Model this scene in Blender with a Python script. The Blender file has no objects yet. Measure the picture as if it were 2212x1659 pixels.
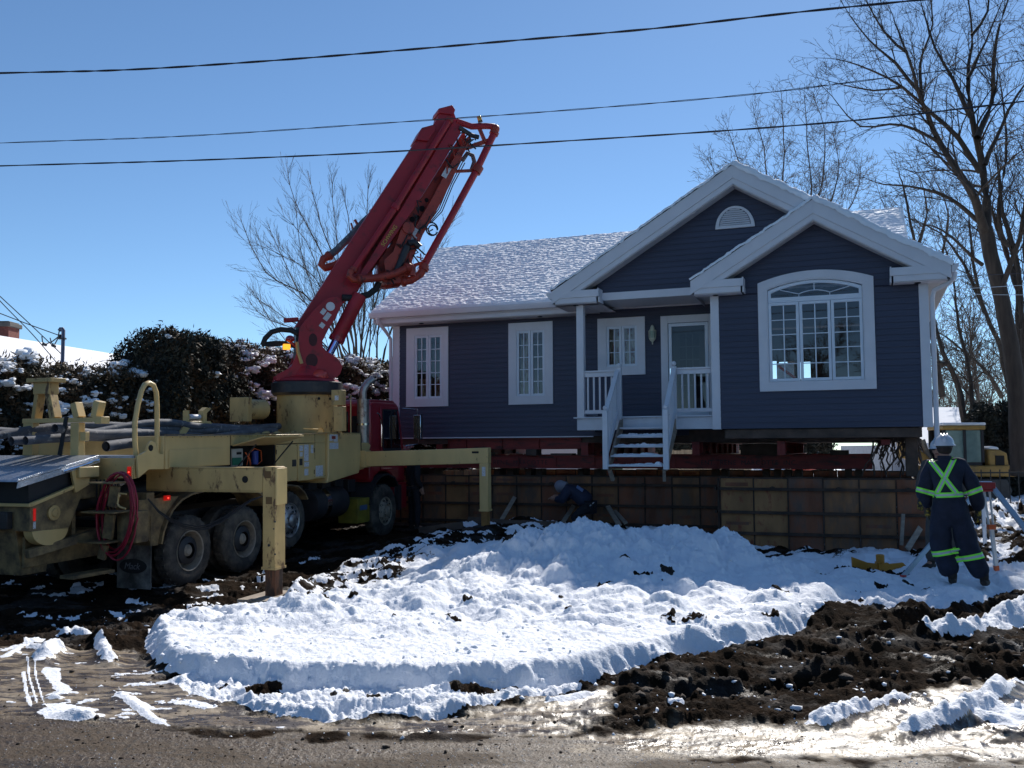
import bpy, bmesh, math, random
import numpy as np
from mathutils import Vector, Matrix
from mathutils.bvhtree import BVHTree

# ------------------------------------------------------------------ camera, sky, sun, exposure
scn = bpy.context.scene
COL = scn.collection
CAM_Z = 1.65
FPX, CX, CY = 2007.0, 1106.0, 829.5          # focal length and centre in a 2212x1659 measuring grid
PITCH = math.atan((972 - CY) / FPX); ROLL = 0.004
_f = np.array([0, math.cos(PITCH), math.sin(PITCH)]); _r = np.array([1., 0, 0]); _u = np.cross(_r, _f)
CR = _r * math.cos(ROLL) - _u * math.sin(ROLL); CU = _u * math.cos(ROLL) + _r * math.sin(ROLL)
cam = bpy.data.cameras.new('camera'); camo = bpy.data.objects.new('camera', cam); COL.objects.link(camo)
camo.matrix_world = Matrix(((CR[0], CU[0], -_f[0], 0), (CR[1], CU[1], -_f[1], 0), (CR[2], CU[2], -_f[2], CAM_Z), (0, 0, 0, 1)))
cam.sensor_width = 36; cam.lens = 36 * FPX / 2212.0
cam.clip_start = 0.05; cam.clip_end = 3000
scn.camera = camo
SUN_EL, SUN_AZ = 39.0, 21.0                   # azimuth clockwise from +Y
w = bpy.data.worlds.new('World'); scn.world = w; w.use_nodes = True
nt = w.node_tree; nt.nodes.clear()
sky = nt.nodes.new('ShaderNodeTexSky'); sky.sky_type = 'NISHITA'; sky.sun_disc = False
sky.sun_elevation = math.radians(SUN_EL); sky.sun_rotation = math.radians(SUN_AZ)
sky.altitude = 2500; sky.air_density = 1.0; sky.dust_density = 0.45; sky.ozone_density = 2.0
bg = nt.nodes.new('ShaderNodeBackground'); bg.inputs[1].default_value = 0.105
wo = nt.nodes.new('ShaderNodeOutputWorld')
tint = nt.nodes.new('ShaderNodeVectorMath'); tint.operation = 'MULTIPLY'; tint.inputs[1].default_value = (.86, 1.05, 1.14)
nt.links.new(sky.outputs[0], tint.inputs[0]); nt.links.new(tint.outputs[0], bg.inputs[0]); nt.links.new(bg.outputs[0], wo.inputs[0])
sl = bpy.data.lights.new('sun', 'SUN'); sl.energy = 5.0; sl.angle = math.radians(0.6); sl.color = (1.0, 0.95, 0.88)
so = bpy.data.objects.new('sun', sl); COL.objects.link(so)
_e, _a = math.radians(SUN_EL), math.radians(SUN_AZ)
SD = Vector((math.sin(_a) * math.cos(_e), math.cos(_a) * math.cos(_e), math.sin(_e)))
so.rotation_euler = SD.to_track_quat('Z', 'Y').to_euler()
scn.view_settings.view_transform = 'Standard'; scn.view_settings.look = 'None'
scn.view_settings.exposure = 0.15; scn.view_settings.gamma = 1.0

# ------------------------------------------------------------------ measuring helpers
CAMP = np.array([0, 0, CAM_Z])
def ray(x, y): return _f + CR * ((x - CX) / FPX) - CU * ((y - CY) / FPX)
def atY(x, y, Y):
    d = ray(x, y); return CAMP + d * (Y / d[1])
def atZ(x, y, z=0.0):
    d = ray(x, y); return CAMP + d * ((z - CAM_Z) / d[2])
class Frame:
    def __init__(s, o, az, pt=0.0, house=False):
        a, p = math.radians(az), math.radians(pt)
        s.o = np.array(o, float)
        if house:
            s.X = np.array([math.cos(a), -math.sin(a), 0]); s.Y = np.array([math.sin(a), math.cos(a), 0])
        else:
            s.X = np.array([math.sin(a) * math.cos(p), math.cos(a) * math.cos(p), math.sin(p)]); s.Y = np.array([-math.cos(a), math.sin(a), 0])
        s.Z = np.cross(s.X, s.Y)
    def on(s, ax, v, x, y):
        n = (s.X, s.Y, s.Z)[ax]; d = ray(x, y); t = ((s.o - CAMP) @ n + v) / (d @ n); p = CAMP + d * t - s.o
        return (float(p @ s.X), float(p @ s.Y), float(p @ s.Z))
    def w(s, x, y, z): return s.o + s.X * x + s.Y * y + s.Z * z
    def mat(s):
        return Matrix(((s.X[0], s.Y[0], s.Z[0], s.o[0]), (s.X[1], s.Y[1], s.Z[1], s.o[1]), (s.X[2], s.Y[2], s.Z[2], s.o[2]), (0, 0, 0, 1)))
HF = Frame((1.495, 20.85, 0), 20.7, house=True)
TF = Frame((-4.85, 14.1, -0.37), 19.6, 1.3)
BF = Frame(TF.w(4.75, .93, 0), 70)

# ------------------------------------------------------------------ materials
def mat(name, col, rough=.6, metal=0.0, var=.12, scale=5.0, bump=0.0, bscale=None, col2=None, thr=.6, c2scale=3.0, soft=.06, spec=None, stretch=None, emit=None, coat=0.0):
    m = bpy.data.materials.new(name); m.use_nodes = True; N = m.node_tree.nodes; L = m.node_tree.links
    b = N['Principled BSDF']; b.inputs['Roughness'].default_value = rough; b.inputs['Metallic'].default_value = metal
    if spec is not None: b.inputs['Specular IOR Level'].default_value = spec
    if coat: b.inputs['Coat Weight'].default_value = coat
    tc = N.new('ShaderNodeTexCoord'); mp = N.new('ShaderNodeMapping'); L.new(tc.outputs['Object'], mp.inputs[0])
    if stretch: mp.inputs['Scale'].default_value = stretch
    n = N.new('ShaderNodeTexNoise'); n.inputs['Scale'].default_value = scale; n.inputs['Detail'].default_value = 6; L.new(mp.outputs[0], n.inputs['Vector'])
    mr = N.new('ShaderNodeMapRange'); mr.inputs[1].default_value = .3; mr.inputs[2].default_value = .7; mr.inputs[3].default_value = 1 - var; mr.inputs[4].default_value = 1 + var
    L.new(n.outputs[0], mr.inputs[0])
    mx = N.new('ShaderNodeVectorMath'); mx.operation = 'SCALE'; mx.inputs[0].default_value = col[:3]; L.new(mr.outputs[0], mx.inputs['Scale'])
    out = mx.outputs[0]
    if col2:
        n2 = N.new('ShaderNodeTexNoise'); n2.inputs['Scale'].default_value = c2scale; n2.inputs['Detail'].default_value = 9; n2.inputs['Roughness'].default_value = .65
        L.new(mp.outputs[0], n2.inputs['Vector'])
        m2 = N.new('ShaderNodeMapRange'); m2.inputs[1].default_value = thr - soft; m2.inputs[2].default_value = thr + soft; L.new(n2.outputs[0], m2.inputs[0])
        c = N.new('ShaderNodeMix'); c.data_type = 'RGBA'; L.new(m2.outputs[0], c.inputs[0]); L.new(out, c.inputs[6]); c.inputs[7].default_value = (*col2[:3], 1)
        out = c.outputs[2]
    L.new(out, b.inputs['Base Color'])
    if bump:
        n3 = N.new('ShaderNodeTexNoise'); n3.inputs['Scale'].default_value = bscale or scale * 6; n3.inputs['Detail'].default_value = 4; L.new(mp.outputs[0], n3.inputs['Vector'])
        bp = N.new('ShaderNodeBump'); bp.inputs['Strength'].default_value = bump; bp.inputs['Distance'].default_value = .02
        L.new(n3.outputs[0], bp.inputs['Height']); L.new(bp.outputs[0], b.inputs['Normal'])
    if emit:
        b.inputs['Emission Color'].default_value = (*emit[:3], 1); b.inputs['Emission Strength'].default_value = emit[3]
    return m
def glass_mat(name, tint=(.75, .8, .8), refl=.08, rough=.02):
    m = bpy.data.materials.new(name); m.use_nodes = True; N = m.node_tree.nodes; L = m.node_tree.links; N.clear()
    t = N.new('ShaderNodeBsdfTransparent'); t.inputs[0].default_value = (*tint, 1)
    g = N.new('ShaderNodeBsdfGlossy'); g.inputs['Roughness'].default_value = rough; g.inputs[0].default_value = (.9, .92, 1, 1)
    fr = N.new('ShaderNodeFresnel'); fr.inputs[0].default_value = 1.5
    tc = N.new('ShaderNodeTexCoord'); ns = N.new('ShaderNodeTexNoise'); ns.inputs['Scale'].default_value = 1.6; L.new(tc.outputs['Object'], ns.inputs['Vector'])
    bp = N.new('ShaderNodeBump'); bp.inputs['Strength'].default_value = .006; bp.inputs['Distance'].default_value = .02; L.new(ns.outputs[0], bp.inputs['Height']); L.new(bp.outputs[0], g.inputs['Normal'])
    ad = N.new('ShaderNodeMath'); ad.operation = 'MULTIPLY_ADD'; ad.inputs[1].default_value = .95; ad.inputs[2].default_value = refl; L.new(fr.outputs[0], ad.inputs[0])
    mx = N.new('ShaderNodeMixShader'); L.new(ad.outputs[0], mx.inputs[0]); L.new(t.outputs[0], mx.inputs[1]); L.new(g.outputs[0], mx.inputs[2])
    o = N.new('ShaderNodeOutputMaterial'); L.new(mx.outputs[0], o.inputs[0]); return m
M = {}
M['siding'] = mat('siding', (.054, .058, .093), .55, var=.10, scale=1.2, bump=.15, bscale=60, stretch=(.3, 1, 3))
M['trim'] = mat('white_trim', (.68, .67, .70), .5, var=.04, scale=3)
M['trimdirt'] = mat('worn_white_paint', (.66, .68, .72), .6, var=.06, scale=4, col2=(.25, .24, .22), thr=.70, c2scale=14)
M['soffit'] = mat('soffit', (.60, .58, .58), .6, var=.05, scale=9)
M['sash'] = mat('sash_vinyl', (.70, .74, .80), .4, var=.03)
M['glass'] = glass_mat('window_glass', (.86, .88, .88), .02)
M['doorglass'] = glass_mat('door_glass', (.40, .42, .38), .0)
M['ice'] = mat('sparkle_crystal', (.75, .77, .8), .08, var=.05, spec=1.0)  # glossy facets for the crystals added to catch sun glints
M['cabglass'] = glass_mat('cab_glass', (.35, .42, .42), .10)
M['interior'] = mat('dark_interior', (.06, .05, .045), .9)
M['curtain'] = mat('curtain', (.62, .55, .42), .9, col2=(.28, .11, .06), thr=.52, c2scale=3.5, stretch=(3, 1, .6))
M['roofsnow'] = mat('roof_snow', (.88, .89, .92), .75, var=.03, bump=.55, bscale=30, stretch=(.7, 1, 1))
M['snow'] = mat('snow', (.86, .88, .91), .7, var=.03, bump=.3, bscale=30)
M['shingle'] = mat('shingle', (.07, .07, .08), .9, bump=.4)
M['yellow'] = mat('pale_yellow_paint', (.62, .44, .18), .42, var=.12, scale=2.5, col2=(.20, .13, .055), thr=.69, c2scale=8.0, soft=.03, stretch=(1, 1, .45), bump=.08, bscale=20, coat=.15)
M['yellowworn'] = mat('worn_yellow_paint', (.50, .345, .135), .55, var=.2, scale=3, col2=(.13, .07, .03), thr=.60, c2scale=7, soft=.04, stretch=(1, 1, .5), bump=.15, bscale=25)
M['yellowdirty'] = mat('muddy_yellow_paint', (.27, .19, .085), .7, var=.3, scale=3, col2=(.07, .05, .03), thr=.5, c2scale=4.0, soft=.12, bump=.3, bscale=25)
M['red'] = mat('boom_red_paint', (.36, .012, .022), .5, var=.14, scale=2, col2=(.16, .014, .016), thr=.62, c2scale=5, bump=.06, bscale=20, coat=.05)
M['redorange'] = mat('faded_red_paint', (.37, .045, .025), .5, var=.25, scale=3, col2=(.10, .02, .015), thr=.58, c2scale=6, bump=.1)
M['cabred'] = mat('cab_red_paint', (.30, .012, .022), .28, var=.06, coat=.4)
M['beamred'] = mat('steel_beam_red', (.20, .022, .016), .65, var=.3, scale=3, col2=(.05, .018, .014), thr=.58, c2scale=5, stretch=(.5, 1, 2))
M['black'] = mat('black_rubber', (.018, .018, .020), .7, var=.2)
M['blacksteel'] = mat('black_steel', (.025, .026, .03), .5, var=.3, col2=(.06, .05, .045), thr=.6)
M['tyre'] = mat('tyre', (.045, .041, .037), .85, var=.3, scale=4, col2=(.13, .115, .09), thr=.56, c2scale=4, soft=.12, bump=.3, bscale=30)
M['rim'] = mat('muddy_rim', (.32, .28, .22), .6, var=.3, scale=6, col2=(.06, .05, .04), thr=.6, c2scale=6, soft=.1)
M['alloy'] = mat('alloy_rim', (.42, .42, .42), .35, metal=.7, var=.3, scale=7, col2=(.12, .10, .08), thr=.6)
M['chrome'] = mat('chrome', (.75, .77, .8), .12, metal=1.0)
M['rod'] = mat('piston_rod', (.35, .42, .75), .15, metal=1.0, var=.05)
M['exh'] = mat('exhaust_steel', (.42, .38, .34), .4, metal=.85, var=.25, scale=4, col2=(.12, .06, .05), thr=.6)
M['alu'] = mat('tread_plate', (.46, .49, .54), .38, metal=.75, var=.15, scale=20, bump=.6, bscale=45)
M['hose'] = mat('grey_rubber_hose', (.10, .105, .12), .75, var=.3, scale=6, col2=(.30, .29, .28), thr=.62, c2scale=10)
M['redhose'] = mat('red_hose', (.28, .012, .035), .4, var=.1)
M['amber'] = mat('amber_lens', (.9, .35, .02), .3, emit=(1, .33, .02, 1.6))
M['amberoff'] = mat('amber_lens_unlit', (.75, .34, .03), .3)
M['redlamp'] = mat('red_lens', (.35, .01, .01), .3, emit=(1, .02, .01, .25))
M['redlit'] = mat('red_lens_lit', (.9, .02, .02), .3, emit=(1, .05, .03, 5))
M['bulb'] = mat('lit_bulb', (1, .8, .4), .4, emit=(1, .62, .22, 14))
M['white'] = mat('white_label', (.62, .64, .66), .5, var=.1, scale=30, col2=(.25, .2, .2), thr=.58, c2scale=60)
M['dark'] = mat('dark_recess', (.008, .008, .009), .8)
M['conc'] = mat('weathered_plywood', (.25, .115, .048), .8, var=.4, scale=3, col2=(.13, .085, .06), thr=.54, c2scale=5, soft=.12, stretch=(1, 1, .35), bump=.2)
M['conc2'] = mat('red_stained_plywood', (.22, .080, .038), .8, var=.4, scale=3, col2=(.12, .08, .06), thr=.56, c2scale=6, soft=.12, stretch=(1, 1, .35), bump=.2)
M['conc3'] = mat('bright_plywood', (.30, .15, .06), .8, var=.3, scale=3, col2=(.22, .06, .03), thr=.60, c2scale=7, soft=.06, stretch=(1, 1, .5), bump=.2)
M['formsteel'] = mat('form_rail_steel', (.055, .034, .024), .85, var=.4, col2=(.11, .06, .035), thr=.62)
M['wood'] = mat('grey_lumber', (.30, .25, .20), .85, var=.25, scale=4, stretch=(1, 1, 4), bump=.3)
M['darkwood'] = mat('dark_timber', (.09, .06, .045), .85, var=.4, scale=4, bump=.3)
M['bark'] = mat('bark', (.050, .038, .030), .9, var=.35, scale=3, bump=.6, bscale=14, stretch=(3, 3, .6))
M['barkpale'] = mat('pale_bark', (.10, .078, .06), .9, var=.3, scale=3, bump=.3)
M['twig'] = mat('twig', (.095, .072, .056), .85, var=.3, scale=1)
M['cedar'] = mat('cedar_leaf', (.060, .048, .024), .8, var=.5, scale=2.2, col2=(.115, .065, .032), thr=.52, c2scale=2.0, soft=.1)
M['cedardark'] = mat('cedar_dark_leaf', (.020, .022, .014), .85, var=.5, scale=2.5, col2=(.04, .03, .018), thr=.58, c2scale=2.2, soft=.1)
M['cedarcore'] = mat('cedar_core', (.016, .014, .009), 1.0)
M['navy'] = mat('navy_coverall', (.014, .018, .036), .85, var=.35, scale=8, bump=.9, bscale=9)
M['jacket'] = mat('navy_jacket', (.022, .028, .058), .8, var=.2, bump=.4, bscale=14)
M['darkcloth'] = mat('dark_work_clothes', (.018, .018, .024), .9, var=.25, bump=.4, bscale=14)
M['greycloth'] = mat('grey_work_clothes', (.085, .075, .068), .9, var=.25, bump=.4, bscale=14)
M['hood'] = mat('grey_hood', (.26, .26, .30), .9, var=.1, bump=.3, bscale=20)
M['hiviz'] = mat('lime_reflective_tape', (.22, .85, .06), .5, var=.05, emit=(.2, .9, .05, .05))  # faint glow added so the tape looks bright; it is no lamp
M['silver'] = mat('silver_reflective_tape', (.50, .52, .54), .35, var=.08)
M['skin'] = mat('skin', (.42, .22, .15), .6, var=.05)
M['hair'] = mat('hair', (.03, .02, .016), .8)
M['hat'] = mat('white_hard_hat', (.58, .60, .64), .35, var=.06, coat=.2)
M['glove'] = mat('work_glove', (.05, .04, .03), .8, col2=(.55, .36, .03), thr=.56, c2scale=14)
M['boot'] = mat('boot_leather', (.03, .022, .016), .7)
M['tripodwhite'] = mat('tripod_white', (.70, .68, .64), .5)
M['tripodred'] = mat('tripod_red', (.42, .03, .025), .4)
M['orange'] = mat('orange_clamp', (.70, .13, .03), .5)
M['tripodalu'] = mat('tripod_aluminium', (.42, .50, .58), .4, metal=.5)
M['ochre'] = mat('ochre_machine_paint', (.46, .20, .015), .5, var=.2, col2=(.16, .09, .03), thr=.62)
M['exyellow'] = mat('excavator_yellow', (.34, .20, .04), .5, var=.15, col2=(.18, .12, .05), thr=.62)
M['cable'] = mat('cable', (.035, .035, .045), .5, var=.1)
M['brick'] = mat('brick_red', (.20, .055, .04), .8, var=.3, scale=14)
M['cap'] = mat('chimney_cap', (.12, .11, .10), .9)
M['pole'] = mat('galvanised_mast', (.10, .12, .18), .5, metal=.4)
M['greensid'] = mat('dark_green_panel', (.02, .05, .03), .7)
M['bluebin'] = mat('blue_plastic', (.02, .05, .28), .5)
M['fence'] = mat('board_fence', (.34, .26, .17), .8, var=.3, scale=3, stretch=(6, 6, .5), bump=.2)
M['wire'] = mat('wire_fence', (.02, .02, .02), .7)
M['house2'] = mat('cream_siding', (.55, .53, .48), .7)
M['clod'] = mat('earth_clod', (.034, .021, .013), .9, var=.4, scale=8, bump=.8, bscale=30)

# ------------------------------------------------------------------ mesh helpers
class MB:
    def __init__(s): s.v = []; s.f = []
    def add(s, vs, fs):
        o = len(s.v); s.v.extend([tuple(float(c) for c in v) for v in vs]); s.f.extend([tuple(i + o for i in f) for f in fs]); return s
    def box(s, x0, x1, y0, y1, z0, z1):
        vs = [(x, y, z) for x in (x0, x1) for y in (y0, y1) for z in (z0, z1)]
        return s.add(vs, [(0, 1, 3, 2), (4, 6, 7, 5), (0, 4, 5, 1), (2, 3, 7, 6), (0, 2, 6, 4), (1, 5, 7, 3)])
    def bar(s, p0, p1, w, h, up=(0, 0, 1)):
        p0, p1, up = Vector(p0), Vector(p1), Vector(up); d = (p1 - p0).normalized(); a = d.cross(up).normalized(); b = a.cross(d)
        a *= w / 2; b *= h / 2; vs = [p + i * a + j * b for p in (p0, p1) for i, j in ((-1, -1), (1, -1), (1, 1), (-1, 1))]
        return s.add(vs, [(3, 2, 1, 0), (4, 5, 6, 7), (0, 1, 5, 4), (1, 2, 6, 5), (2, 3, 7, 6), (3, 0, 4, 7)])
    def tube(s, pts, r, n=8, caps=True, closed=False):
        pts = [Vector(p) for p in pts]; k = len(pts); rs = r if isinstance(r, (list, tuple)) else [r] * k
        vs = []; a = None
        for i, p in enumerate(pts):
            t = (pts[min(i + 1, k - 1)] - pts[max(i - 1, 0)]).normalized()
            if a is None:
                a = t.cross(Vector((0, 0, 1)))
                if a.length < .1: a = t.cross(Vector((1, 0, 0)))
                a.normalize()
            else:
                a = (a - t * a.dot(t)).normalized()
            b = t.cross(a)
            for j in range(n):
                th = 2 * math.pi * j / n; vs.append(p + (a * math.cos(th) + b * math.sin(th)) * rs[i])
        fs = [(i * n + j, i * n + (j + 1) % n, (i + 1) * n + (j + 1) % n, (i + 1) * n + j) for i in range(k - 1) for j in range(n)]
        if caps: fs += [tuple(range(n - 1, -1, -1)), tuple((k - 1) * n + j for j in range(n))]
        return s.add(vs, fs)
    def prism(s, poly, y0, y1, fn=None):
        """polygon in (x,z), extruded along y; fn maps (x,y,z) elsewhere"""
        n = len(poly); fn = fn or (lambda x, y, z: (x, y, z))
        vs = [fn(x, y0, z) for x, z in poly] + [fn(x, y1, z) for x, z in poly]
        fs = [tuple(range(n)), tuple(range(2 * n - 1, n - 1, -1))] + [(i, i + n, (i + 1) % n + n, (i + 1) % n) for i in range(n)]
        return s.add(vs, fs)
    def lathe(s, prof, o, d, n=24):
        """prof: list of (radius, distance along d)"""
        o, d = Vector(o), Vector(d).normalized(); a = d.cross(Vector((0, 0, 1)))
        if a.length < .1: a = Vector((1, 0, 0))
        a.normalize(); b = d.cross(a); vs = []
        for r, h in prof:
            for j in range(n):
                th = 2 * math.pi * j / n; vs.append(o + d * h + (a * math.cos(th) + b * math.sin(th)) * max(r, 1e-4))
        k = len(prof)
        return s.add(vs, [(i * n + j, i * n + (j + 1) % n, (i + 1) * n + (j + 1) % n, (i + 1) * n + j) for i in range(k - 1) for j in range(n)])
    def ball(s, c, r, n=8, m=6, sc=(1, 1, 1), jit=0, rnd=random):
        vs = []
        for i in range(m + 1):
            ph = math.pi * i / m
            for j in range(n):
                th = 2 * math.pi * j / n; q = r * (1 + (rnd.uniform(-jit, jit) if 0 < i < m else 0))
                vs.append((c[0] + q * sc[0] * math.sin(ph) * math.cos(th), c[1] + q * sc[1] * math.sin(ph) * math.sin(th), c[2] + q * sc[2] * math.cos(ph)))
        return s.add(vs, [(i * n + j, (i + 1) * n + j, (i + 1) * n + (j + 1) % n, i * n + (j + 1) % n) for i in range(m) for j in range(n)])
def comps(mb):
    n = len(mb.v); par = list(range(n))
    def find(i):
        while par[i] != i: par[i] = par[par[i]]; i = par[i]
        return i
    for f in mb.f:
        for q in f[1:]: par[find(q)] = find(f[0])
    g = {}
    for f in mb.f: g.setdefault(find(f[0]), []).append(f)
    out = []
    for fs in g.values():
        ids = sorted({i for f in fs for i in f}); m = {a: k for k, a in enumerate(ids)}; c = MB(); c.v = [mb.v[i] for i in ids]; c.f = [tuple(m[i] for i in f) for f in fs]; out.append(c)
    return out
def objs(name, mb, material, parent=None, **kw): return [obj(name, c, material, parent, **kw) for c in comps(mb)]
def link(o, parent=None):
    COL.objects.link(o)
    if parent: o.parent = parent
    return o
def obj(name, mb, material, parent=None, bevel=0, smooth=True, flip=True):
    me = bpy.data.meshes.new(name); me.from_pydata(mb.v, [], mb.f)
    bm = bmesh.new(); bm.from_mesh(me)
    if flip: bmesh.ops.recalc_face_normals(bm, faces=bm.faces)
    bm.to_mesh(me); bm.free()
    me.materials.append(M[material] if isinstance(material, str) else material)
    if smooth:
        me.shade_smooth(); me.set_sharp_from_angle(angle=math.radians(38))
    o = bpy.data.objects.new(name, me); link(o, parent)
    if bevel:
        bv = o.modifiers.new('bevel', 'BEVEL'); bv.width = bevel; bv.segments = 2; bv.limit_method = 'ANGLE'; bv.angle_limit = math.radians(40); bv.harden_normals = False
    return o
def npobj(name, v, f, material, parent=None, smooth=False, mats=None):
    me = bpy.data.meshes.new(name); v = np.asarray(v, np.float32); f = np.asarray(f, np.int32); k = f.shape[1]
    me.vertices.add(len(v)); me.vertices.foreach_set('co', v.ravel())
    me.loops.add(f.size); me.loops.foreach_set('vertex_index', f.ravel())
    me.polygons.add(len(f)); me.polygons.foreach_set('loop_start', np.arange(0, f.size, k, dtype=np.int32))
    try: me.polygons.foreach_set('loop_total', np.full(len(f), k, np.int32))
    except Exception: pass
    me.update(calc_edges=True)
    me.materials.append(M[material] if isinstance(material, str) else material)
    if smooth: me.shade_smooth()
    o = bpy.data.objects.new(name, me); link(o, parent); return o
def empty(name, frame=None, loc=None):
    o = bpy.data.objects.new(name, None); o.empty_display_size = .3; COL.objects.link(o)
    if frame is not None: o.matrix_world = frame.mat()
    if loc is not None: o.location = loc
    return o
def tag(o, label, cat, group=None):
    o['label'] = label; o['category'] = cat
    if group: o['group'] = group
    return o
def struct(o, kind='structure', label=None):
    o['kind'] = kind
    if label: o['label'] = label
    return o
def copy_tree(o, parent=None):
    c = o.copy(); COL.objects.link(c); c.parent = parent
    for ch in list(o.children): copy_tree(ch, c)
    return c
def text(name, s, size, mtx, material, parent, extrude=.002, space=1.0, shear=0):
    cu = bpy.data.curves.new(name, 'FONT'); cu.body = s; cu.size = size; cu.extrude = extrude; cu.align_x = 'LEFT'; cu.space_character = space; cu.shear = shear
    t = bpy.data.objects.new('tmp', cu); COL.objects.link(t)
    bpy.context.view_layer.update(); dg = bpy.context.evaluated_depsgraph_get()
    me = bpy.data.meshes.new_from_object(t.evaluated_get(dg)); bpy.data.objects.remove(t)
    me.materials.clear(); me.materials.append(M[material] if isinstance(material, str) else material); me.name = name
    o = bpy.data.objects.new(name, me); link(o, parent); o.matrix_local = mtx; return o
# plane-facing text matrix for a wall seen from -y: text x -> +x, text y -> +z
def tm(x, y, z, rot=0):
    return Matrix.Translation((x, y, z)) @ Matrix.Rotation(rot, 4, 'Y') @ Matrix(((1, 0, 0, 0), (0, 0, -1, 0), (0, 1, 0, 0), (0, 0, 0, 1)))

# ------------------------------------------------------------------ noise
def _h(ix, iy, s):
    n = (ix.astype(np.int64) * 374761393 + iy.astype(np.int64) * 668265263 + s * 1442695041) & 0xffffffff
    n = ((n ^ (n >> 13)) * 1274126177) & 0xffffffff
    return ((n ^ (n >> 16)) & 0xffff) / 65535.0
def vnoise(x, y, s=0):
    ix, iy = np.floor(x), np.floor(y); fx, fy = x - ix, y - iy
    fx = fx * fx * fx * (fx * (fx * 6 - 15) + 10); fy = fy * fy * fy * (fy * (fy * 6 - 15) + 10)
    a, b, c, d = _h(ix, iy, s), _h(ix + 1, iy, s), _h(ix, iy + 1, s), _h(ix + 1, iy + 1, s)
    return (a + (b - a) * fx) * (1 - fy) + (c + (d - c) * fx) * fy
def fbm(x, y, o=4, s=0, g=.5):
    t = np.zeros_like(x); a = 1; n = 0
    for i in range(o):
        c, sn = math.cos(i * .9 + .3), math.sin(i * .9 + .3)
        t += a * vnoise((x * c - y * sn) * 2 ** i, (x * sn + y * c) * 2 ** i, s + i * 17); n += a; a *= g
    return t / n            # 0..1

# ================================================================== GROUND, ROAD, SNOW
def sd_poly(X, Y, poly):
    """signed distance (positive inside) to a world-space polygon"""
    P = np.array(poly); d = np.full(X.shape, 1e9); ins = np.zeros(X.shape, bool); n = len(P)
    for i in range(n):
        ax, ay = P[i]; bx, by = P[(i + 1) % n]; ex, ey = bx - ax, by - ay
        t = np.clip(((X - ax) * ex + (Y - ay) * ey) / (ex * ex + ey * ey + 1e-12), 0, 1)
        d = np.minimum(d, np.hypot(X - ax - t * ex, Y - ay - t * ey))
        c = ((ay > Y) != (by > Y)) & (X < (bx - ax) * (Y - ay) / (by - ay + 1e-12) + ax)
        ins ^= c
    return np.where(ins, d, -d)
def d_line(X, Y, pts):
    P = np.array(pts); d = np.full(X.shape, 1e9); T = np.zeros(X.shape); n = len(P)
    for i in range(n - 1):
        ax, ay = P[i]; bx, by = P[i + 1]; ex, ey = bx - ax, by - ay
        t = np.clip(((X - ax) * ex + (Y - ay) * ey) / (ex * ex + ey * ey + 1e-12), 0, 1)
        q = np.hypot(X - ax - t * ex, Y - ay - t * ey); T = np.where(q < d, (i + t) / (n - 1), T); d = np.minimum(d, q)
    return d, T
def G(pts): return [tuple(atZ(x, y, 0)[:2]) for x, y in pts]
def sm(x, a, b):
    t = np.clip((x - a) / (b - a), 0, 1); return t * t * (3 - 2 * t)
CTRL = np.array([(-5, 14, -.33), (-6.5, 11.5, -.38), (-3.4, 13.2, -.42), (-3.1, 12.2, -.42), (-2.8, 11.3, -.28), (-2.7, 20, -.17), (-4, 17, -.25), (-.6, 18.1, .12), (0, 6.5, 0), (-4, 6.5, 0), (4, 6.5, 0), (0, 3, 0), (-3, 3, 0), (3, 3, 0),
                 (5.3, 11.6, -.10), (4.0, 13.5, -.12), (6, 13, -.12), (2, 11, .03), (1.5, 13, .05), (8, 14.5, -.1), (8, 25, .0), (-1, 22, -.12), (5, 16.5, -.35), (6.5, 15.5, -.3), (3.5, 15.5, -.25), (-8, 16, -.25), (0, 30, 0), (-12, 24, -.1), (9, 9, 0), (-9, 7, 0), (-1, 10, 0), (1.5, 17, -.1), (-2.5, 9.5, -.1), (-.6, 16, .02)])
def base_h(X, Y):
    num = np.zeros(X.shape); den = np.full(X.shape, 1e-6)
    for x, y, z in CTRL:
        wgt = np.exp(-((X - x) ** 2 + (Y - y) ** 2) / (2 * 1.25 ** 2)); num += wgt * z; den += wgt
    return num / den * (1 - sm(Y, 30, 45)) - .13 * np.exp(-((X + 3.2) ** 2 + (Y - 12.5) ** 2) / 1.3)
SNOW1 = G([(335, 1325), (312, 1375), (335, 1440), (400, 1464), (600, 1486), (800, 1495), (1000, 1494), (1150, 1490), (1260, 1470), (1390, 1440), (1500, 1415), (1620, 1398), (1720, 1365), (1790, 1330),
           (1830, 1296), (1985, 1300), (2060, 1308), (2130, 1296), (2160, 1262), (2212, 1262), (2500, 1250), (2700, 1110), (2700, 1050), (1990, 1075), (1100, 1090), (940, 1150), (900, 1168), (760, 1192), (640, 1215), (575, 1255), (480, 1290), (400, 1305)])
SNOW2 = G([(350, 1455), (400, 1485), (480, 1508), (600, 1545), (760, 1557), (900, 1550), (1060, 1522), (1180, 1503), (1300, 1480), (1000, 1480), (600, 1480)])
SNOW3 = [(-40, 26), (-9.5, 26), (-7.6, 21), (-9, 14), (-40, 10), (-60, 10), (-60, 400), (200, 400), (200, 10), (11, 12.5), (7.9, 14.0), (7.3, 21), (5, 26.5), (-2, 27.5)]
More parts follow.
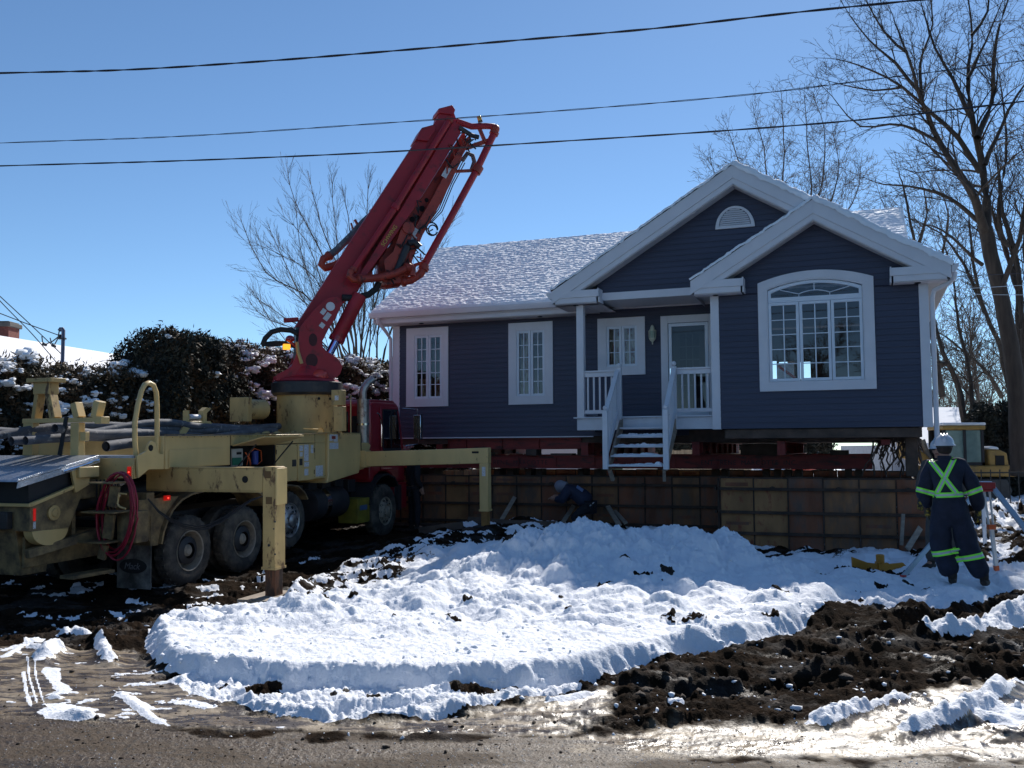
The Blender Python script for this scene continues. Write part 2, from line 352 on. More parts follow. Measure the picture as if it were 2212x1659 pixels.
ICE = [G([(-300, 1395), (120, 1385), (300, 1392), (350, 1450), (420, 1490), (560, 1540), (760, 1562), (900, 1556), (1080, 1525), (1200, 1506), (1330, 1490), (1330, 1545), (1240, 1590), (1100, 1592), (600, 1580), (200, 1562), (-300, 1530)]),
       G([(1180, 1600), (1340, 1580), (1500, 1562), (1760, 1575), (1960, 1505), (2050, 1478), (2212, 1475), (2500, 1480), (2500, 1640), (2212, 1648), (1900, 1642), (1500, 1640), (1250, 1625)])]
ROAD = G([(-900, 1555), (0, 1542), (300, 1572), (600, 1590), (900, 1596), (1200, 1598), (1330, 1600), (1500, 1632), (1800, 1650), (2212, 1650), (3000, 1640), (4000, 2600), (4000, 9000), (-4000, 9000), (-3000, 2200)])
# ridges and ruts: points in the measuring grid, height, width, snow share, lumpiness
RIDGES = [
 ([(1290, 1492), (1400, 1468), (1500, 1440), (1620, 1408), (1700, 1398)], .05, .12, 0, .9),
 ([(1420, 1490), (1560, 1482), (1700, 1472), (1850, 1460)], -.12, .16, 0, .4),
 ([(1700, 1420), (1820, 1400), (1960, 1362), (2100, 1325), (2212, 1290)], -.13, .16, 0, .4),
 ([(1840, 1408), (1930, 1392), (2010, 1378)], .12, .16, 0, 1),
 ([(2010, 1385), (2080, 1375), (2150, 1362), (2240, 1335), (2350, 1315)], .17, .17, 1, .8),
 ([(1790, 1335), (1850, 1305), (1900, 1312), (1960, 1318)], .10, .14, .55, .9),
 ([(1900, 1312), (1990, 1302), (2060, 1312), (2140, 1290)], .06, .12, .8, .6),
 ([(1900, 1350), (2000, 1335), (2100, 1310), (2212, 1270)], .07, .10, .1, 1),
 ([(1560, 1530), (1680, 1518), (1800, 1512), (1900, 1500)], .05, .12, .1, 1),
 ([(1700, 1440), (1790, 1452), (1900, 1440), (2050, 1450), (2212, 1430)], .08, .16, .15, 1),
 ([(1930, 1430), (2040, 1425), (2150, 1415), (2300, 1400)], .09, .14, .1, 1),
 ([(1745, 1578), (1800, 1560), (1860, 1535), (1920, 1518), (1975, 1508)], .085, .07, .9, .8),
 ([(1925, 1598), (1990, 1580), (2050, 1560), (2110, 1530), (2150, 1508), (2190, 1480)], .12, .085, .9, .8),
 ([(2100, 1560), (2160, 1540), (2240, 1535)], .03, .1, .8, 1),
 ([(2150, 1600), (2212, 1590), (2300, 1580)], .04, .07, 0, 1),
 ([(88, 1430), (110, 1400), (130, 1395)], .13, .10, 1, .4),
 ([(60, 1390), (110, 1395)], .05, .08, 1, .6),
 ([(125, 1345), (160, 1338), (200, 1352)], .10, .09, 1, .7),
 ([(215, 1350), (222, 1390), (240, 1430)], .09, .07, .95, .7),
 ([(250, 1345), (290, 1330), (330, 1335)], .10, .12, .25, 1),
 ([(0, 1375), (80, 1362), (160, 1365), (230, 1372), (300, 1385)], .06, .14, .15, 1),
 ([(110, 1505), (130, 1512)], .04, .05, 1, .8),
 ([(140, 1545), (170, 1552), (200, 1556)], .05, .06, 1, .6),
 ([(90, 1530), (150, 1545), (215, 1558)], .012, .12, .8, .8),
 ([(245, 1492), (275, 1510), (290, 1520), (330, 1555), (365, 1568)], .025, .05, .95, .9),
 ([(400, 1520), (430, 1528), (455, 1530)], .02, .05, .9, .9),
 ([(0, 1420), (30, 1400), (60, 1380)], .02, .06, .7, 1),
 ([(365, 1470), (430, 1494), (520, 1517), (620, 1543), (760, 1553), (900, 1546), (1080, 1515), (1200, 1497)], .022, .07, .95, .25),
 ([(1180, 1520), (1230, 1512), (1290, 1498)], .03, .06, .95, .7),
 ([(1440, 1532), (1480, 1530)], .04, .06, .6, 1),
 ([(430, 1270), (520, 1248), (600, 1235), (680, 1215)], .07, .2, .6, 1),
 ([(560, 1262), (640, 1230), (720, 1200)], .09, .22, .8, 1),
 ([(1990, 1140), (2080, 1128), (2212, 1120)], .35, .55, .3, 1),
 ([(2060, 1190), (2150, 1180), (2300, 1175)], .12, .3, .95, .6),
]
TRACKS = [([(58, 1405), (64, 1465), (84, 1530)], .003, .010, .7, .4), ([(72, 1402), (78, 1462), (98, 1528)], .003, .009, .7, .4), ([(50, 1440), (56, 1490), (70, 1535)], .004, .02, .7, 1), ([(95, 1520), (150, 1528), (215, 1540)], .004, .10, .6, 1), ([(270, 1500), (330, 1540)], .004, .09, .55, 1), ([(0, 1400), (40, 1385), (70, 1362)], .01, .07, .8, 1), ([(60, 1370), (120, 1352)], .012, .06, .8, 1), ([(380, 1512), (470, 1532)], .003, .10, .5, 1), ([(150, 1500), (120, 1470), (105, 1430)], .004, .08, .5, 1), ([(2090, 1545), (2180, 1560), (2260, 1555)], .012, .16, .6, 1), ([(1990, 1640), (2100, 1632)], .02, .1, .0, 1)]
RIDGES += TRACKS
MOUNDS = [(-.9, 12.6, .18, .7, .7), (-.1, 12.6, .34, .75, .8), (.5, 12.9, .42, .7, .9), (1.15, 13.1, .50, .65, 1.0), (1.85, 13.1, .50, .6, 1.0), (2.45, 13.0, .52, .55, 1.0), (3.0, 13.0, .46, .45, .9), (3.4, 12.4, .22, .5, .7),
          (-.5, 11.4, .16, .6, .5), (.6, 11.6, .22, .8, .6), (1.6, 11.7, .2, .7, .5), (-1.6, 10.9, .16, .5, .4), (-.9, 10.2, .10, .7, .4), (4.6, 11.7, .05, .8, .8), (-2.3, 9.6, .10, .6, .5), (4.55, 9.0, .12, .5, .28), (3.6, 9.2, .1, .6, .3)]
MOUNDS += [(atZ(x, y)[0], atZ(x, y)[1], h, r, r) for x, y, h, r in [(840, 1232, .10, .28), (905, 1222, .12, .25), (780, 1255, .09, .22), (700, 1300, .06, .25), (1000, 1215, .08, .3), (1180, 1215, .10, .35), (1450, 1352, .09, .16), (1655, 1335, .05, .12), (1400, 1300, .05, .2), (1230, 1280, .06, .25), (1130, 1300, .06, .25), (1500, 1300, .05, .2), (960, 1290, .05, .3), (630, 1290, .07, .2)]]
DIRT = [(x, y, r) for x, y, r in [(1353, 1165, .10), (1395, 1178, .13), (1440, 1172, .09), (1303, 1188, .09), (1215, 1192, .07), (965, 1338, .05), (982, 1342, .06), (1470, 1360, .16), (1440, 1352, .07), (1660, 1340, .08), (1700, 1380, .06), (1860, 1205, .30), (1790, 1212, .25), (1930, 1215, .22), (1900, 1250, .10), (1850, 1260, .08), (1860, 1285, .06), (1690, 1298, .07), (860, 1270, .10), (1100, 1218, .1), (760, 1300, .06), (700, 1310, .05), (850, 1345, .04), (1010, 1310, .05), (2000, 1252, .08), (1960, 1246, .07), (1230, 1330, .04)]]
def terrain(X, Y):
    n1 = fbm(X * 1.1, Y * 1.1, 3, 3); n2 = fbm(X * 3.1, Y * 3.1, 4, 7); n3 = fbm(X * 9, Y * 9, 4, 11); n4 = fbm(X * 26, Y * 26, 3, 19)
    n15 = fbm(X * 2.1 + 5, Y * 2.1, 3, 41, .42); ns = fbm(X * 1.7 + Y * .9, Y * 6.5 - X * 2.2, 4, 43)
    near = 1 - sm(Y, 26, 40)
    wob = (n3 - .5) * .16 + (n4 - .5) * .05
    h = base_h(X, Y)
    s1 = sd_poly(X, Y, SNOW1); s2 = sd_poly(X, Y, SNOW2); s3 = sd_poly(X, Y, SNOW3)
    rd = sd_poly(X, Y, ROAD) + (n2 - .5) * .5
    ice = np.maximum(sd_poly(X, Y, ICE[0]), sd_poly(X, Y, ICE[1]))
    snow1 = sm(s1 + wob * .6, -.02, .03); snow3 = sm(s3 + wob * 2, -.1, .1)
    # piled mounds
    md = np.zeros(X.shape)
    for x, y, hh, sx, sy in MOUNDS:
        q = ((X - x + (n2 - .5) * .35) / sx) ** 2 + ((Y - y + (n1 - .5) * .3) / sy) ** 2
        md = np.maximum(md, hh * np.exp(-q ** 1.5 * .6) + .25 * md * np.exp(-q))
    md = .66 * np.tanh(md / .66)
    # thick crisp edge of the cleared snow: front part only
    inner = sm(s1 + (n2 - .5) * .12 + (n3 - .5) * .03, 0.0, .17) ** .75
    edge = inner * .16 * (1 - .45 * sm(Y, 8.5, 11.5))
    bill = 1 - np.abs(n2 - .5) * 2
    bill3 = 1 - np.abs(n3 - .5) * 2
    rough = sm(Y, 6.9, 9.2)
    hs = edge + (np.abs(2 * n15 - 1) - .3) * .17 * inner * (.06 + .94 * rough) + (n1 - .5) * .22 * inner * rough + (np.abs(2 * n3 - 1) - .3) * .032 * inner * (.25 + .9 * rough) + (n3 - .5) * .02 * inner + (n4 - .5) * .016 * inner
    h = h + md * .95 + hs + md * ((np.abs(2 * n3 - 1) - .3) * .16 + (np.abs(2 * n2 - 1) - .3) * .20)
    h = h + sm(s2 + wob * .4, -.02, .06) * (.02 + (n4 - .5) * .02)
    # mud relief
    mud = (1 - sm(rd, -.25, .05)) * (1 - inner) * near
    icem = sm(ice + wob, -.05, .1)
    h = h + mud * (1 - icem) * ((ns - .5) * .17 + (n3 - .5) * .05 + (n4 - .5) * .035) + icem * (n3 - .5) * .02
    # tread prints in the mud by the road
    tw = np.sin((X * 2.0 + Y * 5.5) * 5.0 + n2 * 3) * np.sin((X * 7.5 - Y * 3.0) * 2.6 + n2 * 4)
    h = h + mud * np.clip(tw, -.4, .5) * .028 * sm(X, -.2, .5) * sm(n1, .42, .52)
    h = h + (n4 - .5) * .006 + (fbm(X * 60, Y * 60, 2, 23) - .5) * .004
    sn = np.maximum(snow1, np.maximum(sm(s2 + wob * .5, -.02, .03) * (1 - sm(n2 + (n3 - .5) * .5, .56, .64)), snow3))
    for pts, hh, wd, share, lump in RIDGES:
        d, T = d_line(X, Y, G(pts)); e = np.minimum(1, np.sin(np.clip(T, .06, .94) * math.pi) * 2.2)
        d = d + (n2 - .5) * wd * .8 * lump + (n3 - .5) * wd * .9 * lump + (n4 - .5) * wd * .35 * lump
        g = np.exp(-np.clip(d / wd, 0, 9) ** 2 * 1.2) * e
        h = h + g * hh * (1 + lump * (np.abs(2 * n3 - 1) - .35) * .9)
        if hh > 0 and share > 0: sn = np.maximum(sn, sm(g + (n3 - .5) * 1.3 * (1 - share) + (share - 1) * .55, .28, .42))
        if hh > 0 and share < .3: sn = sn * (1 - sm(g, .3, .6) * (1 - share))
    scf = icem * sm(ns * .7 + n3 * .3 + (n4 - .5) * .3, .65, .70) * (sm(-X, .9, 1.6) + sm(X, 3.0, 3.8)) * (1 - sm(rd, -.1, .1)); sn = np.maximum(sn, scf * .9); h = h + scf * .006
    # bare earth patches in the snow
    cl = np.zeros(X.shape)
    for x, y, r in DIRT:
        px, py = atZ(x, y, .1 + (.45 if y < 1200 and x < 1600 else 0))[:2]
        q = np.exp(-(((X - px) / (r * 1.3)) ** 2 + ((Y - py) / (r * 1.0)) ** 2)); cl = np.maximum(cl, sm(q + (n3 - .5) * 1.1 + (n4 - .5) * .5, .55, .75))
    h = h + cl * (.02 + (n4 - .5) * .06)
    sn = sn * (1 - cl)
    # patchy strip between truck and pile
    strip = np.exp(-(d_line(X, Y, [(-4.6, 10.2), (-3.6, 12.0), (-2.3, 14.5), (-1.2, 16.5), (.6, 16.8)])[0] / .85) ** 2)
    sn = sn * (1 - strip * sm(n3 + (n2 - .5) * .5 + (n4 - .5) * .3, .42, .6))
    h = h + strip * ((bill3 - .6) * .10 + (n4 - .5) * .05)
    # under and beside the truck: trodden mud with scraps of snow
    tr = sm(-(X + 3.4 + (Y - 13) * -.36), -.2, .3) * sm(Y, 9.0, 9.6) * (1 - sm(Y, 24, 27)) * sm(X, -13, -10)
    sn = sn * (1 - tr) + tr * sm(n2 + (n4 - .5) * .2, .69, .74)
    # ground by the forms
    fm = sm(Y, 15.5, 17) * (1 - sm(Y, 25, 27)) * (1 - sm(X, 5.5, 6.8)); sn = sn * (1 - fm * sm(n2, .38, .5))
    rs = sm(X, 6.6, 7.4) * sm(Y, 12.2, 13); h = h + rs * ((n2 - .5) * .35 + (bill3 - .6) * .12) * (1 - sm(Y, 30, 60)); sn = sn * (1 - rs * sm(n2 + (n3 - .5) * .4, .50, .6) * (1 - sm(Y, 22, 30)))
    return h, np.clip(sn, 0, 1), np.clip(icem * (1 - inner), 0, 1), rd, cl
def ground_z(x, y):
    h = terrain(np.array([[float(x)]]), np.array([[float(y)]]))[0]; return float(h[0, 0])
def build_ground():
    a1 = np.radians(np.linspace(-38, 38, 1120)); a0 = np.radians(np.linspace(-180, -38.6, 70)); a2 = np.radians(np.linspace(38.6, 180, 70))
    A = np.concatenate([a0, a1, a2]); r1 = np.exp(np.linspace(math.log(4.2), math.log(34), 700))
    R = np.concatenate([[.05, .6, 1.4, 2.2, 3.0, 3.6], r1, np.exp(np.linspace(math.log(36), math.log(1400), 50))])
    RR, AA = np.meshgrid(R, A, indexing='ij'); X, Y = RR * np.sin(AA), RR * np.cos(AA)
    h, sn, ice, rd, cl = terrain(X, Y)
    h = np.where(RR > 60, 0, h)
    nr, na = X.shape
    V = np.stack([X, Y, h], -1).reshape(-1, 3)
    idx = np.arange(nr * na).reshape(nr, na)
    F = np.stack([idx[:-1, :-1], idx[:-1, 1:], idx[1:, 1:], idx[1:, :-1]], -1).reshape(-1, 4)
    road = sm(rd, -.02, .02)
    col = np.stack([sn, ice, road, cl], -1).reshape(-1, 4).astype(np.float32)
    fs = sn.reshape(-1)[F].mean(1); fr = road.reshape(-1)[F].mean(1)
    kind = np.where(fs > .5, 1, np.where(fr > .5, 2, 0))
    # shared material, driven by what lies there
    m = bpy.data.materials.new('earth_snow_ice_asphalt'); m.use_nodes = True; N = m.node_tree.nodes; L = m.node_tree.links; b = N['Principled BSDF']
    at = N.new('ShaderNodeAttribute'); at.attribute_name = 'cover'; sep = N.new('ShaderNodeSeparateColor'); L.new(at.outputs['Color'], sep.inputs[0])
    tc = N.new('ShaderNodeTexCoord')
    def noise(sc, d=6, ro=.55, strch=None):
        n = N.new('ShaderNodeTexNoise'); n.inputs['Scale'].default_value = sc; n.inputs['Detail'].default_value = d; n.inputs['Roughness'].default_value = ro
        if strch:
            mp = N.new('ShaderNodeMapping'); mp.inputs['Scale'].default_value = strch; L.new(tc.outputs['Object'], mp.inputs[0]); L.new(mp.outputs[0], n.inputs['Vector'])
        else: L.new(tc.outputs['Object'], n.inputs['Vector'])
        return n.outputs[0]
    def rng(v, a, c, x=0., y=1.):
        r = N.new('ShaderNodeMapRange'); r.inputs[1].default_value = a; r.inputs[2].default_value = c; r.inputs[3].default_value = x; r.inputs[4].default_value = y; L.new(v, r.inputs[0]); return r.outputs[0]
    def mix(f, a, c):
        x = N.new('ShaderNodeMix'); x.data_type = 'RGBA'
        L.new(f, x.inputs[0])
        for k, v in ((6, a), (7, c)):
            if isinstance(v, tuple): x.inputs[k].default_value = (*v, 1)
            else: L.new(v, x.inputs[k])
        return x.outputs[2]
    def fmix(f, a, c):
        x = N.new('ShaderNodeMix'); L.new(f, x.inputs[0])
        for k, v in ((2, a), (3, c)):
            if isinstance(v, (int, float)): x.inputs[k].default_value = v
            else: L.new(v, x.inputs[k])
        return x.outputs[0]
    def math_(op, a, c):
        x = N.new('ShaderNodeMath'); x.operation = op
        for k, v in ((0, a), (1, c)):
            if isinstance(v, (int, float)): x.inputs[k].default_value = v
            else: L.new(v, x.inputs[k])
        return x.outputs[0]
    nA = noise(5); nB = noise(28, 5); nC = noise(2.2, 6, .6, (.5, 1.6, 1)); nD = noise(75, 4, .6)
    mudc = mix(rng(nA, .4, .62), (.010, .006, .0035), (.025, .015, .0085))
    mudc = mix(rng(nB, .58, .74), mudc, (.046, .030, .019))
    roadc = mix(rng(nC, .35, .65), (.058, .037, .020), (.100, .068, .038)); roadc = mix(rng(nB, .52, .66), roadc, (.034, .028, .023))
    icec = mix(rng(nC, .38, .62), (.20, .148, .092), (.36, .285, .19)); icec = mix(rng(noise(7, 8, .65, (.45, 1.5, 1)), .47, .53), icec, (.060, .042, .028))
    snowc = mix(rng(nA, .62, .80), (.86, .88, .92), (.70, .70, .70)); snowc = mix(rng(nB, .74, .78), snowc, (.30, .26, .22))
    c = mix(sep.outputs[2], mudc, roadc); c = mix(math_('MULTIPLY', sep.outputs[1], 1.0), c, icec); 
    snf = rng(math_('ADD', sep.outputs[0], math_('MULTIPLY', math_('SUBTRACT', nB, .5), .5)), .45, .55)
    c = mix(snf, c, snowc)
    L.new(c, b.inputs['Base Color'])
    wet = rng(nC, .42, .56)
    rr = fmix(sep.outputs[2], fmix(rng(nC, .56, .64), 1.0, .40), fmix(wet, .75, .34)); rr = fmix(sep.outputs[1], rr, fmix(rng(nC, .45, .55), .22, .40)); rr = fmix(snf, rr, .78)
    L.new(rr, b.inputs['Roughness'])
    L.new(fmix(sep.outputs[2], fmix(sep.outputs[1], fmix(snf, fmix(rng(noise(1.3, 3), .52, .62), .05, .6), .3), .5), .3), b.inputs['Specular IOR Level'])
    bp = N.new('ShaderNodeBump'); bp.inputs['Distance'].default_value = .018
    L.new(fmix(snf, fmix(sep.outputs[2], fmix(sep.outputs[1], 1.0, .28), .6), .65), bp.inputs['Strength'])
    L.new(math_('ADD', nB, math_('MULTIPLY', nD, .8)), bp.inputs['Height']); L.new(bp.outputs[0], b.inputs['Normal'])
    for k, name in ((0, 'ground'), (1, 'snow_cover'), (2, 'road')):
        FF = F[kind == k]; used = np.unique(FF); mp = np.zeros(len(V), np.int32); mp[used] = np.arange(len(used))
        o = npobj(name, V[used], mp[FF][:, ::-1], m, smooth=True)
        ca = o.data.color_attributes.new('cover', 'FLOAT_COLOR', 'POINT'); ca.data.foreach_set('color', col[used].ravel())
        struct(o)
build_ground()
def ground_hit(px, py, y0=4.5, y1=24.0):
    d = ray(px, py); Y = np.linspace(y0, y1, 1600); X = d[0] / d[1] * Y; Z = CAM_Z + d[2] / d[1] * Y; h = terrain(X[:, None], Y[:, None])[0][:, 0]; k = int(np.argmax(Z < h)); return np.array([X[k], Y[k], h[k]])

def scatter(name, n, region, r0, r1, m_, seed, want, label, jit=.45, sink=.0, flat=.7):
    """loose crumbs lying on the ground: region is a box in the measuring grid, want picks by ground cover"""
    r = np.random.default_rng(seed); x = r.uniform(region[0], region[2], n * 3); y = region[1] + (region[3] - region[1]) * r.random(n * 3) ** 1.0
    P = np.array([atZ(a, b, 0)[:2] for a, b in zip(x, y)]); h, sn, ic, rd, cl = terrain(P[:, :1], P[:, 1:2]); sn, ic, rd = sn[:, 0], ic[:, 0], rd[:, 0]
    k = {'mud': (sn < .3) & (rd < 0) & (ic < .5), 'bare': (sn < .4), 'snow': sn > .6, 'road': (sn < .3) & ((rd > 0) | (ic > .5))}[want]; P, h = P[k][:n], h[k][:n, 0]; n = len(P)
    t = (1 + 5 ** .5) / 2; V0 = np.array([(-1, t, 0), (1, t, 0), (-1, -t, 0), (1, -t, 0), (0, -1, t), (0, 1, t), (0, -1, -t), (0, 1, -t), (t, 0, -1), (t, 0, 1), (-t, 0, -1), (-t, 0, 1)]) / 1.9
    F0 = np.array([(0, 11, 5), (0, 5, 1), (0, 1, 7), (0, 7, 10), (0, 10, 11), (1, 5, 9), (5, 11, 4), (11, 10, 2), (10, 7, 6), (7, 1, 8), (3, 9, 4), (3, 4, 2), (3, 2, 6), (3, 6, 8), (3, 8, 9), (4, 9, 5), (2, 4, 11), (6, 2, 10), (8, 6, 7), (9, 8, 1)])
    s = r0 + (r1 - r0) * r.random(n) ** 4; sc = s[:, None, None] * r.uniform(.6, 1.4, (n, 1, 3)) * np.array([1, 1, flat]); V = V0[None] * (1 + r.uniform(-jit, jit, (n, 12, 1))) * sc
    V[:, :, 0] += P[:, None, 0]; V[:, :, 1] += P[:, None, 1]; V[:, :, 2] += (h + s * sink)[:, None]
    o = npobj(name, V.reshape(-1, 3), (F0[None] + np.arange(n)[:, None, None] * 12).reshape(-1, 3), m_); struct(o, 'stuff'); return o
scatter('earth_clods', 420, (1200, 1290, 2300, 1600), .004, .045, 'clod', 1, 'mud', '')
scatter('earth_crumbs', 420, (-50, 1290, 1300, 1640), .002, .018, 'clod', 2, 'bare', '')
scatter('snow_crumbs', 1100, (300, 1180, 2212, 1560), .004, .035, 'snow', 3, 'snow', '')
scatter('snow_scraps', 420, (-50, 1290, 2300, 1600), .004, .028, 'snow', 4, 'mud', '')
scatter('road_grit', 1100, (-50, 1500, 2300, 1670), .002, .008, 'clod', 5, 'road', '')
scatter('sparkle_crystals', 1500, (900, 1480, 2300, 1675), .002, .005, 'ice', 6, 'road', '', .6, .2, .5)  # tiny glossy shards added for sparkle on the wet road and ice
scatter('sparkle_crystals', 500, (-50, 1440, 900, 1675), .002, .005, 'ice', 7, 'road', '', .6, .2, .5)

# ================================================================== THE HOUSE (local x along the front, y into the house, z up)
HOUSE = empty('house', HF)
tag(HOUSE, 'dark blue bungalow with white trim and snowy roof jacked up on red beams', 'house')
def siding(name, span, z0, z1, y, parent=HOUSE, step=.115, material='siding'):
    """lapped boards: each course leans out at its foot; span(z) -> (x0, x1)"""
    b = MB(); z = z0
    while z < z1 - 1e-4:
        zt = min(z + step, z1); a0, a1 = span(z); c0, c1 = span(zt)
        if a1 > a0:
            if c1 <= c0: c0 = c1 = (c0 + c1) / 2
            b.add([(a0, y - .022, z), (a1, y - .022, z), (c1, y - .002, zt), (c0, y - .002, zt), (a0, y + .03, z), (a1, y + .03, z)], [(0, 1, 2, 3), (0, 4, 5, 1)])
            h = (z * .62 + zt * .38); m0, m1 = a0 * .62 + c0 * .38, a1 * .62 + c1 * .38
            b.add([(m0, y - .0185, h), (m1, y - .0185, h), (m1, y - .011, h + .006), (m0, y - .011, h + .006)], [(0, 1, 2, 3)])
        z = zt
    return obj(name, b, material, parent, smooth=False, flip=False)
EAVE, RZ, RW = 4.93, 7.34, 3.5
SL = (RZ - 4.97) / (RW + .5)
# walls
siding('wall', lambda z: (-4.52, 3.3), 1.95, 4.90, 0)
siding('wall', lambda z: (3.33, 7.02), 2.05, 4.72, -1.35)
siding('wall', lambda z: (5.19 - min(1.86, max(0, (6.02 + .18 - z) / .61)), 5.19 + min(1.86, max(0, (6.02 + .18 - z) / .61))), 4.72, 6.18, -1.35)
siding('gable_wall', lambda z: (3.68 - min(2.9, max(0, (7.12 - z) / .606)), min(5.6, 3.68 + max(0, (7.12 - z) / .606))), 4.93, 7.1, -1.2)
b = MB(); b.box(-4.60, 3.33, .031, .12, 1.95, 4.9).box(3.36, 7.0, -1.318, -1.22, 2.05, 4.75).box(3.34, 3.42, -1.318, .03, 2.05, 4.9).box(7.0, 7.06, -1.3, 6.2, 2.05, 4.85).box(-4.68, -4.6, .0, 6.2, 1.95, 4.9)
b.box(-4.6, 7.0, .13, 6.15, 1.99, 2.05).box(3.4, 7.0, -1.2, .12, 2.08, 2.12).box(-4.6, 3.1, .13, 6.15, 4.70, 4.74).box(3.4, 7.0, -1.2, 6.15, 4.75, 4.79)
# cut the window holes by leaving them out: interior shell is built round them
def wall_with_holes(x0, x1, y0, y1, z0, z1, holes):
    w = MB(); xs = sorted({x0, x1, *[h[0] for h in holes], *[h[1] for h in holes]})
    for a, c in zip(xs, xs[1:]):
        seg = [(z0, z1)]
        for h in holes:
            if h[0] <= a + 1e-6 and h[1] >= c - 1e-6: seg = [s for q in seg for s in ((q[0], min(q[1], h[2])), (max(q[0], h[3]), q[1])) if s[1] > s[0] + 1e-6]
        for s in seg: w.box(a, c, y0, y1, *s)
    return w
bpy.data.objects.remove(bpy.data.objects['wall']) if False else None
inner = wall_with_holes(-4.60, 3.30, .032, .12, 1.96, 4.9, [(-4.11, -3.35, 2.86, 4.42), (-1.49, -.77, 2.86, 4.42), (.65, 1.38, 3.46, 4.40), (2.05, 2.92, 2.34, 4.36)])
i2 = wall_with_holes(3.36, 7.0, -1.317, -1.22, 2.06, 4.95, [(4.27, 6.05, 2.93, 4.92)])
inner.add(i2.v, i2.f)
rear = wall_with_holes(-4.6, 7.0, 6.15, 6.25, 2.0, 4.9, [(3.55, 3.80, 3.53, 4.05), (3.86, 4.28, 3.53, 4.02), (4.34, 4.68, 3.53, 4.0), (-2.4, -1.6, 3.0, 4.2)])
inner.add(rear.v, rear.f)
inner.box(3.34, 3.42, -1.22, .03, 2.05, 4.9).box(6.98, 7.055, -1.3, 6.15, 2.06, 4.92).box(-4.68, -4.601, .0, 6.2, 1.96, 4.9)
inner.box(-4.6, 6.97, .13, 6.14, 1.99, 2.05).box(3.43, 6.97, -1.21, .12, 2.08, 2.12).box(-4.6, 3.1, .13, 6.14, 4.80, 4.84).box(3.43, 6.97, -1.21, 6.14, 4.94, 4.98)
obj('inner_shell', inner, 'interior', HOUSE, smooth=False)
# siding has to stay open where the windows are: cut it with the window rectangles
def cut(o, rects):
    bm = bmesh.new(); bm.from_mesh(o.data)
    for x0, x1, z0, z1 in rects:
        for co, no in (((x0, 0, 0), (1, 0, 0)), ((x1, 0, 0), (1, 0, 0)), ((0, 0, z0), (0, 0, 1)), ((0, 0, z1), (0, 0, 1))):
            bmesh.ops.bisect_plane(bm, geom=bm.verts[:] + bm.edges[:] + bm.faces[:], plane_co=co, plane_no=no)
        dead = [f for f in bm.faces if x0 < f.calc_center_median().x < x1 and z0 < f.calc_center_median().z < z1]
        bmesh.ops.delete(bm, geom=dead, context='FACES')
    bm.to_mesh(o.data); bm.free()
walls = [o for o in HOUSE.children if o.name.startswith('wall')]
cut(walls[0], [(-4.11, -3.35, 2.86, 4.42), (-1.49, -.77, 2.86, 4.42), (.65, 1.38, 3.46, 4.40), (2.05, 2.92, 2.34, 4.36)])
cut(walls[1], [(4.27, 6.05, 2.93, 4.80)]); cut(walls[2], [(4.27, 6.05, 2.93, 4.80), (4.5, 5.8, 4.7, 4.9)])
# corner boards and sill
b = MB(); b.box(-4.69, -4.50, -.03, .15, 1.95, 4.66).box(3.17, 3.335, -1.385, -1.2, 2.04, 4.72).box(7.0, 7.165, -1.385, -1.2, 2.04, 4.72)
objs('corner_board', b, 'trim', HOUSE, bevel=.004)
obj('sill_strip', MB().box(-4.5, .34, -.024, .02, 1.93, 1.955), 'trim', HOUSE)
obj('floor_framing', MB().box(-4.65, 7.0, .06, 6.2, 1.80, 1.945).box(3.4, 6.98, -1.3, .06, 1.86, 2.035), 'darkwood', HOUSE)
# ---- windows
def casing_rect(x0, x1, z0, z1, a0, a1, c0, c1, y, mb=None):
    mb = mb or MB(); t = .028
    mb.box(x0, a0, y - t, y, z0, z1).box(a1, x1, y - t, y, z0, z1).box(a0, a1, y - t, y, z0, c0).box(a0, a1, y - t, y, c1, z1); return mb
def grille(x0, x1, z0, z1, y, nx, nz, w=.011):
    g = MB()
    for i in range(1, nx): x = x0 + (x1 - x0) * i / nx; g.box(x - w, x + w, y - .006, y + .006, z0, z1)
    for i in range(1, nz):
        z = z0 + (z1 - z0) * i / nz
        for k in range(nx):
            g.box(x0 + (x1 - x0) * k / nx + (w if k else 0), x0 + (x1 - x0) * (k + 1) / nx - (w if k < nx - 1 else 0), y - .005, y + .005, z - w * .8, z + w * .8)
    return g
def sash(win, x0, x1, z0, z1, y, nx, nz, fr=.055):
    s = MB(); s.box(x0, x0 + fr, y - .02, y + .03, z0, z1).box(x1 - fr, x1, y - .02, y + .03, z0, z1).box(x0 + fr, x1 - fr, y - .02, y + .03, z0, z0 + fr).box(x0 + fr, x1 - fr, y - .02, y + .03, z1 - fr, z1)
    obj('sash', s, 'sash', win, bevel=.005)
    obj('pane', MB().add([(x0 + fr, y + .012, z0 + fr), (x1 - fr, y + .012, z0 + fr), (x1 - fr, y + .012, z1 - fr), (x0 + fr, y + .012, z1 - fr)], [(0, 1, 2, 3)]), 'glass', win, smooth=False)
    obj('muntin', grille(x0 + fr, x1 - fr, z0 + fr, z1 - fr, y + .002, nx, nz), 'sash', win)
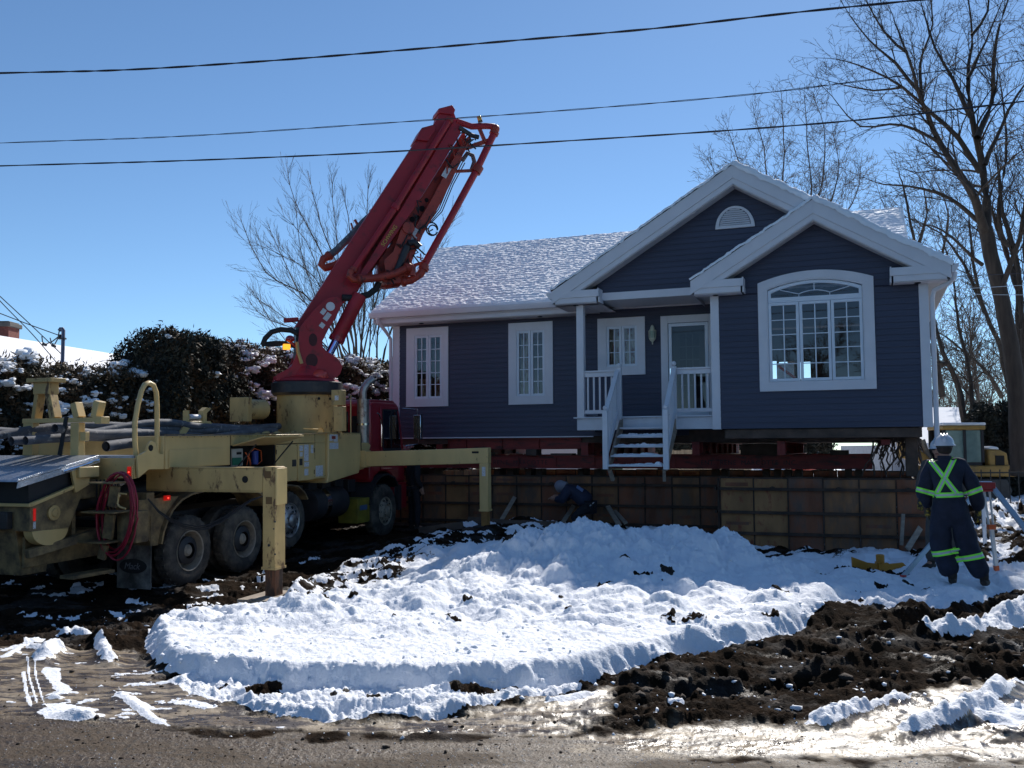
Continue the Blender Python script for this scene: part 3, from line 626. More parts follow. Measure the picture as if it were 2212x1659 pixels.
def window(x0, x1, z0, z1, a0, a1, c0, c1, nz, y=0, cur=True):
    win = obj('window', casing_rect(x0, x1, z0, z1, a0, a1, c0, c1, y - .018), 'trim', HOUSE, bevel=.004)
    jm = MB(); jm.box(a0, a0 + .02, y - .045, y + .1, c0, c1).box(a1 - .02, a1, y - .045, y + .1, c0, c1).box(a0 + .02, a1 - .02, y - .045, y + .1, c0, c0 + .02).box(a0 + .02, a1 - .02, y - .045, y + .1, c1 - .02, c1)
    jm.box(x0 - .004, x1 + .004, y - .052, y - .046, z0, z0 + .012)
    obj('frame', jm, 'trim', win); mid = (a0 + a1) / 2
    sash(win, a0 + .02, mid - .004, c0 + .02, c1 - .02, y - .005, 2, nz); sash(win, mid + .004, a1 - .02, c0 + .02, c1 - .02, y - .005, 2, nz)
    return win
wa = window(-4.31, -3.20, 2.69, 4.59, -4.11, -3.35, 2.86, 4.42, 5)
wb = window(-1.67, -.59, 2.69, 4.58, -1.49, -.77, 2.86, 4.41, 5)
wc = window(.465, 1.54, 3.29, 4.57, .65, 1.38, 3.46, 4.40, 3)
# curtains and blinds behind the panes
def drape(win, x0, x1, z0, z1, y, amp=.03, k=11, material='curtain'):
    n = 60; vs = []
    for i in range(n + 1):
        x = x0 + (x1 - x0) * i / n; yy = y + amp * math.sin(k * math.pi * i / n) + .01 * math.sin(i * 1.7); vs += [(x, yy, z0), (x, yy, z1)]
    obj('curtain', MB().add(vs, [(2 * i, 2 * i + 2, 2 * i + 3, 2 * i + 1) for i in range(n)]), material, win, flip=False)
drape(wa, -4.08, -3.74, 2.88, 3.38, .22); drape(wa, -3.71, -3.37, 2.88, 3.40, .24, k=9); drape(wc, .66, 1.37, 3.48, 4.4, .25, k=8); drape(wb, -1.48, -1.2, 2.88, 4.4, .3, k=6)
# large arched window
def arc(xa, xb, zs, zr, n=20):
    """points of the arch from xb to xa: spring height zs, crown zr"""
    hw = (xb - xa) / 2; rise = zr - zs; R = (hw * hw + rise * rise) / (2 * rise); cx = (xa + xb) / 2; cz = zr - R; t = math.asin(hw / R)
    return [(cx + R * math.sin(t - 2 * t * i / n), cz + R * math.cos(t - 2 * t * i / n)) for i in range(n + 1)]
def ring(outer, innerp, y0, y1):
    n = len(outer); m = MB(); vs = []
    for (a, c), (e, g) in zip(outer, innerp): vs += [(a, y0, c), (e, y0, g), (a, y1, c), (e, y1, g)]
    fs = []
    for i in range(n):
        j = (i + 1) % n; o = 4 * i; p = 4 * j; fs += [(o, p, p + 1, o + 1), (o + 2, o + 3, p + 3, p + 2), (o, o + 2, p + 2, p), (o + 1, p + 1, p + 3, o + 3)]
    return m.add(vs, fs)
Y = -1.35
outer = [(4.10, 2.765), (6.225, 2.765)] + arc(4.10, 6.225, 4.895, 5.09); inn = [(4.26, 2.925), (6.045, 2.925)] + arc(4.26, 6.045, 4.77, 4.935)
big = obj('bay_window', ring(outer, inn, Y - .055, Y - .018), 'trim', HOUSE, bevel=.004)
inn2 = [(4.285, 2.95), (6.02, 2.95)] + arc(4.285, 6.02, 4.755, 4.91)
obj('frame', ring(inn, inn2, Y - .045, Y + .1), 'trim', big)
obj('transom', MB().box(4.29, 6.015, Y - .02, Y + .05, 4.50, 4.535), 'sash', big)
ao = [(4.29, 4.535), (6.015, 4.535)] + arc(4.29, 6.015, 4.74, 4.905); ai = [(4.345, 4.595), (5.96, 4.595)] + arc(4.345, 5.96, 4.69, 4.845)
obj('arched_sash', ring(ao, ai, Y - .015, Y + .04), 'sash', big, bevel=.004)
obj('pane', MB().add([(x, Y + .012, z) for x, z in ai], [tuple(range(len(ai)))]), 'glass', big, smooth=False)
g = MB(); a2 = arc(4.87, 5.44, 4.65, 4.71, 8)
g.tube([(x, Y + .003, z) for x, z in a2], .009, 4).tube([(5.155, Y + .002, 4.71), (5.155, Y + .002, 4.845)], .009, 4)
for sx, ex in ((4.87, 4.52), (5.44, 5.80)): g.tube([(sx, Y + .002, 4.60), (sx, Y + .002, 4.65), (ex, Y + .002, 4.745)], .009, 4)
obj('muntin', g, 'sash', big)
for x0, x1 in ((4.29, 4.862), (4.87, 5.442), (5.45, 6.015)): sash(big, x0, x1, 2.955, 4.495, Y - .005, 2, 5)
sg = obj('sale_sign', MB().box(4.42, 4.74, Y + .10, Y + .104, 2.99, 3.32), 'white', big)
obj('red_slash', MB().bar((4.44, Y + .096, 3.27), (4.76, Y + .096, 3.02), .004, .05, (0, 0, 1)), 'orange' if False else 'tripodred', big)
# ---- door
Y = 0
dc = MB(); dc.box(1.89, 2.045, -.05, -.018, 2.33, 4.55).box(2.92, 3.08, -.05, -.018, 2.33, 4.55).box(2.045, 2.92, -.05, -.018, 4.39, 4.55)
door = obj('door', dc, 'trim', HOUSE, bevel=.004)
s = MB(); s.box(2.055, 2.125, -.03, .03, 2.36, 4.38).box(2.84, 2.91, -.03, .03, 2.36, 4.38).box(2.125, 2.84, -.03, .03, 4.31, 4.38).box(2.125, 2.84, -.03, .03, 2.36, 2.52)
obj('storm_door', s, 'sash', door, bevel=.004)
obj('pane', MB().add([(2.125, 0, 2.52), (2.84, 0, 2.52), (2.84, 0, 4.31), (2.125, 0, 4.31)], [(0, 1, 2, 3)]), 'doorglass', door, smooth=False)
obj('inner_door', wall_with_holes(2.08, 2.89, .06, .1, 2.36, 4.36, [(2.28, 2.70, 2.75, 4.15)]), mat('inner_door_brown', (.09, .07, .055), .6), door)
obj('muntin', grille(2.28, 2.70, 2.75, 4.15, .075, 3, 5), mat('grey_muntin', (.2, .2, .2), .6), door)
obj('handle', MB().box(2.085, 2.105, -.07, -.03, 3.25, 3.40), 'chrome', door)
# ---- porch
porch = obj('porch', MB().box(.34, 3.17, -1.27, -1.235, 2.055, 2.30).box(.34, .375, -1.235, 0, 2.055, 2.30), 'trimdirt', HOUSE, bevel=.004)
obj('deck', MB().box(.28, 3.165, -1.33, -.01, 2.302, 2.33), 'trimdirt', porch, bevel=.003)
obj('post', MB().box(.35, .505, -1.30, -1.145, 2.331, 4.71), 'trim', porch, bevel=.006)
def railing(x0, x1, xs):
    r = MB(); r.box(x0, x1, -1.29, -1.20, 3.265, 3.30).box(x0, x1, -1.262, -1.228, 3.17, 3.262).box(x0, x1, -1.262, -1.228, 2.40, 2.475); objs('rail', r, 'trim', porch, bevel=.003)
    for x in xs: obj('baluster', MB().box(x - .018, x + .018, -1.225, -1.19, 2.40, 3.262), 'trim', porch)
railing(.507, 1.225, [.57 + .128 * i for i in range(5)]); railing(2.455, 3.166, [2.555 + .128 * i for i in range(5)])
side = MB(); side.box(.41, .45, -1.14, -.02, 3.265, 3.30).box(.41, .45, -1.14, -.02, 2.40, 2.47); objs('rail', side, 'trim', porch)
for x0, x1 in ((1.225, 1.32), (2.36, 2.455)):
    nb = MB(); nb.box(x0, x1, -1.37, -1.275, 2.06, 3.33).ball(((x0 + x1) / 2, -1.32, 3.385), .05, 12, 8); obj('newel_post', nb, 'trimdirt', porch, bevel=.004)
# stairs
st = MB(); YF = -2.5
for x in (1.29, 2.405): st.prism([(-2.47, 1.30), (-2.33, 1.24), (-1.28, 2.02), (-1.28, 2.28), (-1.40, 2.26)], x, x + .04, lambda a, y, z: (y, a, z))
stairs = empty('porch_stairs'); stairs.parent = HOUSE; objs('stringer', st, 'wood', stairs)
for y, z in ((-1.46, 2.10), (-1.70, 1.92), (-1.95, 1.725), (-2.20, 1.54), (-2.46, 1.36)):
    obj('tread', MB().box(1.335, 2.40, y - .13, y + .13, z - .036, z), 'trimdirt', stairs, bevel=.005)
    if z < 2.0:
        rs = random.Random(int(z * 100)); nx, ny = 56, 10; vs = []; 
        for j in range(ny + 1):
            for i in range(nx + 1):
                x = 1.345 + 1.045 * i / nx; yy = y - .125 + .25 * j / ny
                e = min(1, i / 3, (nx - i) / 3, j / 2, (ny - j) / 2); nn = vnoise(np.array([x * 14.]), np.array([yy * 14 + z * 50]), 5)[0]; n5 = vnoise(np.array([x * 3.]), np.array([z * 50 + yy * 3]), 8)[0]
                vs.append((x, yy, z - .004 + max(0, e) * max(0, (.012 + .05 * nn * n5 * 1.6 - .014 + .01 * rs.random()))))
        o = npobj('snow', np.array(vs), np.array([(j * (nx + 1) + i, j * (nx + 1) + i + 1, (j + 1) * (nx + 1) + i + 1, (j + 1) * (nx + 1) + i) for j in range(ny) for i in range(nx)]), 'snow', stairs, smooth=True)
for x0, x1 in ((1.245, 1.345), (2.42, 2.52)):
    nb = MB(); nb.box(x0, x1, -2.60, -2.50, 1.27, 2.40).ball(((x0 + x1) / 2, -2.55, 2.455), .05, 12, 8); obj('newel_post', nb, 'trimdirt', stairs, bevel=.004)
    xm = (x0 + x1) / 2
    hr = MB(); hr.bar((xm - .01, -2.5, 2.36), (xm - .05, -1.372, 3.27), .09, .045, (0, 0, 1)).bar((xm - .01, -2.5, 1.50), (xm - .05, -1.372, 2.40), .045, .08, (0, 0, 1)); objs('handrail', hr, 'trimdirt', stairs)
    for k in range(9):
        t = (k + .5) / 9; y = -2.5 + 1.13 * t; xx = xm - .01 - .04 * t; z = 1.50 + .9 * t
        obj('baluster', MB().box(xx - .045, xx - .012, y - .018, y + .018, z - .06, z + .86), 'trimdirt', stairs)
objs('stair_leg', MB().bar((1.33, -2.42, 1.27), (1.37, -2.3, 1.05), .06, .06).bar((2.40, -2.42, 1.27), (2.38, -2.3, 1.05), .06, .06), 'wood', stairs)
# ---- soffits, fascia, gutters
b = MB(); b.box(-4.96, .05, -.50, -.47, 4.77, 4.88).box(-4.96, .1, -.468, -.44, 4.68, 4.772)
b.prism([(-4.96, 4.69), (-4.96, 4.98), (-4.93, 4.98), (-4.93, 4.69)], -.5, .05)
obj('fascia', b, 'trim', HOUSE, bevel=.003)
obj('soffit', MB().box(-4.93, .2, -.438, -.0, 4.665, 4.685), 'soffit', HOUSE)
g = MB(); g.prism([(-.505, 4.80), (-.505, 4.92), (-.63, 4.925), (-.635, 4.88), (-.60, 4.80)], -5.02, -.06, lambda a, y, z: (y, a, z)); obj('gutter', g, 'trim', HOUSE, bevel=.004)
d = MB(); d.tube([(-4.80, -.57, 4.81), (-4.80, -.56, 4.72), (-4.74, -.30, 4.52), (-4.725, -.06, 4.36), (-4.725, -.03, 2.0)], .042, 8); obj('downpipe', d, 'trim', HOUSE)
def gable(cx, half, zp, ze, yf, yw, clipL=None, clipR=None, ret=('L', 'R'), name='gable_trim'):
    """raking fascia in two steps, soffit strip, boxed returns"""
    k = (zp - ze) / half; a = MB(); c = MB(); so_ = MB()
    def band(mb, up, dn, y0, y1, xl, xr):
        P = []
        for x in (xl, cx, xr): P.append((x, zp - abs(x - cx) * k - up))
        Q = [(x, z - (dn - up)) for x, z in P]
        mb.prism([P[0], P[1], Q[1], Q[0]], y0, y1).prism([P[1], P[2], Q[2], Q[1]], y0, y1)
    xl, xr = clipL if clipL is not None else cx - half, clipR if clipR is not None else cx + half
    band(a, 0, .27, yf, yf + .03, xl, xr); band(c, .27, .39, yf + .02, yf + .05, xl + (.33 if clipL is None else 0), xr - (.33 if clipR is None else 0)); band(so_, .375, .41, yf + .05, yw - .02, xl + (.4 if clipL is None else 0), xr - (.4 if clipR is None else 0))
    t = obj(name, a, 'trim', HOUSE, bevel=.003); obj('lower_board', c, 'trim', t, bevel=.003); obj('soffit', so_, 'soffit', t)
    for sd in ret:
        s = -1 if sd == 'L' else 1; x0 = cx + s * (half - .02); x1 = cx + s * (half - 1.0)
        lo, hi = min(x0, x1), max(x0, x1)
        q = MB(); q.box(lo, hi, yf + .002, yf + .03, 4.825, 4.975).box(lo + (.05 if s < 0 else .03), hi - (.03 if s < 0 else .05), yf + .022, yf + .05, 4.715, 4.824)
        xi = x1; q.box(min(xi, xi - s * .025), max(xi, xi - s * .025), yf + .002, yw + .02, 4.825, 5.0).box(min(xi - s * .03, xi), max(xi - s * .03, xi) - .005 * 0, yf + .055, yw + .02, 4.71, 4.822)
        xo = x0; q.box(min(xo, xo + s * .02), max(xo, xo + s * .02), yf + .004, .2, 4.72, 4.98)
        q.box(lo + .03, hi - .03, yf + .051, yw - .01, 4.70, 4.714)
        obj('return_box', q, 'trim', t, bevel=.003)
        obj('return_top', MB().box(lo + .03, hi - .03, yf + .031, yw - .01, 4.955, 4.965), 'shingle', t)
    return t
gable(3.685, 3.80, 7.29, 4.98, -1.55, -1.2, clipR=5.02, ret=('L',))
gable(5.185, 2.35, 6.40, 4.98, -1.70, -1.35)
obj('porch_beam', MB().box(.86, 2.84, -1.245, -1.21, 4.775, 4.935), 'trim', HOUSE, bevel=.004)
objs('porch_ceiling', MB().box(-.05, 3.3, -1.205, -.02, 4.79, 4.815).box(-.05, .52, -1.20, -.02, 4.695, 4.72), 'soffit', HOUSE)
obj('wall_molding', MB().box(.50, 3.16, -.04, -.018, 4.79 - .03, 4.789), 'trim', HOUSE)
sl_ = MB()
for x, y, z in ((.36, -1.35, 4.70), (3.30, -1.52, 4.70), (6.98, -1.52, 4.70), (-3.78, -.3, 4.664), (-.8, -.3, 4.664)): sl_.lathe([(.0, 0), (.055, 0), (.06, .012), (.04, .02)], (x, y, z), (0, 0, -1), 14)
objs('soffit_light', sl_, 'blacksteel', HOUSE)
obj('soffit_light', MB().lathe([(.0, 0), (.055, 0), (.06, .012)], (3.68, -1.40, 6.90), (0, -.3, -1), 14), 'blacksteel', HOUSE)
# right gutter end and downpipe
g = MB(); g.prism([(7.545, 4.98), (7.67, 4.985), (7.66, 4.93), (7.60, 4.84), (7.545, 4.82)], -1.68, 6.5); obj('gutter', g, 'trim', HOUSE, bevel=.004)
d = MB(); d.tube([(7.60, -1.60, 4.85), (7.59, -1.58, 4.74), (7.50, -1.5, 4.66), (7.26, -1.36, 4.56), (7.225, -1.34, 4.42), (7.225, -1.34, 1.30)], .045, 8); obj('downpipe', d, 'trim', HOUSE)
obj('gutter', MB().prism([(-.11, 4.83), (-.11, 4.965), (-.24, 4.97), (-.235, 4.92), (-.18, 4.83)], -1.53, -.45), 'trim', HOUSE, bevel=.004)
objs('soffit', MB().add([(7.06, -1.36, 4.705), (7.54, -1.36, 4.705), (7.54, 6.3, 4.705), (7.06, 6.3, 4.705)], [(0, 1, 2, 3)]).add([(-.1, -1.36, 4.70), (.9, -1.36, 4.70), (.9, 0, 4.70), (-.1, -.4, 4.70)], [(0, 1, 2, 3)]), 'soffit', HOUSE)
# gable vent
v = MB(); vr = [(3.28 + .39 - .39 * math.cos(math.pi * i / 20), 6.08 + .45 * math.sin(math.pi * i / 20)) for i in range(21)]; vi = [(3.67 - .31 * math.cos(math.pi * i / 20), 6.14 + .345 * math.sin(math.pi * i / 20)) for i in range(21)]
vent = obj('gable_vent', ring(vr[::-1], vi[::-1], -1.25, -1.215), 'trim', HOUSE, bevel=.004)
lv = MB()
for i in range(8):
    z = 6.15 + i * .042; hw = .30 * math.sqrt(max(0, 1 - ((z + .02 - 6.14) / .345) ** 2))
    lv.add([(3.67 - hw, -1.245, z), (3.67 + hw, -1.245, z), (3.67 + hw, -1.222, z + .036), (3.67 - hw, -1.222, z + .036), (3.67 - hw, -1.22, z), (3.67 + hw, -1.22, z)], [(0, 1, 2, 3), (0, 4, 5, 1)])
obj('louvre', lv, 'trim', vent, smooth=False, flip=False)
# porch lantern
ln = MB(); ln.lathe([(.0, 0), (.012, .0), (.02, .06), (.055, .09), (.075, .13), (.075, .14)], (1.725, -.13, 3.93), (0, 0, 1), 8).lathe([(.08, .29), (.085, .30), (.05, .34), (.045, .38), (.02, .42), (.0, .43)], (1.725, -.13, 3.93), (0, 0, 1), 8)
for k in range(6):
    th = k * math.pi / 3; ln.tube([(1.725 + .072 * math.cos(th), -.13 + .072 * math.sin(th), 4.06), (1.725 + .082 * math.cos(th), -.13 + .082 * math.sin(th), 4.23)], .006, 4)
ln.tube([(1.725, -.03, 4.16), (1.725, -.08, 4.10), (1.725, -.1, 4.06)], .012, 6)
lamp = obj('porch_lantern', ln, mat('cream_lantern', (.55, .55, .42), .5), HOUSE)
obj('lantern_glass', MB().lathe([(.06, 0), (.07, .16)], (1.725, -.13, 4.07), (0, 0, 1), 8), mat('lantern_glass_green', (.30, .38, .28), .3), lamp)
# house number: small pale plaque marks on the door casing
text('house_number', '4', .11, tm(1.925, -.053, 4.10), mat('number_beige', (.52, .48, .38), .5) and 'trimdirt', door, .003)
# ---- roofs
def roof_grid(name, P00, P10, P11, P01, nu, nv, nrm, amp, seed, material, th=.05, row=0.0):
    """quad surface P(u,v) with noise along nrm, plus skirts"""
    P00, P10, P11, P01, nrm = [np.array(p, float) for p in (P00, P10, P11, P01, nrm)]
    u, v = np.meshgrid(np.linspace(0, 1, nu), np.linspace(0, 1, nv), indexing='ij')
    P = (P00[None, None] * ((1 - u) * (1 - v))[..., None] + P10 * (u * (1 - v))[..., None] + P11 * (u * v)[..., None] + P01 * ((1 - u) * v)[..., None])
    lu = np.linalg.norm(P10 - P00); lv_ = np.linalg.norm(P01 - P00); a, c = u * lu, v * lv_
    n = (fbm(a * 11, c * 17, 2, seed, .5) - .5) * amp * 1.5 + (fbm(a * 1.3, c * 1.3, 2, seed + 3) - .5) * amp * .8
    if row: n = n + (np.abs(((c / row) % 1) - .5) - .25) * amp * .9 * fbm(a * 2, c * 2, 2, seed + 5) * 2
    e = np.minimum(np.minimum(a, lu - a), np.minimum(c, lv_ - c)); dn = np.clip(1 - e / .05, 0, 1) ** 2
    P = P + nrm * (n + th - dn * th * .7)[..., None]
    V = P.reshape(-1, 3); idx = np.arange(nu * nv).reshape(nu, nv)
    F = np.stack([idx[:-1, :-1], idx[1:, :-1], idx[1:, 1:], idx[:-1, 1:]], -1).reshape(-1, 4)
    bd = np.concatenate([idx[:, 0], idx[-1, 1:], idx[-2::-1, -1], idx[0, -2:0:-1]]); k = len(V)
    V = np.concatenate([V, V[bd] - nrm * (th * .9 + .02)]); sk = np.stack([bd, k + np.arange(len(bd)), k + np.roll(np.arange(len(bd)), -1), np.roll(bd, -1)], -1)
    return npobj(name, V, np.concatenate([F, sk]), material, HOUSE if not isinstance(name, tuple) else None, smooth=True)
nx_ = np.array([0, -SL, 1]) / math.hypot(SL, 1)
b = MB(); b.add([(-5.0, -.5, 4.95), (6.97, -.5, 4.95), (6.99, RW, RZ - .03), (-5.10, RW, RZ - .03), (-5.0, 7.5, 4.95), (6.97, 7.5, 4.95), (-5.0, -.5, 4.88), (6.97, -.5, 4.88), (-5, 7.5, 4.88), (6.97, 7.5, 4.88)], [(0, 1, 2, 3), (3, 2, 5, 4), (0, 6, 7, 1), (4, 5, 9, 8), (0, 3, 4, 8, 6), (1, 7, 9, 5, 2)])
roof = obj('roof', b, 'shingle', HOUSE, smooth=False)
s1 = roof_grid('roof_snow', (-5.02, -.53, 4.94), (6.99, -.53, 4.94), (6.99, RW, RZ - .03), (-5.11, RW, RZ - .03), 900, 300, nx_, .022, 2, 'roofsnow', .055, .16)
s2 = roof_grid('roof_snow', (6.99, 7.53, 4.94), (-5.02, 7.53, 4.94), (-5.11, RW, RZ - .03), (6.99, RW, RZ - .03), 80, 30, nx_ * np.array([1, -1, 1]), .03, 4, 'roofsnow', .055)
def slope(cx, x1, zp, x1z, y0, y1, seed, amp=.03):
    sgn = 1 if x1 > cx else -1; k = (zp - x1z) / abs(x1 - cx); nrm = np.array([sgn * k, 0, 1]) / math.hypot(k, 1)
    mb = MB(); mb.prism([(cx, zp + .0), (x1, x1z + .0), (x1, x1z + .03), (cx, zp + .03)], y0 + .01, y1); obj('roof_edge', mb, 'shingle', HOUSE)
    a = (cx, y0, zp + .03); bb = (x1, y0, x1z + .03); c = (x1, y1, x1z + .03); d_ = (cx, y1, zp + .03)
    if sgn > 0: roof_grid('roof_snow', a, bb, c, d_, 150, max(8, int((y1 - y0) * 22)), nrm, amp * 1.3, seed, 'roofsnow', .065)
    else: roof_grid('roof_snow', bb, a, d_, c, 150, max(8, int((y1 - y0) * 22)), nrm, amp, seed, 'roofsnow', .025)
slope(3.685, -.13, 7.30, 4.99, -1.57, 3.1, 21); slope(3.685, 7.58, 7.30, 4.94, -1.57, 3.1, 22); slope(5.185, 2.82, 6.41, 4.98, -1.72, -1.19, 23); slope(5.185, 7.58, 6.412, 4.962, -1.72, -1.571, 24)
for ch in HOUSE.children:
    if ch.name.startswith('roof_snow') or ch.name.startswith('roof_edge'): pass

# ================================================================== CONCRETE PUMP TRUCK (local x forward, y to its far side, z up)
TRUCK = empty('concrete_pump_truck', TF)
tag(TRUCK, 'cream yellow concrete pump truck with red cab and folded red boom on outriggers', 'truck')
def cA(x, y): return .28594 * x, 813.2 + .28594 * y
def cB(x, y): return 271.1 + .28594 * x, 813.2 + .28594 * y
def c2(x, y): return 542.2 + .30633 * x, 677.7 + .30633 * y
def side(y, c, *p): return [(q[0], q[2]) for q in (TF.on(1, y, *c(*a)) for a in p)]
def back(x, c, *p): return [(q[1], q[2]) for q in (TF.on(0, x, *c(*a)) for a in p)]
def yz(x0, x1): return lambda a, y, z: (x0 if y == 0 else x1, a, z)
T = TRUCK
obj('chassis', MB().box(-.9, 7.3, .78, 1.62, .78, 1.05), 'blacksteel', T, bevel=.01)
fa = MB()
for x in (.05, 1.38, 6.37): fa.tube([(x, .3, .52), (x, 2.1, .52)], .09, 10)
fa.tube([(2.71, .3, .75), (2.71, 2.1, .75)], .08, 10); objs('axle', fa, 'blacksteel', T)
# upper body and boxes
body = MB().box(-.58, 3.53, .0, .55, 1.80, 2.255).box(-.58, 3.53, 1.85, 2.40, 1.80, 2.255)
obj('side_body', MB().box(-.58, .98, .0, .55, 1.775, 2.255).add([], []), 'yellow', T, bevel=.012)
obj('side_body', MB().box(-.58, 5.1, 1.85, 2.40, 1.60, 2.255), 'yellow', T, bevel=.012)
obj('top_rail', MB().box(.982, 3.53, .0, .55, 2.09, 2.255), 'yellow', T, bevel=.008)
obj('panel', MB().box(-.47, .78, -.012, -.001, 1.79, 2.055), 'yellow', T, bevel=.006)
obj('corner_post', MB().box(-.56, -.49, -.016, -.001, 1.775, 2.25), 'yellow', T, bevel=.006)
# open compartment
cp = MB().box(.985, 2.22, .40, .55, 1.70, 2.088).box(.985, 2.22, .0, .40, 1.66, 1.70).box(2.2, 2.24, .0, .40, 1.70, 2.088).box(.985, 1.0, .0, .4, 1.70, 2.088)
comp = obj('compartment', cp, 'dark', T)
obj('control_unit', MB().box(1.30, 1.60, .20, .38, 1.74, 2.03), mat('grey_enclosure', (.42, .44, .42), .5), comp, bevel=.01)
obj('green_panel', MB().box(1.30, 1.54, .185, .199, 1.76, 1.88), mat('green_panel_paint', (.02, .16, .10), .5), comp)
obj('display', MB().box(1.42, 1.54, .188, .199, 1.93, 1.97), 'dark', comp)
obj('blue_filter', MB().tube([(1.93, .2, 1.75), (1.93, .2, 1.98)], .06, 12), 'bluebin', comp)
wr = MB(); wr.tube([(1.70, .2, 1.74), (1.72, .16, 1.95), (1.85, .15, 2.02), (2.05, .16, 1.98), (2.10, .18, 1.80), (2.0, .2, 1.74)], .008, 5); wr.tube([(1.66, .2, 1.96), (1.74, .17, 1.85), (1.78, .18, 1.74)], .012, 5)
objs('orange_wire', wr, 'orange', comp)
p = [side(-.5, cB, (1020, 452))[0], side(-.5, cB, (1185, 457))[0]]
fl = MB().prism([(0.0, 2.09), (-.02, 2.075), (-.60, p[0][1] - .02), (-.60, p[0][1])], 1.02, 2.2, lambda a, y, z: (y, a, z)); obj('lifted_flap', fl, 'yellow', T, bevel=.004)
st_ = MB(); st_.tube([(1.12, -.02, 1.72), (1.18, -.35, 2.10)], .012, 6).tube([(2.16, -.02, 1.74), (2.14, -.42, 2.14)], .012, 6); objs('gas_strut', st_, 'blacksteel', T)
# side doors
obj('side_door', MB().box(2.25, 2.905, -.014, .5, 1.42, 2.075), 'yellow', T, bevel=.01)
obj('side_door', MB().box(2.93, 3.46, -.02, .5, 1.41, 2.08), 'yellow', T, bevel=.01)
obj('front_column', MB().box(3.475, 3.90, .0, .5, 1.42, 2.085), 'yellow', T, bevel=.008)
obj('front_column_top', MB().box(3.535, 3.90, .0, .5, 2.088, 2.262), 'yellow', T, bevel=.008)
fb = MB().prism([(3.91, 2.27), (5.18, 2.26), (5.18, 1.72), (5.1, 1.45), (3.85, 1.32), (3.91, 1.45)], -.06, .6); obj('front_box', fb, 'yellow', T, bevel=.02)
obj('front_fin', MB().prism([(5.19, 1.50), (5.42, 1.52), (5.55, 1.75), (5.70, 2.0), (5.60, 2.06), (5.19, 2.06)], .0, .5), 'yellow', T, bevel=.01)
obj('latch', MB().box(2.74, 2.86, -.024, -.014, 1.68, 1.80), 'blacksteel', T)
obj('latch', MB().box(2.97, 3.06, -.03, -.02, 1.69, 1.81), 'blacksteel', T)
for i, (x0, x1, z0, z1) in enumerate(((2.97, 3.08, 1.95, 2.05), (2.98, 3.07, 1.85, 1.93), (3.12, 3.27, 1.76, 2.06), (3.35, 3.43, 1.90, 2.05), (3.13, 3.28, 1.66, 1.74), (3.13, 3.26, 1.50, 1.62))):
    obj('sticker', MB().box(x0, x1, -.024, -.0202, z0, z1), 'white', T)
for x0, x1, z0, z1 in ((3.95, 4.08, 2.12, 2.24), (4.10, 4.25, 2.10, 2.24), (3.95, 4.27, 1.96, 2.08)): obj('sticker', MB().box(x0, x1, -.065, -.0605, z0, z1), 'white', T)
obj('sticker', MB().box(3.55, 3.80, -.005, -.0005, 1.46, 1.66), 'white', T)
obj('sticker', MB().box(4.02, 4.16, -.07, -.0655, 2.15, 2.21), 'redorange', T)
# decks
obj('deck_plate', MB().box(-1.12, -.585, .05, 2.35, 1.955, 1.985), 'alu', T)
obj('centre_deck', MB().box(-.58, 4.1, .56, 1.84, 1.80, 1.84), 'alu', T)
rearp = obj('rear_panel', MB().box(-1.13, -1.08, .03, 2.38, 1.67, 1.95).box(-1.125, -1.085, .55, .98, 1.40, 1.67), 'yellow', T, bevel=.006)
pp = side(-.02, cA, (1030, 602), (1098, 566), (1118, 505), (1140, 485), (1168, 500), (1190, 580), (1230, 590), (1226, 700), (1118, 702), (1040, 768))
lug = obj('lifting_plate', MB().prism(pp, -.035, .0), 'yellow', T, bevel=.004)
hc = side(-.04, cA, (1140, 540))[0]; obj('lug_hole', MB().lathe([(0, 0), (.045, 0), (.045, .006)], (hc[0], -.036, hc[1]), (0, -1, 0), 14), 'dark', lug)
hp = side(.1, cA, (1028, 602), (1018, 480), (1018, 350), (1040, 220), (1068, 110), (1092, 62), (1125, 48), (1158, 65), (1180, 120), (1186, 220), (1186, 400), (1188, 585))
obj('hoop_rail', MB().tube([(a, .1, c) for a, c in hp], .036, 10), 'yellow', T)
def lamp(name, x, y, z, sy, sz, material='redlamp', lit=True):
    h = obj(name, MB().box(x - .02, x, y - sy, y + sy, z - sz, z + sz), 'yellow', T, bevel=.004)
    obj('lens', MB().box(x - .03, x - .021, y - sy * .62, y + sy * .62, z - sz * .75, z + sz * .75), material, h)
    if lit: obj('bulb', MB().ball((x - .033, y, z), .008, 8, 6), 'redlit', h)
a = back(-1.13, cA, (985, 722))[0]; lamp('marker_lamp', -1.13, a[0], a[1], .05, .10)
a = side(-.03, cB, (318, 918))[0]; ml = obj('side_marker', MB().box(a[0] - .05, a[0] + .05, -.04, 0, a[1] - .035, a[1] + .035), 'redlamp', T); obj('bulb', MB().ball((a[0], -.045, a[1]), .008, 8, 6), 'redlit', ml)
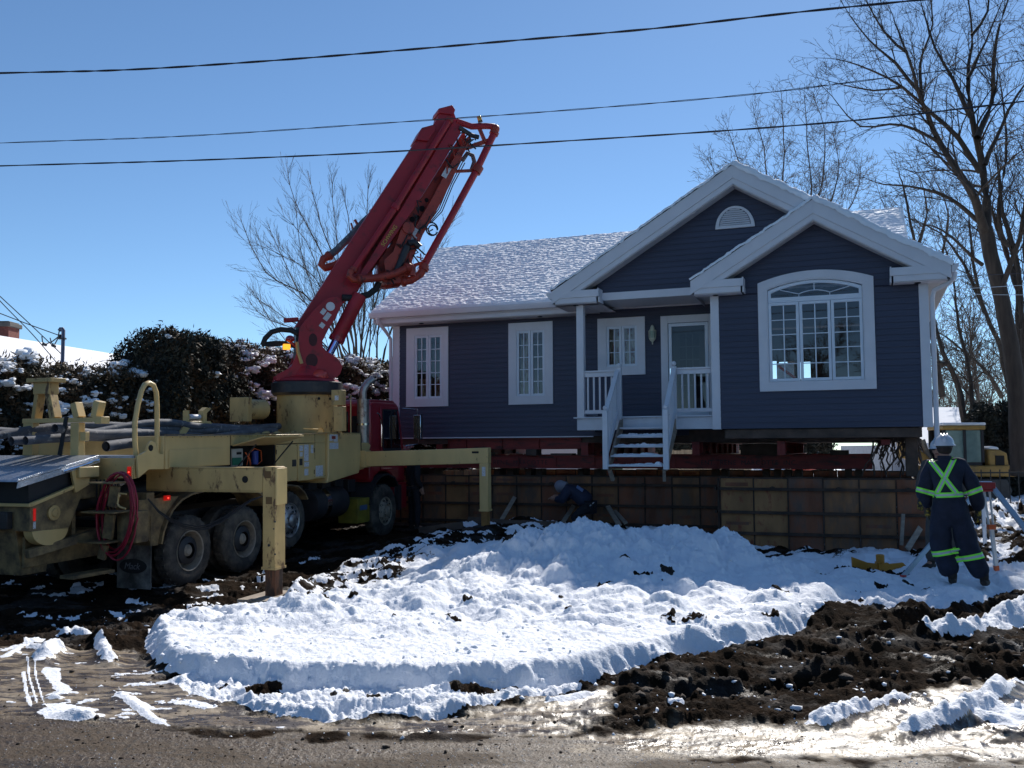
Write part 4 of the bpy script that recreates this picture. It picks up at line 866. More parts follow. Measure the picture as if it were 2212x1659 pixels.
# ---- rear outrigger
og = obj('outrigger', MB().box(-.45, -.25, -1.60, .42, 1.465, 1.785), 'yellowworn', T, bevel=.008); og['label'] = 'rear outrigger, worn and rusty'
obj('flange', MB().box(-.455, -.24, -1.62, .40, 1.787, 1.80).box(-.455, -.24, -1.60, .40, 1.448, 1.463), 'yellowworn', og)
leg = MB().box(-.47, -.22, -1.82, -1.612, .40, 1.81); obj('leg', leg, 'yellowworn', og, bevel=.012)
obj('leg_guard', MB().box(-.475, -.22, -1.85, -1.823, 1.28, 1.79), 'yellow', og, bevel=.006)
obj('leg_collar', MB().box(-.48, -.21, -1.83, -1.60, .38, .415), 'yellowworn', og)
obj('inner_leg', MB().box(-.44, -.25, -1.80, -1.635, -.02, .38), mat('rusty_leg', (.16, .065, .03), .75, var=.35, col2=(.05, .03, .02), thr=.5, c2scale=6, stretch=(2, 2, .6), bump=.3), og, bevel=.006)
obj('foot_pad', MB().box(-.78, .02, -2.02, -1.42, -.04, .015), 'wood', og)
obj('hole', MB().lathe([(0, 0), (.05, 0), (.05, .004)], (-.451, -1.31, 1.63), (-1, 0, 0), 14), 'dark', og)
for y, z in ((-1.70, 1.70), (-1.72, 1.34)): obj('rust_patch', MB().box(-.476, -.471, y - .05, y + .05, z - .05, z + .05), mat('rust_brown', (.14, .08, .03), .8), og)
for y, z, r in ((-1.80, .95, .012), (-1.82, 1.05, .014), (-1.72, .72, .02), (-1.82, .6, .014)): obj('bolt', MB().lathe([(0, .006), (r, .006), (r, 0)], (-.471, y, z), (-1, 0, 0), 8), 'blacksteel', og)
# ---- front outrigger
tl = Matrix.Rotation(.026, 4, 'X')
og = obj('outrigger', MB().add([(x, y, z + (-y) * .026) for x in (5.2, 5.38) for y in (-2.81, .0) for z in (1.575, 1.875)], [(0, 1, 3, 2), (4, 6, 7, 5), (0, 4, 5, 1), (2, 3, 7, 6), (0, 2, 6, 4), (1, 5, 7, 3)]), 'yellow', T, bevel=.008)
og['label'] = 'front outrigger, clean cream paint'
obj('collar', MB().box(5.18, 5.40, -.16, -.02, 1.56, 1.90), 'yellow', og, bevel=.005)
obj('leg', MB().box(5.19, 5.37, -2.81, -2.63, .74, 1.645), 'yellow', og, bevel=.012); obj('leg_collar', MB().box(5.18, 5.38, -2.82, -2.62, .72, .76), 'yellow', og)
obj('inner_leg', MB().box(5.21, 5.35, -2.785, -2.655, .44, .72), mat('ochre_leg', (.30, .15, .04), .6, var=.2), og)
obj('foot_pad', MB().box(5.1, 5.46, -2.92, -2.52, .41, .44), 'blacksteel', og)
obj('slot', MB().box(5.192, 5.199, -2.62, -2.48, 1.84, 1.88), 'dark', og); obj('sticker', MB().box(5.182, 5.189, -2.76, -2.69, 1.40, 1.58), 'white', og)
# blocks under the foot
cz = TF.w(5.28, -2.72, .40)
gz = ground_z(cz[0], cz[1])
for k in range(2):
    e = obj('timber_block', MB().box(-.42, .42, -.10, .10, 0, .09).box(-.42, .42, -.09, .09, .092, .18 if k else .17), 'darkwood'); 
    e.location = (cz[0] + (.11 if k else -.11) * .34, cz[1] + (.11 if k else -.11) * .94, cz[2] - .185); e.rotation_euler = (0, 0, -.35 + .05 * k)
    tag(e, ['dark timber block under the front outrigger foot, nearer the camera', 'dark timber block under the front outrigger foot, nearer the forms'][k], 'timber block', 'timber blocks under the front outrigger')
# ---- wheels
def wheel(x, z, kind, y0=0.0, mir=False, R=.53):
    s = -1 if not mir else 1; d = (0, s, 0)                       # outward direction
    o = (x, y0, z)
    root = obj('wheel', MB().lathe([(.12, -.27), (.2, -.20), (.21, -.05), (.12, -.02)], o, d, 16), 'blacksteel', T)
    ty = MB().lathe([(.29, -.02), (.33, .0), (.42, .004), (.47, -.006), (R - .015, -.04), (R, -.07), (R, -.20), (R - .02, -.245), (.42, -.28), (.29, -.26)], o, d, 56)
    for k in range(56):
        if k % 2:
            th = 2 * math.pi * k / 56
            for hh in (.075, .135, .195):
                c = Vector(o) + Vector(d) * (-hh) + Vector((math.cos(th), 0, math.sin(th))) * (R + .002); ax = Vector((-math.sin(th), 0, math.cos(th)))
                ty.bar(c - ax * .022, c + ax * .022, .045, .02, Vector((math.cos(th), 0, math.sin(th))))
    obj('tyre', ty, 'tyre', root)
    if kind in ('dual', 'dualfar'):
        obj('tyre', MB().lathe([(.29, -.33), (.42, -.31), (R, -.36), (R, -.55), (.42, -.58), (.29, -.56)], o, d, 40), 'tyre', root)
        obj('rim', MB().lathe([(.305, -.005), (.30, .004), (.285, -.005), (.275, -.06), (.255, -.16), (.245, -.21), (.13, -.22), (.12, -.16), (.10, -.13), (.0, -.12)], o, d, 36), 'rim', root)
        for k in range(8):
            th = k * math.pi / 4 + .2; obj('vent_hole', MB().lathe([(0, 0), (.032, 0), (.032, .01)], (x + .20 * math.cos(th), y0 - s * .213, z + .20 * math.sin(th)), d, 10), 'dark', root)
        hb = MB().lathe([(.095, -.16), (.09, -.05), (.06, -.02), (0, -.015)], o, d, 16); obj('hub', hb, 'rim', root)
    else:
        al = kind == 'alloy'; m_ = 'alloy' if al else 'rim'
        obj('rim', MB().lathe([(.305, -.01), (.30, .0), (.28, -.01), (.27, -.035), (.235, -.02), (.17, .02), (.13, .03), (.12, .0), (.0, .0)], o, d, 36), m_, root)
        for k in range(10):
            th = k * math.pi / 5; obj('vent_hole', MB().lathe([(0, 0), (.026, .002), (.026, .02)], (x + .225 * math.cos(th), y0 - s * .02, z + .225 * math.sin(th)), (math.cos(th) * .45, s, math.sin(th) * .45), 10), 'dark', root)
        nb = MB()
        for k in range(10):
            th = k * math.pi / 5 + .3; nb.tube([(x + .145 * math.cos(th), y0 + s * .02, z + .145 * math.sin(th)), (x + .145 * math.cos(th), y0 + s * .065, z + .145 * math.sin(th))], .016, 6)
        for c in comps(nb): obj('wheel_nut', c, 'chrome' if al else 'rim', root)
        obj('hub', MB().lathe([(.11, .0), (.105, .05), (.07, .075), (0, .08)], o, d, 16), m_, root)
wheel(.03, .53, 'dual'); wheel(1.38, .55, 'dual'); wheel(2.71, .73, 'alloy', R=.50); wheel(6.37, .58, 'steer', R=.57)
for x, z, k in ((.03, .53, 'dual'), (1.38, .55, 'dual'), (6.37, .58, 'steer')): wheel(x, z, k, 2.4, True, R=.55)
# fender over the tandem
fc = [(-.60, .70), (-.56, .86), (-.48, 1.02), (-.36, 1.17), (-.18, 1.29), (.05, 1.36), (.5, 1.40), (1.3, 1.38), (1.62, 1.33), (1.85, 1.22), (1.98, 1.05)]
def band(pts, t, y0, y1):
    m = MB(); n = len(pts); out = []
    for i, (x, z) in enumerate(pts):
        a_, b_ = pts[max(i - 1, 0)], pts[min(i + 1, n - 1)]; dx, dz = b_[0] - a_[0], b_[1] - a_[1]; L = math.hypot(dx, dz); out.append((x - dz / L * t, z + dx / L * t))
    for i in range(n - 1): pass
    vs = []
    for (a_, c_), (e_, g_) in zip(pts, out): vs += [(a_, y0, c_), (e_, y0, g_), (a_, y1, c_), (e_, y1, g_)]
    fs = []
    for i in range(n - 1):
        o, p_ = 4 * i, 4 * i + 4; fs += [(o, p_, p_ + 1, o + 1), (o + 2, o + 3, p_ + 3, p_ + 2), (o, o + 2, p_ + 2, p_), (o + 1, p_ + 1, p_ + 3, o + 3)]
    fs += [(0, 1, 3, 2), (4 * n - 4, 4 * n - 2, 4 * n - 1, 4 * n - 3)]
    return m.add(vs, fs)
obj('fender', band(fc, .035, -.02, .56), 'yellowdirty', T, bevel=.006)
obj('fender', band([(2.12, 1.02), (2.2, 1.16), (2.4, 1.29), (2.65, 1.34), (2.95, 1.30), (3.15, 1.18), (3.25, 1.05)], .03, -.02, .5), 'yellowdirty', T, bevel=.005)
obj('fender_panel', MB().prism([(-1.02, 1.36), (-.20, 1.36), (-.45, 1.14), (-.58, .92), (-.63, .69), (-.74, .69), (-1.02, 1.0)], .04, .08), 'yellowdirty', T)
obj('rear_crossmember', MB().box(-.86, -.70, .05, 2.35, 1.10, 1.45), 'yellowdirty', T, bevel=.01)
obj('fender_back', MB().box(-.80, -.76, .03, .62, .70, 1.12), 'yellowdirty', T, bevel=.004)
mf = obj('mudflap', MB().box(-.79, -.775, .03, .63, .08, .70), mat('grey_mudflap', (.20, .19, .175), .75, var=.4, scale=3, col2=(.05, .045, .04), thr=.5, c2scale=4, soft=.12), T)
# oval badge with lettering, facing back (-x)
el = [(.34 + .24 * math.cos(t * math.pi / 16), .40 + .105 * math.sin(t * math.pi / 16)) for t in range(32)]
obj('oval', MB().prism(el, 0, 1, yz(-.794, -.7905)), 'black', mf)
el2 = [(.34 + .215 * math.cos(t * math.pi / 16), .40 + .085 * math.sin(t * math.pi / 16)) for t in range(32)]
obj('oval_line', ring(el, [(.34 + (a_ - .34) * .95, .40 + (c_ - .40) * .93) for a_, c_ in el], 0, 1), 'black', mf).matrix_local = Matrix(((0, .003, 0, -.7975), (1, 0, 0, 0), (0, 0, 1, 0), (0, 0, 0, 1)))
text('lettering', 'Mack', .135, Matrix.Translation((-.795, .50, .355)) @ Matrix(((0, 0, -1, 0), (-1, 0, 0, 0), (0, 1, 0, 0), (0, 0, 0, 1))), mat('badge_grey', (.20, .20, .22), .6), mf, .001, .95, .25)
# hanging hydraulic lines
hl = MB()
for k, dz in enumerate((0, .03, -.025)):
    P = [cB(170, 925), cB(250, 1020), cB(340, 1085), cB(440, 1130), cB(530, 1148), cB(620, 1138), cB(730, 1085), cB(850, 1000), cB(950, 935), cB(1035, 905)]
    pt = [TF.on(1, -.10 - .55 * i / 9 - .03 * k, a_, c_) for i, (a_, c_) in enumerate(P)]
    hl.tube([(x, y, z + dz * math.sin(i / 9 * math.pi)) for i, (x, y, z) in enumerate(pt)], .011, 6)
objs('hydraulic_hose', hl, 'black', T)
# ---- ladder, steps and red hose on the rear corner
lad = MB()
for (a0, a1, yy) in (((740, 800), (920, 815), 0), ((680, 1018), (930, 1025), 0), ((605, 1240), (870, 1245), 0)):
    l, r = back(-1.45, cA, a0, a1); lad.box(-1.62, -1.30, min(l[0], r[0]), max(l[0], r[0]), l[1] - .012, l[1] + .012)
objs('step_plate', lad, 'yellowdirty', T, bevel=.003)
for A0, A1, w_ in (((872, 830), (850, 985), .14), ((835, 1040), (812, 1225), .15), ((790, 1270), (768, 1380), .12)):
    l, r = back(-1.46, cA, A0, A1); obj('ladder_bar', MB().bar((-1.46, *l), (-1.46, *r), .05, w_, (0, 1, 0)), 'yellowdirty', T, bevel=.004)
hd = [TF.on(0, -1.5, *cA(*q)) for q in ((955, 890), (900, 882), (888, 960), (905, 985), (950, 1000))]; obj('grab_handle', MB().tube(hd, .013, 6), 'yellow', T)
cen = TF.on(0, -1.50, *cA(852, 1020))
for k in range(5):
    rs = random.Random(k); P = []
    for i in range(33):
        th = 2 * math.pi * i / 32; ry = .27 + .02 * (k % 3) + rs.uniform(-.012, .012); rz = .53 + .014 * k
        P.append((-1.40 - .05 * (k % 3) - .03 * math.sin(th), cen[1] - ry * math.cos(th) + .16 * math.sin(th) * -.5 + .02 * k * (1 if k % 2 else -1), cen[2] - .02 * k + rz * math.sin(th)))
    obj('coiled_hose', MB().tube(P, .013, 8), 'redhose', T)
wb = [back(-1.2, cA, (1000, 1010), (1090, 1015), (1045, 1250), (940, 1245))]
obj('water_box', MB().box(-1.35, -1.12, min(q[0] for q in wb[0]), max(q[0] for q in wb[0]), wb[0][2][1], wb[0][0][1]), 'yellowdirty', T, bevel=.012)
obj('bracket_box', MB().box(-1.5, -1.16, .62, .93, 1.40, 1.66), 'yellowdirty', T, bevel=.02)
# ---- hopper at the back
hb = obj('hopper', MB().prism([(-2.36, 1.38), (-1.48, 1.62), (-1.52, 1.40), (-1.72, 1.02), (-2.36, 1.05)], .60, .635).prism([(-2.36, 1.38), (-1.48, 1.62), (-1.52, 1.40), (-1.72, 1.02), (-2.36, 1.05)], 2.3, 2.335).box(-2.36, -2.33, .636, 2.299, 1.05, 1.38), 'yellowdirty', T, bevel=.005)
obj('hopper_front', MB().box(-1.62, -1.56, .64, 2.29, .9, 1.55), 'yellowdirty', hb)
obj('hopper_rim', MB().bar((-2.40, .58, 1.385), (-1.46, .58, 1.64), .06, .045).bar((-2.40, 2.35, 1.385), (-1.46, 2.35, 1.64), .06, .045).box(-2.42, -2.36, .55, 2.38, 1.37, 1.41), 'yellow', hb, bevel=.005)
obj('rubber_guard', MB().prism([(-2.34, 1.41), (-1.50, 1.64), (-1.52, 1.88), (-2.36, 1.70)], .64, .66).prism([(-2.34, 1.41), (-1.50, 1.64), (-1.52, 1.88), (-2.36, 1.70)], 2.27, 2.29).box(-2.34, -2.32, .66, 2.27, 1.41, 1.70), 'black', hb)
obj('agitator_cover', MB().prism([(-2.32, 1.045)] + [(-2.02 - .30 * math.cos(t * math.pi / 12), 1.045 - .21 * math.sin(t * math.pi / 12)) for t in range(0, 13)], .60, .75), 'yellow', hb, bevel=.005)
obj('hub_flange', MB().lathe([(.10, 0), (.10, .03), (.06, .035), (.05, .05), (0, .05)], (-1.99, .60, 1.26), (0, -1, 0), 16), 'yellowworn', hb)
obj('reflector_strip', MB().box(-2.31, -2.27, .592, .598, 1.18, 1.34), 'redlamp', hb); obj('reflector_strip', MB().box(-2.31, -2.27, .592, .598, 1.08, 1.17), 'white', hb)
obj('hopper_bottom', MB().prism([(-2.30, 1.05), (-1.66, 1.05), (-1.80, .45), (-2.2, .45)], .9, 2.0), 'yellowdirty', hb, bevel=.01)
lid = MB().prism([(-2.62, 1.70), (-2.58, 1.735), (-1.24, 2.0), (-1.22, 1.97)], .55, 2.38); gr = obj('hopper_grate', lid, 'alu', T, bevel=.004)
obj('grate_edge', MB().prism([(-2.62, 1.62), (-2.60, 1.70), (-1.24, 1.968), (-1.24, 1.90)], .535, .549), 'alu', gr)
obj('hinge_tube', MB().tube([(-1.9, .52, 1.80), (-1.3, .50, 1.93)], .02, 8), 'chrome', gr)
obj('yellow_bracket', MB().box(-1.66, -1.30, .48, .66, 1.70, 1.85), 'yellow', T, bevel=.012)
obj('gusset', MB().prism([(-1.75, 1.86), (-1.40, 1.9), (-1.42, 1.60), (-1.66, 1.50)], .54, .58), 'yellow', T, bevel=.004)
lb = obj('tail_light_box', MB().box(-2.46, -2.365, .88, 1.75, 1.08, 1.30), 'blacksteel', T, bevel=.01)
for y, m_ in ((1.10, 'amberoff'), (1.21, 'redlamp'), (1.32, 'white'), (1.55, 'redlamp')): obj('lens', MB().box(-2.475, -2.461, y - .035, y + .035, 1.10, 1.28), m_, lb, bevel=.008)
obj('under_frame', MB().box(-2.2, -.9, .85, 1.6, .55, .95).bar((-2.3, .7, .75), (-1.1, .5, .95), .09, .12).bar((-1.9, .45, .40), (-1.2, .40, .40), .25, .05), 'yellowdirty', T, bevel=.008)
cy = MB()
for y in (.95, 1.45): cy.tube([(-1.5, y, 1.30), (1.9, y, 1.62)], .12, 14)
objs('pump_cylinder', cy, 'blacksteel', T)
obj('concrete_pipe', MB().tube([(-1.9, 1.3, .75), (-1.2, 1.25, .62), (.4, 1.2, .70), (3.6, 1.1, .95), (4.4, 1.0, 1.2)], .07, 12), 'blacksteel', T)
# ---- boom rest frame
fr = MB().box(-1.24, -1.12, 1.77, 1.95, 1.98, 2.53).box(-1.24, -1.12, .92, 1.07, 1.98, 2.46).box(-1.25, -1.11, .52, 1.96, 2.465, 2.53).box(-1.26, -1.10, .50, .62, 2.44, 2.54).box(-1.22, -1.14, .82, .92, 2.2, 2.33)
rest = obj('boom_rest', fr, 'yellow', T, bevel=.006)
for a_, c_ in ((1.76, 1.70), (1.52, 1.60), (1.36, 1.48)): pass
objs('stand', MB().bar((-1.18, 1.76, 2.53), (-1.18, 1.70, 2.90), .14, .07, (0, 1, 0)).bar((-1.18, 1.40, 2.53), (-1.18, 1.50, 2.90), .14, .10, (0, 1, 0)).box(-1.27, -1.09, 1.44, 1.74, 2.88, 3.05).box(-1.32, -1.04, 1.36, 1.82, 3.05, 3.11), 'yellowworn', rest, bevel=.006)
objs('cradle', MB().bar((-1.18, .96, 2.53), (-1.18, 1.03, 2.74), .14, .10, (0, 1, 0)).bar((-1.18, .66, 2.53), (-1.18, .60, 2.76), .14, .10, (0, 1, 0)), 'yellow', rest, bevel=.006)
obj('strap', MB().bar((-1.25, 1.13, 2.55), (-1.28, 1.22, 2.0), .012, .07, (0, 1, 0)), 'black', rest)
# arch bracket with roller
br = obj('roller_bracket', MB().prism([(1.05, 2.20), (1.32, 2.50), (1.94, 2.50), (2.24, 2.22), (2.06, 2.22), (1.86, 2.40), (1.42, 2.40), (1.22, 2.20)], 1.12, 1.22), 'yellow', T, bevel=.006)
obj('roller', MB().tube([(1.42, 1.17, 2.57), (1.70, 1.17, 2.57)], .045, 12), 'trim', br); obj('fork', MB().box(1.34, 1.38, 1.12, 1.22, 2.50, 2.68).prism([(1.74, 2.50), (1.84, 2.50), (1.84, 2.64), (1.96, 2.72), (1.84, 2.74), (1.74, 2.68)], 1.12, 1.22), 'yellow', br)
obj('pipe_elbow', MB().tube([(3.0, 1.25, 2.73), (3.55, 1.15, 2.73)], .19, 18).box(2.92, 3.05, 1.05, 1.45, 2.50, 2.95), 'yellowworn', T, bevel=.01)
obj('pipe_opening', MB().lathe([(0, .02), (.17, .02), (.18, 0)], (3.55, 1.15, 2.73), (.97, -.2, 0), 18), 'dark', T)
# ---- pedestal and ring
pd = obj('pedestal', MB().lathe([(.60, 2.1), (.60, 3.06)], (4.75, .93, 0), (0, 0, 1), 36), 'yellowworn', T)
obj('slewing_ring', MB().lathe([(.0, 3.02), (.66, 3.03), (.71, 3.08), (.71, 3.28), (.66, 3.30), (.0, 3.30)], (4.75, .93, 0), (0, 0, 1), 40), 'blacksteel', pd)
for z, a_ in ((2.95, -2.2), (2.95, -1.75)): obj('bolt_hole', MB().lathe([(0, .0), (.03, 0), (.03, -.01)], (4.75 + .605 * math.cos(a_), .93 + .605 * math.sin(a_), z), (math.cos(a_), math.sin(a_), 0), 10), 'dark', pd)
q0 = TF.on(0, 4.2, *c2(598, 590)); vb = MB().box(q0[0], q0[0] + .18, q0[1] - .12, q0[1] + .10, 2.80, 3.10).box(q0[0], q0[0] + .14, q0[1] - .15, q0[1] + .05, 2.30, 2.78).tube([(q0[0] + .1, q0[1] - .02, 2.15), (q0[0] + .1, q0[1] - .02, 2.6)], .05, 8).tube([(q0[0] + .1, q0[1] - .27, 2.25), (q0[0] + .1, q0[1] - .27, 3.0)], .012, 6)
obj('valve_block', vb, 'yellowworn', T, bevel=.01)
obj('valve_sticker', MB().box(q0[0] - .006, q0[0] - .001, q0[1] - .06, q0[1] + .02, 2.90, 2.99), 'white', T)
cl = MB()
for i in range(9): cl.ball((3.0 + i * .22, .9 - .05 * (i % 3), 2.24 + .03 * (i % 2)), .07, 7, 5, (1.5, 1, .7), .2, random.Random(i))
objs('coupling', cl, 'yellowworn', T)
obj('lever', MB().tube([(3.6, .3, 2.36), (4.15, .2, 2.34)], .012, 6).lathe([(0, 0), (.07, .0), (.07, .02)], (4.05, .2, 2.30), (-.5, -1, 0), 10), 'yellow', T)
# ---- cab
cabp = [(5.86, 1.25), (5.86, 2.86), (5.92, 2.92), (7.08, 2.92), (7.22, 2.84), (7.42, 2.10), (7.50, 1.75), (7.50, 1.15), (6.98, 1.15), (6.85, 1.32), (6.6, 1.42), (6.3, 1.42), (6.05, 1.32), (5.95, 1.2)]
cab = obj('cab', MB().prism(cabp, .10, 2.30), 'cabred', T, bevel=.04)
obj('roof_cap', MB().prism([(5.90, 2.90), (5.98, 2.97), (7.02, 2.97), (7.16, 2.90)], .14, 2.26), 'cabred', cab, bevel=.02)
dr = obj('door', MB().prism([(6.30, 1.45), (6.30, 2.82), (7.12, 2.82), (7.30, 2.05), (7.36, 1.60), (7.0, 1.45)], .07, .099), 'cabred', cab, bevel=.01)
obj('window', MB().prism([(6.40, 1.92), (6.40, 2.74), (7.06, 2.74), (7.22, 2.05), (7.22, 1.92)], .062, .069), 'cabglass', dr)
obj('window_frame', MB().box(6.36, 6.40, .058, .069, 1.88, 2.77).box(6.74, 6.78, .055, .061, 1.92, 2.74).box(6.40, 7.1, .058, .069, 2.74, 2.77).box(6.4, 7.24, .058, .069, 1.86, 1.92), 'black', dr)
obj('door_lining', MB().prism([(6.40, 1.92), (6.40, 2.74), (7.06, 2.74), (7.22, 1.92)], .0702, .0705), 'dark', dr)
gh = [TF.on(1, -.02, 542.2 + .30633 * a_, 677.7 + .30633 * c_) for a_, c_ in ((890, 700), (905, 712), (915, 745), (922, 800), (922, 940))]
obj('grab_rail', MB().tube(gh, .016, 8), 'chrome', cab)
obj('rear_window', MB().box(5.845, 5.859, .62, 1.2, 2.20, 2.72).box(5.845, 5.859, 1.35, 1.95, 2.20, 2.72), 'cabglass', cab, bevel=.004)
obj('rear_vent', MB().box(5.845, 5.858, .36, .52, 2.1, 2.62), 'black', cab)
mr = MB().tube([(7.30, .05, 2.80), (7.50, -.22, 2.78), (7.52, -.24, 2.0), (7.36, .02, 1.95)], .012, 6); mo = obj('mirror', MB().box(7.44, 7.50, -.33, -.15, 2.10, 2.65), 'chrome', cab, bevel=.01); obj('mirror_arm', mr, 'chrome', mo)
obj('mirror_back', MB().box(7.50, 7.52, -.34, -.14, 2.09, 2.66), 'black', mo)
obj('front_fender', band([(5.72, .75), (5.78, 1.0), (5.95, 1.2), (6.2, 1.32), (6.5, 1.34), (6.8, 1.25), (7.0, 1.05)], .04, .0, .5), 'black', T)
obj('bumper', MB().box(7.0, 7.60, .1, 2.3, .55, 1.14), 'cabred', T, bevel=.03)
obj('step', MB().box(6.98, 7.12, .0, .1, .55, 1.1), 'blacksteel', T)
# exhaust
ex = TF.on(1, .22, *c2(790, 760)); e0 = (ex[0], .22)
exo = obj('exhaust', MB().tube([(e0[0], e0[1], 2.0), (e0[0], e0[1], 2.97)], .125, 20), 'exh', T)
obj('stack_pipe', MB().tube([(e0[0], e0[1], 2.95), (e0[0], e0[1], 3.12), (e0[0] + .03, e0[1] - .02, 3.22), (e0[0] + .11, e0[1] - .06, 3.32), (e0[0] + .22, e0[1] - .12, 3.40)], [.08, .08, .08, .08, .075], 14, caps=False), 'exh', exo)
obj('clamp', MB().tube([(e0[0], e0[1], 2.42), (e0[0], e0[1], 2.46)], .135, 20), 'chrome', exo)
obj('fuel_tank', MB().tube([(3.75, .38, .90), (3.76, .38, .90), (4.95, .38, .90), (4.96, .38, .90)], [.25, .31, .31, .25], 24), 'blacksteel', T)
obj('tank_band', MB().tube([(4.12, .38, .90), (4.28, .38, .90)], .315, 24), 'chrome', T)
bt = obj('battery_box', MB().box(5.22, 5.72, .04, .5, .42, .92), mat('dull_yellow_box', (.20, .17, .02), .6, var=.3), T, bevel=.01)
obj('sticker', MB().box(5.3, 5.6, .033, .039, .68, .78), mat('blue_sticker', (.06, .12, .25), .5), bt)
bk = MB()
for i in range(5): bk.box(3.3 + i * .5, 3.6 + i * .5, .3, .8, 1.05, 1.3 + .03 * (i % 2))
objs('equipment_box', bk, 'blacksteel', T, bevel=.01)
# ---- boom, in its own upright plane
LB = TF.mat().inverted() @ BF.mat()
def bobj(name, mb, m_, parent, **kw):
    o = obj(name, mb, m_, parent, **kw)
    if parent is T: o.matrix_local = LB if name in ('turret', 'lift_cylinder') else LB @ Matrix.Translation((0, .24, 0))
    return o
tur_poly = [(-.70, 3.30), (.37, 3.30), (.57, 3.45), (.62, 3.60), (.56, 3.74), (.46, 3.82), (.30, 3.92), (.22, 4.0), (.21, 4.12), (.33, 4.37), (.47, 4.6), (.62, 4.93), (.50, 5.05), (.33, 5.02), (.08, 4.80), (-.10, 4.58), (-.25, 4.37), (-.28, 3.9), (-.40, 3.58), (-.68, 3.42)]
tur = bobj('turret', MB().prism(tur_poly, -.33, -.28).prism(tur_poly, .28, .33), 'red', T, bevel=.008)
obj('turret_base', MB().lathe([(.66, 3.30), (.64, 3.34), (.42, 3.42), (.36, 3.60), (.2, 3.75), (0, 3.78)], (-.06, 0, 0), (0, 0, 1), 32), 'red', tur)
obj('pin_cone', MB().lathe([(.20, 0), (.17, .10), (.10, .2), (.05, .24), (0, .25)], (.16, -.30, 3.36), (.3, -1, .5), 20), mat('glossy_red', (.55, .06, .05), .25, var=.03), tur)
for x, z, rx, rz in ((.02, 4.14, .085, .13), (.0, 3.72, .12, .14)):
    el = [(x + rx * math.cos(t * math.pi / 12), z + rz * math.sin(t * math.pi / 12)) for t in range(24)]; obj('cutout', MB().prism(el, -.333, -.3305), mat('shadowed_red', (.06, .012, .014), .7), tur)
obj('pivot_pin', MB().tube([(.36, -.36, 4.83), (.36, .36, 4.83)], .09, 16), 'trimdirt', tur)
obj('pivot_boss', MB().tube([(-.02, -.35, 4.42), (-.02, .35, 4.42)], .10, 14), 'red', tur)
for i, (x, z, w_, h_) in enumerate(((.22, 4.72, .09, .12), (.30, 4.62, .10, .17), (.20, 4.44, .10, .10))):
    obj('sticker', MB().box(-w_ / 2, w_ / 2, -.003, 0, -h_ / 2, h_ / 2), 'white', tur).matrix_local = Matrix.Translation((x, -.334, z)) @ Matrix.Rotation(.62, 4, 'Y')
obj('work_lamp', MB().ball((-.44, -.42, 4.13), .09, 12, 8, (1, 1, .8)).tube([(-.44, -.3, 4.1), (-.3, -.25, 4.0)], .03, 6), 'cabred', tur)
obj('amber_lamp', MB().box(-.58, -.44, -.50, -.40, 3.91, 4.02), 'amber', tur, bevel=.015)
ph = MB(); ph.tube([(-.22, -.2, 4.25), (-.40, -.2, 4.33), (-.60, -.2, 4.34), (-.78, -.2, 4.28), (-.90, -.2, 4.15), (-.94, -.2, 4.04), (-.9, -.2, 4.0)], .055, 10); obj('cable_chain', ph, 'black', tur)
for k in range(4): obj('hose', MB().tube([(-.94, -.25 + .03 * k, 4.0 + .02 * k), (-.75, -.26, 3.99 + .03 * k), (-.52, -.26, 4.03 + .02 * k), (-.30, -.22, 3.98), (-.2, -.2, 3.8), (-.15, -.2, 3.55)], .018, 6), 'black', tur)
obj('inner_column', MB().box(-.30, .10, -.2, .2, 3.5, 4.4), 'blacksteel', tur); obj('return_pipe', MB().tube([(-.30, -.36, 4.08), (-.28, -.36, 3.9), (-.2, -.36, 3.65)], .035, 8), 'yellowworn', tur)
# lift cylinder
lc = bobj('lift_cylinder', MB().tube([(.545, .0, 4.20), (.56, 0, 4.22), (1.02, 0, 5.15)], [.13, .15, .15], 20), 'red', T); obj('piston_rod', MB().tube([(.36, 0, 3.82), (.57, 0, 4.25)], .085, 16), 'rod', lc)
obj('gland', MB().tube([(.535, 0, 4.17), (.575, 0, 4.26)], .165, 20), 'cabred', lc)
# sections
s1p = [(-.30, 4.42), (2.24, 8.62), (2.40, 8.86), (2.55, 8.92), (2.71, 9.14), (2.74, 9.28), (3.05, 9.42), (3.14, 9.18), (3.14, 8.97), (2.98, 8.90), (2.58, 8.38), (1.70, 6.87), (1.06, 5.80), (1.10, 5.45), (1.0, 5.25), (.72, 5.0), (.3, 4.6), (.0, 4.35)]
S1 = bobj('boom_section', MB().prism(s1p, -.20, .20), 'red', T, bevel=.015)
obj('web_plate', MB().prism([(2.9, 8.95), (2.4, 8.2), (1.5, 6.7), (.95, 5.7), (1.36, 5.50), (1.36, 5.75), (2.04, 6.87), (2.91, 8.38), (3.12, 8.9)], .12, .18), 'redorange', S1)
obj('end_plate', MB().prism([(2.20, 8.60), (2.34, 8.88), (2.60, 8.98), (2.66, 8.88), (2.48, 8.60)], -.26, .26).prism([(2.70, 9.26), (2.72, 9.36), (3.03, 9.48), (3.10, 9.38), (3.06, 9.26)], -.24, .24), 'red', S1, bevel=.01)
obj('latch_horn', MB().bar((-.50, 0, 4.58), (-.20, 0, 4.62), .1, .09), 'red', S1, bevel=.02)
S2 = bobj('boom_section', MB().prism([(.98, 5.55), (1.14, 5.55), (1.45, 6.0), (2.10, 6.98), (3.18, 8.80), (3.22, 9.05), (3.05, 9.1), (2.90, 8.86), (1.92, 7.12)], -.34, -.205), 'redorange' if False else 'red', T, bevel=.01)
obj('lettering_base', MB().bar((1.50, -.345, 6.21), (1.84, -.345, 6.70), .001, .12, (0, 1, 0)), 'red', S2) if False else None
